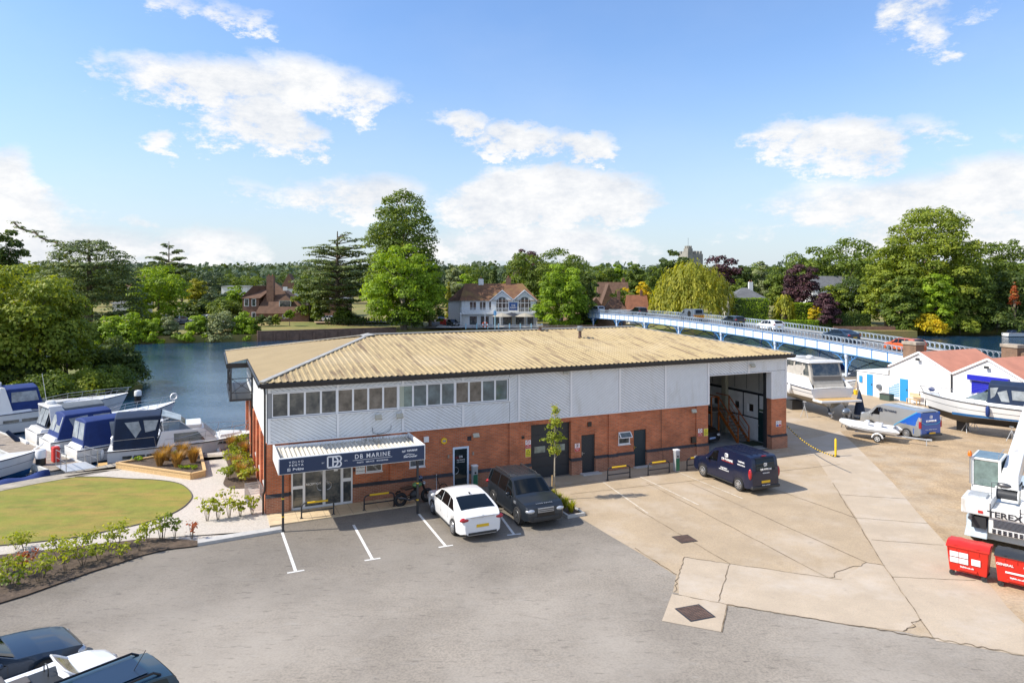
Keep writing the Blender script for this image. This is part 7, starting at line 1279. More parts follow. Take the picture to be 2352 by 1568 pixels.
# riverside inn
pub = thing('riverside_inn', 'white riverside inn with mossy brown roof, twin arched gables and blue sign', 'inn', (at(1146,160).x, 160, .3), 0); PW = 8.75
MB().prism([(-PW,0),(PW,0),(PW,10),(-PW,10)], -1.5, 6.3).build('wall', MT['render_white'], pub); MB().prism([(-12.2,4),(-PW,4),(-PW,16),(-12.2,16)], -1.5, 6.0).build('wing_wall', MT['render_white'], pub)
rf = MB().add([(-9.2,-.5,6.1),(9.2,-.5,6.1),(9.2,10.5,6.1),(-9.2,10.5,6.1),(-8.3,5,10.1),(5.6,5,10.1)], [(0,1,5,4),(2,3,4,5),(1,2,5),(3,0,4),(3,2,1,0)]).build('roof', MT['tile_moss'], pub); MB().add([(-12.7,3.5,5.8),(-8.5,3.5,6.1),(-8.5,16.5,6.1),(-12.7,16.5,5.8),(-8.5,5.5,9.6),(-8.5,14,9.6)], [(0,1,4),(0,4,5,3),(3,5,2),(1,2,5,4)]).build('wing_roof', MT['tile_brown'], pub)
for x, hh in ((-4.4,11.2),(2.2,11.5)): ch = MB().box((x-.6,4.5,9), (x+.6,5.5,hh)).build('chimney', MT['far_brick'] if x > 0 else MT['render_white'], rf); MB().lathe([(.2,hh),(.16,hh+.5)], (x,5,0), 8).build('chimney_pot', MT['tile_red'], ch)
for gx in (.75, 6.0):
    gb = MB().profy([(gx-2.6,3.4),(gx+2.6,3.4),(gx+2.6,6.1),(gx,8.2),(gx-2.6,6.1)], -.35, .0).build('gable', MT['render_white'], pub); MB().add([(gx-2.9,-.6,5.95),(gx,-.6,8.35),(gx+2.9,-.6,5.95),(gx-2.9,-.6,6.15),(gx,-.6,8.6),(gx+2.9,-.6,6.15),(gx,4.5,8.6),(gx-2.9,1.5,6.15),(gx+2.9,1.5,6.15)], [(0,1,4,3),(1,2,5,4),(3,4,6,7),(4,5,8,6)]).build('gable_roof', MT['bridge_white'], gb, fix=False)
    pts = [(gx-1.35,3.6),(gx+1.35,3.6)] + [(gx+1.35*math.cos(a), 5.6+1.35*math.sin(a)) for a in np.linspace(0,math.pi,10)]; w_ = MB().profy(pts, -.40, -.36).build('arched_window', MT['win_glass'], gb); b = MB(); [b.box((gx+q-.05,-.44,3.6), (gx+q+.05,-.41,6.7)) for q in (-.9,0,.9)]; b.box((gx-1.35,-.44,5.5), (gx+1.35,-.41,5.6)); b.build('glazing_bar', MT['white_pvc'], w_)
for x0, x1 in ((-6.9,-5.2),(-4.6,-3.0),(-2.4,-.9)+(),(8.75-1.0,8.6)): w_ = MB().box((x0,-.06,3.9), (x1,-.0,5.9)).build('window', MT['white_pvc'], pub); MB().box((x0+.12,-.08,4.0), ((x0+x1)/2-.06,-.061,5.8)).build('pane', MT['win_glass'], w_); MB().box(((x0+x1)/2+.06,-.08,4.0), (x1-.12,-.061,5.8)).build('pane', MT['win_glass'], w_)
for x0, x1 in ((-7,-5),(-4.4,-2.2),(-1.5,.2),(.8,3.2),(3.8,6.0),(6.5,8.2)): w_ = MB().box((x0,-.06,.3), (x1,0,2.6)).build('patio_door', MT['bridge_white'], pub); MB().box((x0+.15,-.09,.4), (x1-.15,-.061,2.45)).build('pane', MT['win_glass'], w_)
MB().box((-9.0,-1.5,3.0), (9.0,0,3.35)).build('balcony', MT['render_white'], pub); b = MB(); [b.box((-8.9+k*.35,-1.45,3.35), (-8.85+k*.35,-1.42,4.3)) for k in range(52)]; b.box((-9,-1.48,4.3), (9,-1.4,4.4)); b.build('balustrade', MT['bridge_white'], pub)
sgn = MB().box((2.4,-1.62,3.9), (4.3,-1.52,5.7)).build('sign_board', mat('inn_blue', (.01,.06,.22), rough=.5), pub); text('THE\nFERRY', .55, MT['sign_white'], sgn, (3.35,-1.64,4.75), (R(90),0,0), ext=.01)
b = MB(); [b.box((x-.12,-1.45,0), (x+.12,-1.2,3)) for x in (-8.8,-3.2,.3,3.5,8.8)]; b.build('pillar', MT['render_white'], pub)
tag(MB().poly([(-14,-8,.36),(20,-8,.36),(20,2,.36),(-14,2,.36)]).build('terrace', MT['kerb']), kind='structure').location = pub.location
K('parasol_beige', (.35,.32,.26), rough=.8); K('parasol_dark', (.03,.035,.05), rough=.8)
for u, v_, m_, lab in ((1153,0,'parasol_beige','left beige parasol on the terrace of the inn'),(1206,0,'parasol_beige','right beige parasol on the terrace of the inn'),(1175,3,'parasol_dark','dark parasol behind the two beige parasols'),(1238,2,'parasol_dark','dark parasol at the right end of the terrace')): t = thing('parasol', lab, 'parasol', at(u,155+v_,.66), 0); MB().lathe([(2.3,2.3),(1.2,2.75),(.05,3.1)], n=8).build('canopy', MT[m_], t); MB().tube([(0,0,0),(0,0,3.1)], .04).build('pole', MT['timber'], t)
def railfence(lab, p, q, n, mp_, mr_, h=1.0):
    t = thing('terrace_fence', lab, 'fence', p, math.atan2(q.y-p.y,q.x-p.x)); L = (q-p).length; b = MB(); [b.box((0,-.03,.15+k*.17), (L,.03,.22+k*.17)) for k in range(5)]; b.build('rails', MT[mr_], t)
    for k in range(n+1): MB().box((L*k/n-.13,-.13,0), (L*k/n+.13,.13,h+.15)).build('post', MT[mp_], t)
    return t
K('pale_blue', (.35,.55,.62), rough=.6); railfence('pale blue post and rail fence along the river edge of the inn terrace', at(1070,152,.36), at(1245,152.5,.36), 7, 'pale_blue', 'galv')
t = thing('lifebuoy', 'orange lifebuoy on the inn terrace fence', 'lifebuoy', at(1114,151.6,1.3), 0); MB().torus((0,0,0), .5, .16, 'y', 16, 6).build('ring', mat('ring2', (.75,.12,.03), rough=.5), t, smooth=60); b = MB(); [b.box((.5*math.cos(a)-.17,-.17,.5*math.sin(a)-.17), (.5*math.cos(a)+.17,.17,.5*math.sin(a)+.17)) for a in (0,math.pi/2,math.pi,-math.pi/2)]; b.build('band', MT['sign_white'], t)
t = thing('sign_post', 'tall pale blue sign post standing at the terrace fence', 'post', at(1137,151.8,.36), 0); MB().tube([(0,0,0),(0,0,4.4)], .12, 8).build('pole', MT['pale_blue'], t); MB().box((-.3,-.08,3.0), (.3,.08,4.0)).build('banner', MT['door_blue'], t)
# tables on the terrace
for k, u in enumerate((1085,1100,1165,1190,1220)): t = thing('terrace_table', 'round pub table %s on the inn terrace' % ['furthest left','second from the left','under the left beige parasol','between the beige parasols','at the right end'][k], 'table', at(u,154,.37), 0); MB().lathe([(.6,.7),(.6,.75)], n=12).build('tabletop', MT['old_timber'], t); MB().tube([(0,0,0),(0,0,.7)], .05).build('leg', MT['dark_steel'], t)
# other houses
house('tudor_house', 'brown roofed house with white half timbered gables between the trees', 'house', at(1412,215), 0, 9, 9, 4.5, 10.5, 'render_white', 'tile_brown', wins=((-3,-2,2,3.5),), chim=((3.5,5,.5,11.5),)); t = house('gabled_house', 'white pointed gable in front of the brown tudor roof', 'house', at(1410,207), R(90), 6, 4, 4.3, 10, 'render_white', 'tile_brown')
house('brick_cottage', 'small red brick cottage below the tudor house', 'house', at(1388,190), R(88), 5, 5, 3.0, 6.2, 'far_brick', 'tile_brown'); house('brown_cottage', 'brown hipped roof cottage with chimney near the far end of the bridge', 'house', at(1416,172), 0, 6.2, 6, 3.0, 6.6, 'render_white', 'tile_brown', hip=2.4, chim=((1.0,3,.4,8.2),), wins=((-1.5,-.5,1.0,2.2),)); house('white_cottage', 'white cottage with reddish roof left of the willow', 'house', at(1467,170), 0, 4.4, 6, 3.6, 7.2, 'render_white', 'tile_red', chim=((1.2,3,.3,8.2),), wins=((.4,1.4,1.2,2.4),))
house('pavilion_house', 'grey slate roofed house with glass front right of the willow', 'house', at(1722,172), 0, 9, 8, 6.3, 9.0, 'cream', 'slate', hip=3.9, chim=((1.6,4,.5,10.5),), wins=((.4,1.8,3.2,5.8),(2.2,4.3,3.2,5.8),(.4,4.3,.2,2.6)))
house('slate_mansion', 'long grey mansard roofed house behind the right hand copper beech', 'house', at(1925,230), 0, 17, 10, 8.8, 12.6, 'render_white', 'slate', hip=3, wins=((-7,-5.6,5.5,7.5),(-3,-1.6,5.5,7.5),(1,2.4,5.5,7.5))); house('far_house', 'small grey roofed house seen over the trees by the great cedar', 'house', at(309,200), 0, 4.2, 6, 9.6, 12.2, 'cream', 'tile_brown'); house('far_house', 'tile hung gable half hidden above the manor house roof', 'house', at(682,250), R(90), 3, 5, 9, 13.6, 'render_white', 'tile_brown'); house('low_pavilion', 'long low flat white building left of the manor house', 'building', at(538,240), 0, 9, 8, 9.0, 9.3, 'render_white', 'slate', hip=.5)
house('white_villa', 'small white villa behind the left hand cedar', 'house', at(285,178), 0, 6, 6, 5.0, 6.5, 'render_white', 'slate', hip=2, wins=((-2,-1,2,3.5),(.5,1.5,2,3.5)))
# church tower
ct = thing('church_tower', 'grey stone battlemented church tower above the willow', 'church tower', at(1586,300), R(28)); ct.scale = (1.12,1.12,1.0); K('church_stone', (.30,.285,.25), rough=.95, var=.2, vs=.5, bump=.4, bs=2)
def crenel(b, x0, y0, x1, y1, z, n=4, s=.8, h=1.2, th=.5):
    for k in range(n):
        for xa, ya, xb, yb in ((x0,y0,x1,y0),(x1,y0,x1,y1),(x1,y1,x0,y1),(x0,y1,x0,y0)):
            u = (k+.5)/n; cx, cy = xa+(xb-xa)*u, ya+(yb-ya)*u; lx, ly = (s/2, th/2) if ya == yb else (th/2, s/2); b.box((cx-lx,cy-ly,z), (cx+lx,cy+ly,z+h))
b = MB(); b.box((-3,-3,0), (3.6,3.6,23.2)); b.box((-3.1,-3.1,20), (3.7,3.7,20.3)); crenel(b, -2.75,-2.75,3.35,3.35,23.2,4,.9,1.2); b.build('tower', MT['church_stone'], ct); b = MB(); b.box((-4.6,-3.6,0), (-2.2,-1.2,25.4)); crenel(b, -4.35,-3.35,-2.45,-1.45,25.4,2,.6,1.1,.4); b.build('stair_turret', MT['church_stone'], ct); MB().tube([(-3.4,-2.4,25.4),(-3.4,-2.4,30.0)], .05).build('flagpole', MT['dark_steel'], ct); b = MB(); b.box((-.6,-3.06,15.5), (.8,-3.01,18.8)); b.box((3.61,-.6,15.5), (3.66,.8,18.8)); b.build('louvre', MT['dark_steel'], ct)
# retaining wall of the lawn, road by the inn, far cars
p, q = Vector((-51.2,137.6,-2)), Vector((-25.5,150.4,-2)); t = thing('river_wall', 'long brown brick retaining wall at the river edge of the far lawn', 'wall', p, math.atan2(q.y-p.y,q.x-p.x)); L = (q-p).length; MT['wall_brick'] = brickmat('wall_brick', (.21,.115,.075), (.16,.09,.06), (.2,.15,.11), 2); b = MB(); b.box((0,-.25,0), (L,.35,2.75)); [b.box((x,-.5,0), (x+.35,-.25,2.4)) for x in np.arange(.5,L,2.6)]; b.box((0,-.33,2.75), (L,.4,2.87)); b.build('brickwork', MT['wall_brick'], t)
struct('road', [at(975,150),at(1062,151),at(1062,175),at(1035,215),at(1000,215),at(990,175)], mat('far_road', (.09,.08,.07), rough=.9, var=.3, vs=.3), .62); struct('car_park', [at(380,165),at(560,160),at(560,185),at(380,195)], mat('far_park', (.22,.21,.2), rough=.9), .95); struct('gravel_drive', [at(722,166),at(905,168),at(880,182),at(722,178)], mat('far_drive', (.42,.30,.2), rough=.9, var=.15), .92)
FCP = [(380,172,0.9,'white pickup at the left of the far car park',MT['paint_white'],R(60)),(413,172,.9,'white estate car behind the silver one in the far car park',MT['paint_white'],R(75)),(416,168,.9,'silver hatchback in front in the far car park',MT['paint_silver'],R(80)),(479,178,.9,'white car at the back of the far car park by the grey shrub',MT['paint_white'],R(80)),(474,170,.9,'silver car half hidden behind the river bushes',MT['paint_silver'],R(80)),(502,175,.9,'pale car seen above the green river bushes',MT['paint_pale'],R(80)),(555,172,.9,'dark teal car by the manor house wall',MT['paint_teal'],R(80)),(751,171,.93,'white hatchback parked side on in front of the manor garden hedge',MT['paint_white'],R(172)),(1040,158,.65,'dark off-roader parked beside the inn',MT['paint_grey'],R(-60)),(1013,178,.65,'black car in the shade on the road by the inn',MT['paint_black'],R(-80))]
src = None
for u, Y, z, lab, m_, rz in FCP:
    c = make_car('parked_car', lab, at(u, Y, z), rz, body=m_, group='cars parked on the far shore', **{**HAT, 'detail': False})
for k, (u, Y) in enumerate(((1016,163),(1022,161),(1028,160))): t = thing('wheelie_bin', 'red wheeled bin beside the inn, %s of three' % ['left','middle','right'][k], 'bin', at(u,Y,.65), 0); MB().box((-.55,-.4,.1), (.55,.4,1.2)).build('body', MT['bin_red'], t, bevel=.03); MB().box((-.6,-.45,1.2), (.6,.45,1.35)).build('lid', MT['bin_red'], t, bevel=.03)
t = thing('garden_wall', 'low brick garden wall along the right far bank', 'wall', at(1915,150,-.5), 0); MB().box((0,0,-1.2), (13.5,.4,1.5)).build('brickwork', MT['far_brick'], t); MB().box((0,-2.2,-1.2), (17,-.0,.7)).build('towpath', MT['far_lawn'], t)
# litter of far posts: quayside timber fence below the bridge end
t = thing('timber_fence', 'brown vertical board fence below the far end of the bridge', 'fence', at(1240,147,-.2), 0); b = MB(); [b.box((k*.32,-.03,0), (k*.32+.25,.03,1.7)) for k in range(38)]; b.build('boards', mat('fence_wood', (.20,.14,.09), rough=.9, var=.2), t)
for k, (u, r_, m_) in enumerate(((1712,1.0,'far_brick'),)): t = thing('plant_pot', 'terracotta pot with a clipped tree on the right bank', 'plant pot', at(1692,160,1.2), 0); MB().lathe([(.35,0),(.55,.9),(.6,1.0)], n=12).build('pot', MT['tile_red'], t)
# ================================================================ TREES AND PLANTS
def leafmesh(name, P, Nn, size, aspect=1.0, dirv=None, jit=.35):
    n = len(P); a = rng.normal(size=(n,3)) if dirv is None else dirv + rng.normal(size=(n,3))*.15; Nn = Nn / (np.linalg.norm(Nn,axis=1,keepdims=True)+1e-9)
    t1 = a - (a*Nn).sum(1,keepdims=True)*Nn; t1 /= (np.linalg.norm(t1,axis=1,keepdims=True)+1e-9); t2 = np.cross(Nn, t1); s = (size*(1+jit*rng.uniform(-1,1,n)))[:,None]*.5
    q = np.stack([P - t1*s*aspect, P - t2*s*.8, P + t1*s*aspect, P + t2*s*.8], 1) if dirv is None else np.stack([P - t1*s*aspect - t2*s*.4, P - t1*s*aspect + t2*s*.4, P + t1*s*aspect + t2*s*.4, P + t1*s*aspect - t2*s*.4], 1)
    me = bpy.data.meshes.new(name); me.vertices.add(4*n); me.vertices.foreach_set('co', q.reshape(-1).astype(np.float32)); me.loops.add(4*n); me.loops.foreach_set('vertex_index', np.arange(4*n, dtype=np.int32)); me.polygons.add(n); me.polygons.foreach_set('loop_start', np.arange(0,4*n,4,dtype=np.int32)); me.update(); me.validate(); return me
def sph(n): v = rng.normal(size=(n,3)); return v/np.linalg.norm(v,axis=1,keepdims=True)
def lobes_pts(L, n, up=.25, shell=.30):
    L = np.array(L, float); w = (L[:,3]*L[:,4] + L[:,3]*L[:,5] + L[:,4]*L[:,5]); idx = rng.choice(len(L), n, p=w/w.sum()); d = sph(n); k = 1 + 0*d[:,0]; d[:,2] = np.where(d[:,2] < -.3, -d[:,2]*.6, d[:,2]); d /= np.linalg.norm(d,axis=1,keepdims=True)
    bump = 1 + .13*np.sin(d[:,0]*7 + L[idx,0]*3) * np.sin(d[:,1]*8 + idx) + .10*np.sin(d[:,2]*11 + idx*2.1)
    r = (1 - shell*rng.random(n)**1.6) * bump; P = L[idx,:3] + d*r[:,None]*L[idx,3:6]; Nn = d + rng.normal(size=(n,3))*.38 + np.array([0,0,up]); return P, Nn
def envl(kind, u):
    if kind == 'round': return math.sqrt(max(0, 1-abs(2*u-1)**3.2))
    if kind == 'dome': return math.sqrt(max(0,1-u**2.2))
    if kind == 'egg': return math.sqrt(max(0, 1-abs(2*u-1)**2.8))*(1.1-.32*u)
    if kind == 'cone': return (1-u)**.75*.95+.05
    if kind == 'column': return min(1, (1-u)*5)**.6*.95
    return 1
def auto_lobes(W_, Z0_, Z1_, kind, nl, rf=.30, dep=1.0):
    L = [(0,0,Z0_+(Z1_-Z0_)*.5, W_*.30, W_*.30*dep, (Z1_-Z0_)*.36)]
    us_ = np.linspace(.01,.99,99); ev = np.array([envl(kind,q)+.12 for q in us_]); cu_ = np.cumsum(ev)/ev.sum()
    for k in range(nl):
        u = float(np.interp((k+.5)/nl, cu_, us_)); u = min(.97, max(.03, u + random.uniform(-.04,.04))); R_ = envl(kind, u)*W_/2; a = k*2.399963 + random.uniform(-.4,.4); rr = W_*rf/2*random.uniform(.65,1.25)*(.6+.4*envl(kind,u)); q = max(0, R_ - rr*.75)*random.uniform(.80,1.08)
        L.append((q*math.cos(a), q*math.sin(a)*dep, Z0_+(Z1_-Z0_)*u, rr, rr, rr*random.uniform(.6,.85)))
    return L
def trunk_mesh(t, h, r, limbs=6, spread=3, m='bark', lean=0, split=1):
    b = MB()
    for s in range(split):
        ox = (s-(split-1)/2)*r*3; b.tube([(ox,0,-.5),(ox+lean*.3+ox*.6,0,h*.35),(ox*2+lean,0,h*.75)], [r*1.2,r*.8,r*.4], 8)
    for k in range(limbs): a = k*2.4; z = h*(.3+.5*k/limbs); b.tube([(lean*.5,0,z),(spread*.5*math.cos(a),spread*.5*math.sin(a),z+h*.15),(spread*math.cos(a),spread*math.sin(a),z+h*.28)], [r*.4,r*.25,r*.1], 5)
    return b.build('trunk', MT[m], t, smooth=50)
def tree(lab, p, W_, H_, m, kind='round', n=7000, leaf=.42, z0=.15, nl=26, rf=.36, group=None, trunk=.35, bark='bark', name='broadleaf_tree', lobes=None, dep=1.0, cat='tree', limbs=6, split=1, parts=None):
    n = int(n*1.25); leaf *= 1.08; t = thing(name, lab, cat, (p[0],p[1],p[2] if len(p) > 2 else .3), random.uniform(-.3,.3), group); L = lobes or auto_lobes(W_, H_*z0, H_*.97, kind, nl, rf, dep); P, Nn = lobes_pts(L, n); P[:,2] = np.maximum(P[:,2], .1)
    me = leafmesh('crown', P, Nn, leaf); me.materials.append(MT[m]); o = bpy.data.objects.new('crown', me); COL.objects.link(o); o.parent = t
    if trunk: trunk_mesh(t, H_*.8, trunk, limbs, W_*.28, bark, split=split)
    return t
def cedar(lab, p, W_, H_, n=9000, flat=.0, kind='cone', levels=9, gap=.0, lean=0, m='leaf_cedar', z0=.12, per=6, extra=()):
    t = thing('cedar_tree', lab, 'tree', (p[0],p[1],.3), random.random()*.2); L = []; b = MB(); b.tube([(0,0,-.5),(0,0,H_*.5),(lean,0,H_*.97)], [W_*.035,W_*.024,W_*.006], 8)
    for k in range(levels):
        u = (k+.5)/levels; z = H_*(z0+(.97-z0)*u); R_ = W_/2*envl(kind, u)
        for j in range(per if u < .8 else 3):
            a = j*2*math.pi/per + k*1.1 + random.uniform(-.3,.3); q = R_*random.uniform(.55,1.0); rr = max(.8, R_*random.uniform(.22,.34)); zz = z + random.uniform(-.5,.5)*H_*.04; x, y = q*math.cos(a), q*math.sin(a)
            L.append((x,y,zz,rr,rr,rr*.16+.12)); L.append((x*.62,y*.62,zz-.02*H_,rr*.8,rr*.8,rr*.14+.12)); b.tube([(lean*u*u,0,zz-H_*.05),(x*.6,y*.6,zz-H_*.02),(x,y,zz-.1)], [W_*.010,W_*.006,.04], 4)
    if kind == 'dome':
        L.append((0,0,H_*.42,W_*.36,W_*.36,H_*.40))
        for k in range(120): u = (k+.5)/120; z = H_*(.05+.9*u); q = envl('dome',u)*W_/2*random.uniform(.78,1.0); a = k*2.4; rr = W_*random.uniform(.07,.12); L.append((q*math.cos(a), q*math.sin(a), z, rr, rr, rr*.36))
    L += list(extra); b.tube([(-3,0,17)] + [q[:3] for q in extra], .22, 5) if extra else None; P, Nn = lobes_pts(L, n, up=1.1, shell=.6); me = leafmesh('crown', P, Nn, .5 if n < 12000 else .42, 1.25); me.materials.append(MT[m]); o = bpy.data.objects.new('crown', me); COL.objects.link(o); o.parent = t; b.build('trunk', MT['bark'], t, smooth=50); return t
def willow(lab, p, W_, H_, n=420):
    t = thing('willow_tree', lab, 'tree', (p[0],p[1],-.3), 0); P = []; Nn = []
    for k in range(n):
        a = random.uniform(0, 2*math.pi); q = math.sqrt(random.random()); cl = .5+.5*math.sin(a*5+q*9); R_ = W_/2*q; top = H_*(math.sqrt(max(0,1-(q*.97)**2.6)))*random.uniform(.86,1.0)*(.93+.07*cl); ln = random.uniform(.35,.75)*top*(.5+.5*q); m_ = int(ln/.30)
        x0, y0 = R_*math.cos(a), R_*math.sin(a)
        for i in range(m_):
            f = i/m_; sp = 1+.10*f*(1-q*.6); P.append((x0*sp+random.uniform(-.35,.35), y0*sp+random.uniform(-.35,.35), top-ln*f)); Nn.append((math.cos(a)+random.uniform(-.7,.7), math.sin(a)+random.uniform(-.7,.7), .35 if f > .1 else 1.2))
    P = np.array(P); me = leafmesh('crown', P, np.array(Nn), .62, 1.0, dirv=np.tile([0,0,1.0],(len(P),1))); me.materials.append(MT['leaf_willow']); o = bpy.data.objects.new('crown', me); COL.objects.link(o); o.parent = t; trunk_mesh(t, H_*.75, .7, 7, W_*.3); return t
def ztop(v, Y): return CH + (V0 - v)*Y/FPX
def T(lab, u, Y, v, wpx, m, base=.3, **k):
    k.setdefault('leaf', .42*max(1, (Y/172)**1.6)); return tree(lab, (at(u,Y).x, Y, base), wpx*Y/FPX, ztop(v,Y)-base, m, **k)
# left bank
tree('large bright leafy tree overhanging the left marina bank', (at(50,71).x,71,-.8), 13, 13.3, 'leaf_lime', 'egg', n=15000, leaf=.30, nl=46, rf=.30, z0=.12, trunk=.28, split=3, limbs=8)
tree('broad leafy tree right of the large bank tree by the boats', (at(140,74).x,74,-.8), 7.6, 10.6, 'leaf_lime', 'egg', n=11000, leaf=.29, nl=36, rf=.32, z0=.06, trunk=.22, split=2)
tree('leafy tree cut by the left edge beside the moored flybridge boat', (at(-70,66).x,66,-.8), 9.0, 11.0, 'leaf_lime', 'egg', n=6000, leaf=.32, nl=26, rf=.32, z0=.06)
tree('dark spreading shrub hanging over the water at the tip of the left bank', (at(262,79).x,79,-1.0), 7.0, 5.2, 'leaf_dark', 'dome', n=9000, leaf=.24, nl=30, rf=.36, z0=.05, trunk=.12, name='shrub', cat='shrub')
tree('yellow green bush under the leafy bank tree behind the boats', (at(160,66).x,68,-.8), 6.5, 2.4, 'leaf_lime', 'dome', n=5000, leaf=.22, nl=20, trunk=0.05, name='bush', cat='bush'); tree('low bush at the waterline beneath the dark shrub', (at(225,70.5).x,72,-1.0), 6, 2.6, 'leaf_mid', 'dome', n=4500, leaf=.22, nl=18, trunk=.05, name='bush', cat='bush'); tree('green bramble bush behind the white flybridge boat', (at(55,62).x,64.5,-.8), 6.5, 2.6, 'leaf_mid', 'dome', n=4500, leaf=.22, nl=18, trunk=.05, name='bush', cat='bush'); tree('ivy green bush between the two bank trees', (at(110,74).x,70,-.8), 7, 3.6, 'leaf_dark', 'dome', n=5000, leaf=.24, nl=18, trunk=.05, name='bush', cat='bush')
tree('dark conifer at the left edge of the picture', (at(8,112).x,112,0), 9.0, 20.3, 'leaf_dark', 'egg', n=13000, leaf=.36, nl=30, name='conifer', z0=.05)
cedar('huge spreading cedar with a branch reaching up to the left', at(205,151), 23.5, 20.3, n=26000, kind='dome', levels=5, per=7, z0=.06, extra=[(-5.5-k*1.35, (k%3-1)*.8, 18.2+k*.68+.3*math.sin(k*2), 2.2-.14*k, 1.7, .5) for k in range(8)])
cedar('tall open layered cedar behind the round chestnut tree', at(388,190), 12.0, 22.4, n=9000, kind='egg', levels=8, per=6, z0=.30)
cedar('tall dark layered cedar left of the giant lime tree', at(775,168), 19.5, 23.6, n=19000, kind='egg', levels=12, per=8, z0=.16)
T('round bright green chestnut tree on the far shore', 365,168,612,128,'leaf_spring', nl=30, n=9000, z0=.02); T('mid green tree between the great cedar and the chestnut', 322,172,640,60,'leaf_spring', n=3500, z0=.02); T('yellowish green tree right of the chestnut', 455,200,640,52,'leaf_willow', n=3500, z0=.05); T('grey green tree behind the far car park', 500,195,668,75,'leaf_blue', n=4500, z0=.02); T('dark tree at the back of the far car park', 455,185,690,70,'leaf_dark', n=4000, z0=.02); T('bright green tree left of the manor house', 540,190,655,55,'leaf_spring', n=3500, z0=.02); T('green tree filling the gap left of the manor house', 520,182,690,80,'leaf_mid', n=4500, z0=.02)
T('leafy tree behind the left side of the dark cedar', 712,178,628,75,'leaf_mid', n=5000, z0=.02); T('small green tree in front of the pinkish brick block', 735,172,672,42,'leaf_mid', n=3000, z0=.02); T('olive tree in front of the brick block', 790,166,706,45,'leaf_mid', n=2500, z0=.02)
tree('giant lime tree towering over the centre of the far shore', (at(925,164).x,164,.3), 19.5, 32.5, 'leaf_mid', 'egg', n=22000, leaf=.46, nl=80, rf=.34, z0=.10, trunk=.7, limbs=12)
tree('bright green broad tree in front of the giant lime', (at(926,153).x,153,.3), 19.0, 18.6, 'leaf_spring', 'egg', n=17000, leaf=.42, nl=60, rf=.27, z0=.03, trunk=.6, limbs=10, bark='old_timber'); tree('ivy covered stump thicket at the foot of the bright green tree', (at(930,151).x,151,.2), 8, 5.5, 'leaf_dark', 'dome', n=4000, leaf=.32, nl=18, trunk=.5, name='thicket', cat='shrub')
tree('side tree leaning from the right flank of the bright green tree', (at(988,158).x,158,.3), 8.5, 13.5, 'leaf_mid', 'egg', n=5000, leaf=.4, nl=22, z0=.05)
T('rounded olive tree behind the right end of the inn', 1216,182,574,118,'leaf_mid', nl=34, n=8000, z0=.02); T('dense green tree behind the riverside tree', 1295,176,566,128,'leaf_mid', nl=34, n=8000, z0=.02); T('lush green riverside tree right of the inn', 1290,153,602,128,'leaf_spring', nl=52, n=15000, z0=.0, rf=.28, kind='egg', leaf=.40); T('dark green tree right of the lush riverside tree', 1345,166,612,60,'leaf_dark', n=4500, z0=.02); T('dark pointed conifer behind the inn chimney', 1133,225,596,36,'leaf_dark', kind='cone', n=3000, name='conifer', z0=.02); T('second dark conifer just right of the first', 1166,230,602,34,'leaf_dark', kind='cone', n=3000, name='conifer', z0=.02); T('blue grey cedar far behind the inn', 1043,240,606,44,'leaf_blue', n=2500, z0=.1); T('lime yellow tree behind the inn roof', 1070,215,632,60,'leaf_spring', n=3500, z0=.02); T('pale silvery tree behind the left end of the inn', 1052,198,644,50,'leaf_blue', n=3500, z0=.02); T('dark copper tree top peeping behind the olive tree', 1208,205,570,75,'leaf_copper', n=3500, z0=.3); T('dark tree between the inn and the olive tree', 1180,210,610,60,'leaf_dark', n=4000, z0=.02); T('rusty conifer beside the giant lime', 1030,190,640,20,'leaf_willow', kind='cone', n=1500, name='conifer', z0=.02)
T('olive tree right of the dark riverside tree', 1392,232,606,60,'leaf_mid', n=3500, z0=.02); T('bright poplar like tree behind the tudor house', 1418,245,598,45,'leaf_spring', kind='egg', n=3000, z0=.02); T('green tree top right of the tudor house', 1455,240,600,55,'leaf_mid', n=3500, z0=.02); T('golden shrub tree left of the willow', 1478,190,646,42,'leaf_yellow', n=2500, z0=.02); T('golden yew beside the brown cottage', 1440,185,656,32,'leaf_yellow', n=2000, z0=.02); T('mixed green shrub tree behind the cottages', 1430,180,668,70,'leaf_mid', n=3500, z0=.02); T('olive bush at the far end of the bridge', 1352,158,690,55,'leaf_mid', n=3000, z0=.02); T('tall dark tree behind the willow crown', 1548,215,570,85,'leaf_dark', nl=26, n=7000, z0=.02); T('copper beech peeping behind the right shoulder of the willow', 1655,205,586,95,'leaf_copper', nl=24, n=4500, z0=.1); T('mid green tree left behind the willow', 1505,205,610,60,'leaf_mid', n=4000, z0=.02)
willow('big golden weeping willow behind the bridge', (at(1590,168).x,168), 21.5, 17.0, 620); willow('small pale willow shrub on the right garden bank', (at(1800,163).x,163), 5.5, 8.6, 90)
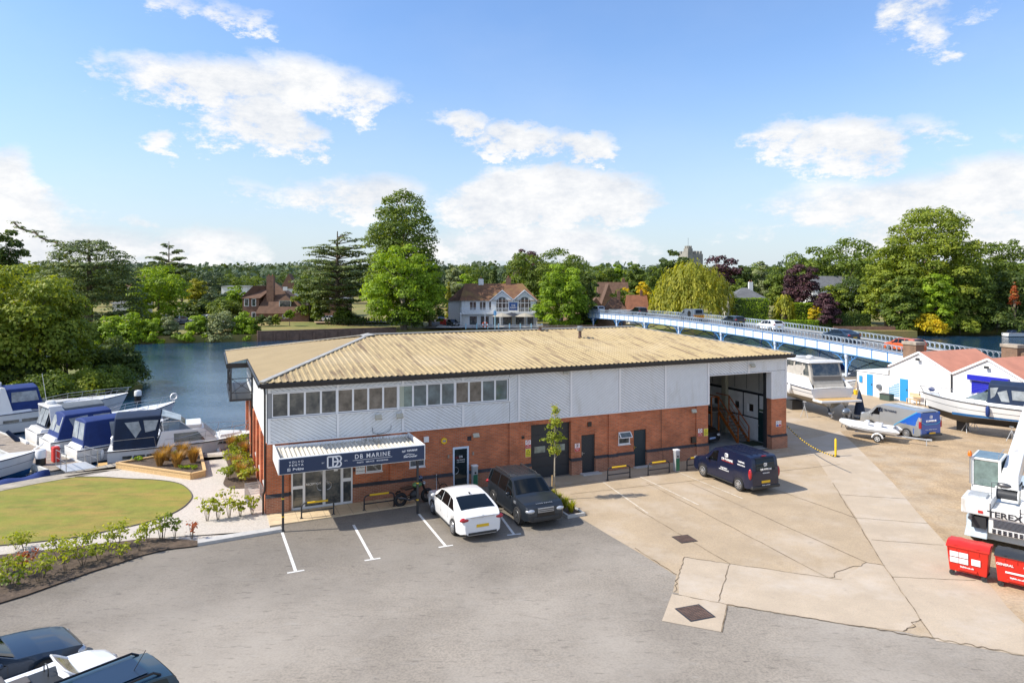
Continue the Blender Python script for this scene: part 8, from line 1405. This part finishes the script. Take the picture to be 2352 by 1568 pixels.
T('dark yew right of the willow', 1712,205,604,62,'leaf_dark', n=4000, z0=.02); T('blue cedar behind the grey roofed house', 1750,225,598,54,'leaf_blue', kind='egg', n=3500, z0=.02); T('broad green tree behind the grey roofed house', 1795,215,612,80,'leaf_mid', n=5000, z0=.02); T('tree with pale crown between the willow and the grey house', 1705,192,640,60,'leaf_mid', n=3500, z0=.02); T('large copper beech in the right gardens', 1842,176,604,84,'leaf_copper', nl=34, n=8000, z0=.02); T('smaller purple plum tree near the right bank', 1898,160,672,72,'leaf_copper', nl=24, n=5500, z0=.05, kind='dome'); T('yellow green tree behind the plum tree', 1915,172,652,70,'leaf_lime', n=4000, z0=.02); T('tall green wood edge tree left of the scaffolded house', 1862,245,570,125,'leaf_mid', nl=30, n=5000, z0=.02); T('tall green tree right behind the scaffolded house', 1955,240,548,150,'leaf_mid', nl=34, n=6500, z0=.02); T('dark leafy tree right of the plum tree', 1965,172,640,100,'leaf_dark', nl=34, n=7500, z0=.02)
tree('enormous bright rounded tree dominating the right bank', (at(2135,162).x,162,.3), 23.5, 28.6, 'leaf_lime', 'egg', n=28000, leaf=.46, nl=80, rf=.27, z0=.05, trunk=.7, limbs=10); tree('left shoulder of foliage beside the enormous right tree', (at(2035,163).x,163,.3), 12.5, 19.0, 'leaf_lime', 'egg', n=8000, leaf=.45, nl=34, rf=.34, z0=.02); T('mid green tree low in front of the enormous tree', 2070,155,632,90,'leaf_mid', nl=34, n=8000, z0=.0); T('fresh green tree low in front, right of the middle', 2150,154,625,85,'leaf_spring', nl=34, n=8000, z0=.0); T('dark green riverside tree above the small moored boat', 2230,156,620,100,'leaf_mid', nl=34, n=8500, z0=.0); T('tall dark tree at the right edge', 2300,168,540,110,'leaf_mid', nl=40, n=9000, z0=.02); T('dark riverside tree at the right edge of the picture', 2325,158,620,120,'leaf_dark', nl=34, n=8000, z0=.0); T('reddish dying tree top among the right edge trees', 2330,152,644,26,'leaf_red', n=420, z0=.5, leaf=.35, kind='cone')
T('yellow flowering shrub at the water below the enormous tree', 2125,152.5,722,90,'leaf_yellow', -.4, n=4500, z0=0, kind='dome', leaf=.34, trunk=.1, name='shrub', cat='shrub'); T('taller yellow shrub in the middle of the yellow bushes', 2128,154,706,26,'leaf_yellow', n=1500, z0=0, leaf=.3, trunk=.1, name='shrub', cat='shrub'); T('green overhanging bush left of the small moored boat', 2205,153,726,80,'leaf_lime', -.4, n=4500, z0=0, kind='dome', leaf=.34, trunk=.1, name='shrub', cat='shrub'); T('olive waterside bush left of the yellow shrub', 2078,153,728,50,'leaf_mid', -.4, n=3000, z0=0, kind='dome', leaf=.34, trunk=.1, name='shrub', cat='shrub'); T('dark bush behind the small moored boat', 2290,155,700,130,'leaf_dark', -.2, n=5000, z0=0, kind='dome', trunk=.1, name='shrub', cat='shrub')
# bank bushes on the left
for u, w, v, m_, lab in ((255,80,728,'leaf_spring','dark green river bush nearest the great cedar'),(300,84,722,'leaf_spring','bright green river bush under the great cedar'),(350,70,734,'leaf_spring','fresh green river bush left of the grey willow bush'),(388,48,724,'leaf_blue','rounded grey green river bush'),(455,62,726,'leaf_spring','bright bush right of the gap in the river hedge'),(510,80,718,'leaf_blue','large silvery olive river bush'),(560,66,722,'leaf_spring','dark green river bush left of the retaining wall'),(582,34,740,'leaf_mid','last small river bush touching the retaining wall'),(215,60,740,'leaf_mid','shaded river bush behind the leafy bank tree')): Y = 132 + (u-230)*.025; T(lab, u, Y-.2, v-2, w*1.15, m_, -1.3, n=4200, z0=0, kind='dome', leaf=.34, nl=22, trunk=.1, name='bush', cat='bush')
tree('grassy reed fringe between the river bushes', (at(418,134).x,134.5,-.9), 4.5, 1.3, 'leaf_spring', 'dome', n=900, leaf=.3, nl=8, trunk=.03, name='reeds', cat='reeds')
for u, v, w, m_, lab in ((618,726,26,'leaf_blue','ball shaped grey shrub before the manor house'),(633,724,28,'leaf_lime','ball shaped yellow green shrub before the manor house'),(600,724,26,'leaf_dark','dark clipped shrub at the manor house corner'),(665,712,24,'leaf_spring','small young tree on the manor lawn')): T(lab, u, 160, v, w, m_, .6, n=1500, z0=.05 if w != 24 else .45, leaf=.3, nl=12, trunk=.08, name='shrub', cat='shrub')
T('low clipped hedge round the garden cedar', 800,170,722,90,'leaf_dark', .5, n=2500, z0=0, kind='dome', leaf=.3, dep=.3, nl=14, trunk=.05, name='hedge', cat='hedge')
def hedge(lab, u0, u1, Y, v0, d, m_, n=3500, zb_=.2):
    c = at((u0+u1)/2, Y); t = thing('hedge', lab, 'hedge', (c.x, Y, zb_), 0); w = (u1-u0)*Y/FPX; h = ztop(v0,Y)-zb_; P = rng.uniform(-.5,.5,(n,3))*[w,d,h] + [0,d/2,h/2]; f = rng.integers(0,4,n); Nn = rng.normal(size=(n,3))*.4
    for i, (ax, val, nv) in enumerate(((1,0,(0,-1,0)),(2,h,(0,0,1)),(0,-w/2,(-1,0,0)),(0,w/2,(1,0,0)))): k_ = f == i; P[k_,ax] = val + rng.normal(size=k_.sum())*.08; Nn[k_] += nv
    me = leafmesh('foliage', P, Nn, .32); me.materials.append(MT[m_]); o = bpy.data.objects.new('foliage', me); COL.objects.link(o); o.parent = t; MB().box((-w/2+.2,.2,0), (w/2-.2,d-.2,h-.25)).build('stems', MT['leaf_dark'], t); return t
hedge('tall boxy clipped hedge in front of the grey roofed house', 1688,1765,163,686,3,'leaf_spring'); hedge('bright clipped laurel hedge behind the copper beech foot', 1790,1880,166,697,2,'leaf_spring'); hedge('long dark trimmed hedge on the right garden bank', 1885,2000,158,722,2,'leaf_dark', 4500); hedge('low garden hedge along the right bank by the willow', 1690,1880,157,736,1.5,'leaf_spring', 4000)
T('round yellow shrub before the laurel hedge', 1873,160,702,34,'leaf_yellow', .3, n=1600, z0=0, leaf=.3, trunk=.08, name='shrub', cat='shrub'); T('clipped ball tree in the terracotta pot', 1692,160,694,22,'leaf_dark', 2.0, n=700, z0=.35, leaf=.25, nl=8, trunk=.06, name='topiary', cat='topiary')
small = None
for k in range(22):
    p = at(748+k*6.2, 163.5, .75); 
    if small is None: small = tree('small cone conifer in the long row bordering the far lawn', p, 1.0, 1.7, 'leaf_dark', 'cone', n=160, leaf=.25, z0=0, nl=8, trunk=.05, name='dwarf_conifer', group='row of small conifers edging the far lawn')
    else: dup(small, p, random.random()*6, scale=random.uniform(.8,1.15))
# skyline wood: individual trees in two rows, a mass behind
kinds = [('leaf_mid','round'),('leaf_dark','round'),('leaf_far','egg'),('leaf_mid','egg'),('leaf_far','round')]; proto = []
for i, (m_, kd) in enumerate(kinds): t = tree('green tree in the wooded skyline beyond the river', (0,0,0), 15, 14.5, m_, kd, n=3200, leaf=.62, nl=26, rf=.36, z0=.02, trunk=.35, group='trees of the wooded skyline'); proto.append([t, False])
us = list(range(-500, 2800, 34)); random.shuffle(us)
for j, u in enumerate(us):
    Y = random.choice([255,285,320,350]); vt = 622 + random.uniform(-13,13) + (7 if 440 < u < 700 else 0) - (14 if u > 1800 else 0) - (6 if u < 60 else 0); h = ztop(vt, Y) - 2.5; s = h/14.5; i = j % 5; p = (at(u,Y).x, Y, 3.0)
    if not proto[i][1]: o = proto[i][0]; o.location = p; o.scale = (s,)*3; proto[i][1] = True
    else: dup(proto[i][0], p, random.random()*6, scale=(s*random.uniform(.9,1.25),)*2 + (s,))
def wood():
    n = 75000; Y = rng.uniform(420, 1500, n); x = rng.uniform(-1.05,1.05,n)*Y; g = np.interp(Y, [400,800,1500], [9,17,26]) + np.where((x < -20)&(Y > 800), 6, 0); hgt = 9 + 4*np.sin(x*.06)*np.sin(Y*.05) + 3*np.sin(x*.021+1); P = np.stack([x,Y,g+hgt*rng.uniform(.0,1,n)],1); Nn = rng.normal(size=(n,3))*.7 + [-.3,-.4,.8]
    me = leafmesh('far_wood', P, Nn, 4.5); me.materials.append(MT['leaf_far']); o = bpy.data.objects.new('far_wood', me); COL.objects.link(o); tag(o, 'far mass of woodland on the low hills', 'woodland', kind='stuff')
wood()
# ---- garden planting near the building
def shrublet(lab, p, h, w, m_, n=220, leaf=.09, group=None, stems=4, z=.06):
    t = thing('garden_shrub', lab, 'shrub', (p[0],p[1],z), random.random()*6, group); b = MB(); L = []
    for k in range(stems):
        a = k*2.4+random.random(); x, y = w*.5*math.cos(a)*random.uniform(.4,1), w*.5*math.sin(a)*random.uniform(.4,1); hh = h*random.uniform(.7,1.0); b.tube([(x*.15,y*.15,0),(x*.5,y*.5,hh*.5),(x,y,hh*.95)], [.012,.009,.005], 4); L.append((x,y,hh*.84,w*.34,w*.34,h*.22)); L.append((x*.7,y*.7,hh*.5,w*.3,w*.3,h*.22))
    b.build('stem', MT['bark'], t); P, Nn = lobes_pts(L, n, shell=.9); me = leafmesh('foliage', P, Nn, leaf*1.35, 1.3); me.materials.append(MT[m_]); o = bpy.data.objects.new('foliage', me); COL.objects.link(o); o.parent = t; return t
def grasses(lab, p, h, r, m_, n=260, name='ornamental_grass', z=.06, group=None):
    t = thing(name, lab, 'grass clump', (p[0],p[1],z), 0, group); vs = []; fs = []
    for k in range(n):
        a = random.uniform(0,6.283); q = random.random()*r*.25; lean = random.uniform(.2,1)*r; hh = h*random.uniform(.6,1.05); x0, y0 = q*math.cos(a), q*math.sin(a); x1, y1 = x0+lean*.4*math.cos(a), y0+lean*.4*math.sin(a); x2, y2 = x0+lean*math.cos(a), y0+lean*math.sin(a); dx, dy = -math.sin(a)*.014, math.cos(a)*.014; o = len(vs)
        vs += [(x0-dx,y0-dy,0),(x0+dx,y0+dy,0),(x1+dx,y1+dy,hh*.7),(x1-dx,y1-dy,hh*.7),(x2,y2,hh)]; fs += [(o,o+1,o+2,o+3),(o+3,o+2,o+4)]
    me = bpy.data.meshes.new('blades'); me.from_pydata(vs,[],fs); me.materials.append(MT[m_]); o = bpy.data.objects.new('blades', me); COL.objects.link(o); o.parent = t; return t
GS = 'young shrubs along the soil bed'
bedp = [((20,1010),1.1,.7,'leaf_garden'),((60,900),.9,.8,'leaf_garden'),((130,720),1.0,1.0,'leaf_garden'),((190,730),1.2,.9,'leaf_garden'),((290,960),1.5,1.1,'leaf_garden'),((330,940),1.2,1.1,'leaf_garden'),((160,940),1.2,.9,'leaf_garden'),((215,900),1.4,.9,'leaf_red'),((110,1010),.8,.8,'leaf_mid'),((450,740),1.0,.8,'leaf_garden'),((500,880),1.5,.9,'leaf_garden'),((460,800),1.3,1.0,'leaf_garden'),((600,740),1.1,1.0,'leaf_garden'),((640,840),1.3,1.1,'leaf_garden'),((690,700),1.2,1.1,'leaf_garden'),((760,800),1.0,1.0,'leaf_garden'),((840,730),1.6,1.2,'leaf_garden'),((910,700),1.5,1.0,'leaf_garden'),((930,790),.9,.9,'leaf_garden'),((1075,730),1.5,.7,'leaf_garden'),((1140,660),1.4,.8,'leaf_garden'),((1260,640),1.6,.8,'leaf_mid'),((1240,640),1.5,.8,'leaf_garden'),((1350,640),1.5,.7,'leaf_mid'),((1480,640),1.3,.6,'leaf_red')]
for k, ((x, y), h, w, m_) in enumerate(bedp):
    p = kz(x, y); lab = {'leaf_garden':'young yellow green shrub in the long soil bed beside the car park','leaf_mid':'young dark green leafy shrub in the long soil bed','leaf_red':'reddish leaved shrub near the left end of the long soil bed'}[m_]
    if (x, y) == (1480,640): lab = 'thin reddish shrub alone at the right tip of the long soil bed'
    shrublet(lab, p, h*.66, w*.8, m_, 115 if m_ != 'leaf_red' else 70, .072, GS)
for (x, y), h, w in (((1600,495),1.7,.8),((1680,485),1.4,.7),((1770,470),1.8,.9),((1855,458),1.1,.6),((1945,440),1.3,.7)): shrublet('slender bronze leaved shrub in the white gravel %s' % {1600:'furthest left of its row',1680:'second from the left of its row',1770:'tallest in the middle of its row',1855:'small and fourth in its row',1945:'beside the bike rack'}[x], kz(x,y), h*.72, w*.85, 'leaf_garden', 110, .09, 'slender shrubs in the white gravel', 5, .03)
for k, (x, y) in enumerate(((2140,760),(2230,740),(2180,830),(2260,820),(2150,900),(2240,900),(2190,960),(2260,980),(2120,1040),(2230,1040),(2270,1060))):
    p = lz(x, y)
    if k % 3 == 0: grasses('feathery green and straw grass in the bed against the brick side wall', p, .95, .5, 'grass_straw', 200, group='clumps in the bed by the side wall')
    else: shrublet('bushy bright green plant in the bed against the brick side wall', p, .8, .95, 'leaf_garden' if k % 3 == 1 else 'leaf_lime', 260, .085, 'clumps in the bed by the side wall', 6)
for k, (x, y) in enumerate(((1480,900),(1540,850),(1640,910),(1690,830),(1790,870))): grasses('dry straw coloured grass clump in the timber planter, %s' % ['front left','back left','front middle','back middle','at the right'][k], lz(x,y,.27), .95, .6, 'grass_straw', 300, z=.27)
for k, (x, y) in enumerate(((1280,855),(1700,930),(1620,800),(1800,930))): shrublet('small green seedling in the timber planter, %s' % ['at the left tip','front right','between the dry grasses at the back','front corner'][k], lz(x,y,.27), .22, .5, 'leaf_spring', 90, .07, None, 3, .27)
# sapling by the off-roader in its kerbed pit
p = G(1272,1143); t = thing('young_tree', 'young staked street tree between the grey off-roader and the garage door', 'tree', (2.05,33.2,.05), 0); L = [(.0,0,2.3,.36,.36,.45),(.0,0,2.9,.42,.42,.5),(.05,0,3.6,.36,.36,.5),(.05,0,4.2,.24,.24,.45),(.4,.1,2.9,.25,.2,.12),(-.45,0,2.85,.3,.2,.10),(.2,0,2.9,.2,.2,.2),(-.25,.1,3.4,.2,.2,.2),(.1,.1,2.2,.2,.2,.25)]
P, Nn = lobes_pts(L, 1300, shell=.98); me = leafmesh('crown', P, Nn, .10); me.materials.append(MT['leaf_garden']); o = bpy.data.objects.new('crown', me); COL.objects.link(o); o.parent = t; b = MB(); b.tube([(0,0,0),(.02,0,2),(.04,0,4.4)], [.04,.03,.008], 7); [b.tube([(0,0,1.9+k*.35),(.28*math.cos(k*2.4),.28*math.sin(k*2.4),2.3+k*.35)], [.012,.004], 4) for k in range(8)]; b.build('trunk', MT['pale_bark'], t, smooth=50); MB().tube([(-.12,-.06,0),(-.10,-.04,1.15)], .03).build('stake', MT['timber'], t); b = MB(); b.tube([(.15,-.4,0),(-.02,-.04,.9)], .02); b.build('prop', MT['bark'], t)
c_ = Vector((2.25,32.2,0)); t = thing('tree_pit', 'kerbed planting strip with long grass at the foot of the young tree', 'tree pit', (c_.x,c_.y,0), BA); b = MB(); b.box((-.45,-1.6,0), (-.35,1.4,.14)); b.box((.35,-1.6,0), (.45,1.4,.14)); b.box((-.35,-1.6,0), (.35,-1.5,.14)); b.build('kerb', MT['kerb'], t); MB().box((-.35,-1.5,0), (.35,1.4,.09)).build('soil', MT['soil'], t)
for k in range(4): grasses('tuft of yellow green grass in the kerbed tree pit', c_ + D2*(-1.1+.65*k), .55, .35, 'leaf_willow', 160, 'grass_tuft', .08, 'grass tufts in the tree pit')
# bike rack by the corner
t = thing('bicycle_rack', 'galvanised bicycle rack on the white gravel by the corner pier', 'bicycle rack', kz(1965,360,.03), BA + R(95)); b = MB()
for k in range(6): b.tube([(-.9+k*.36,-.4,0),(-.9+k*.36,-.4,.75),(-.9+k*.36,.3,.75),(-.9+k*.36,.3,0)], .018, 5); b.tube([(-.75+k*.36,-.4,0),(-.75+k*.36,-.4,.75),(-.75+k*.36,.3,.75),(-.75+k*.36,.3,0)], .018, 5)
b.tube([(-1,-.4,.1),(1.1,-.4,.1)], .02); b.tube([(-1,.3,.1),(1.1,.3,.1)], .02); b.build('hoops', MT['steel'], t)
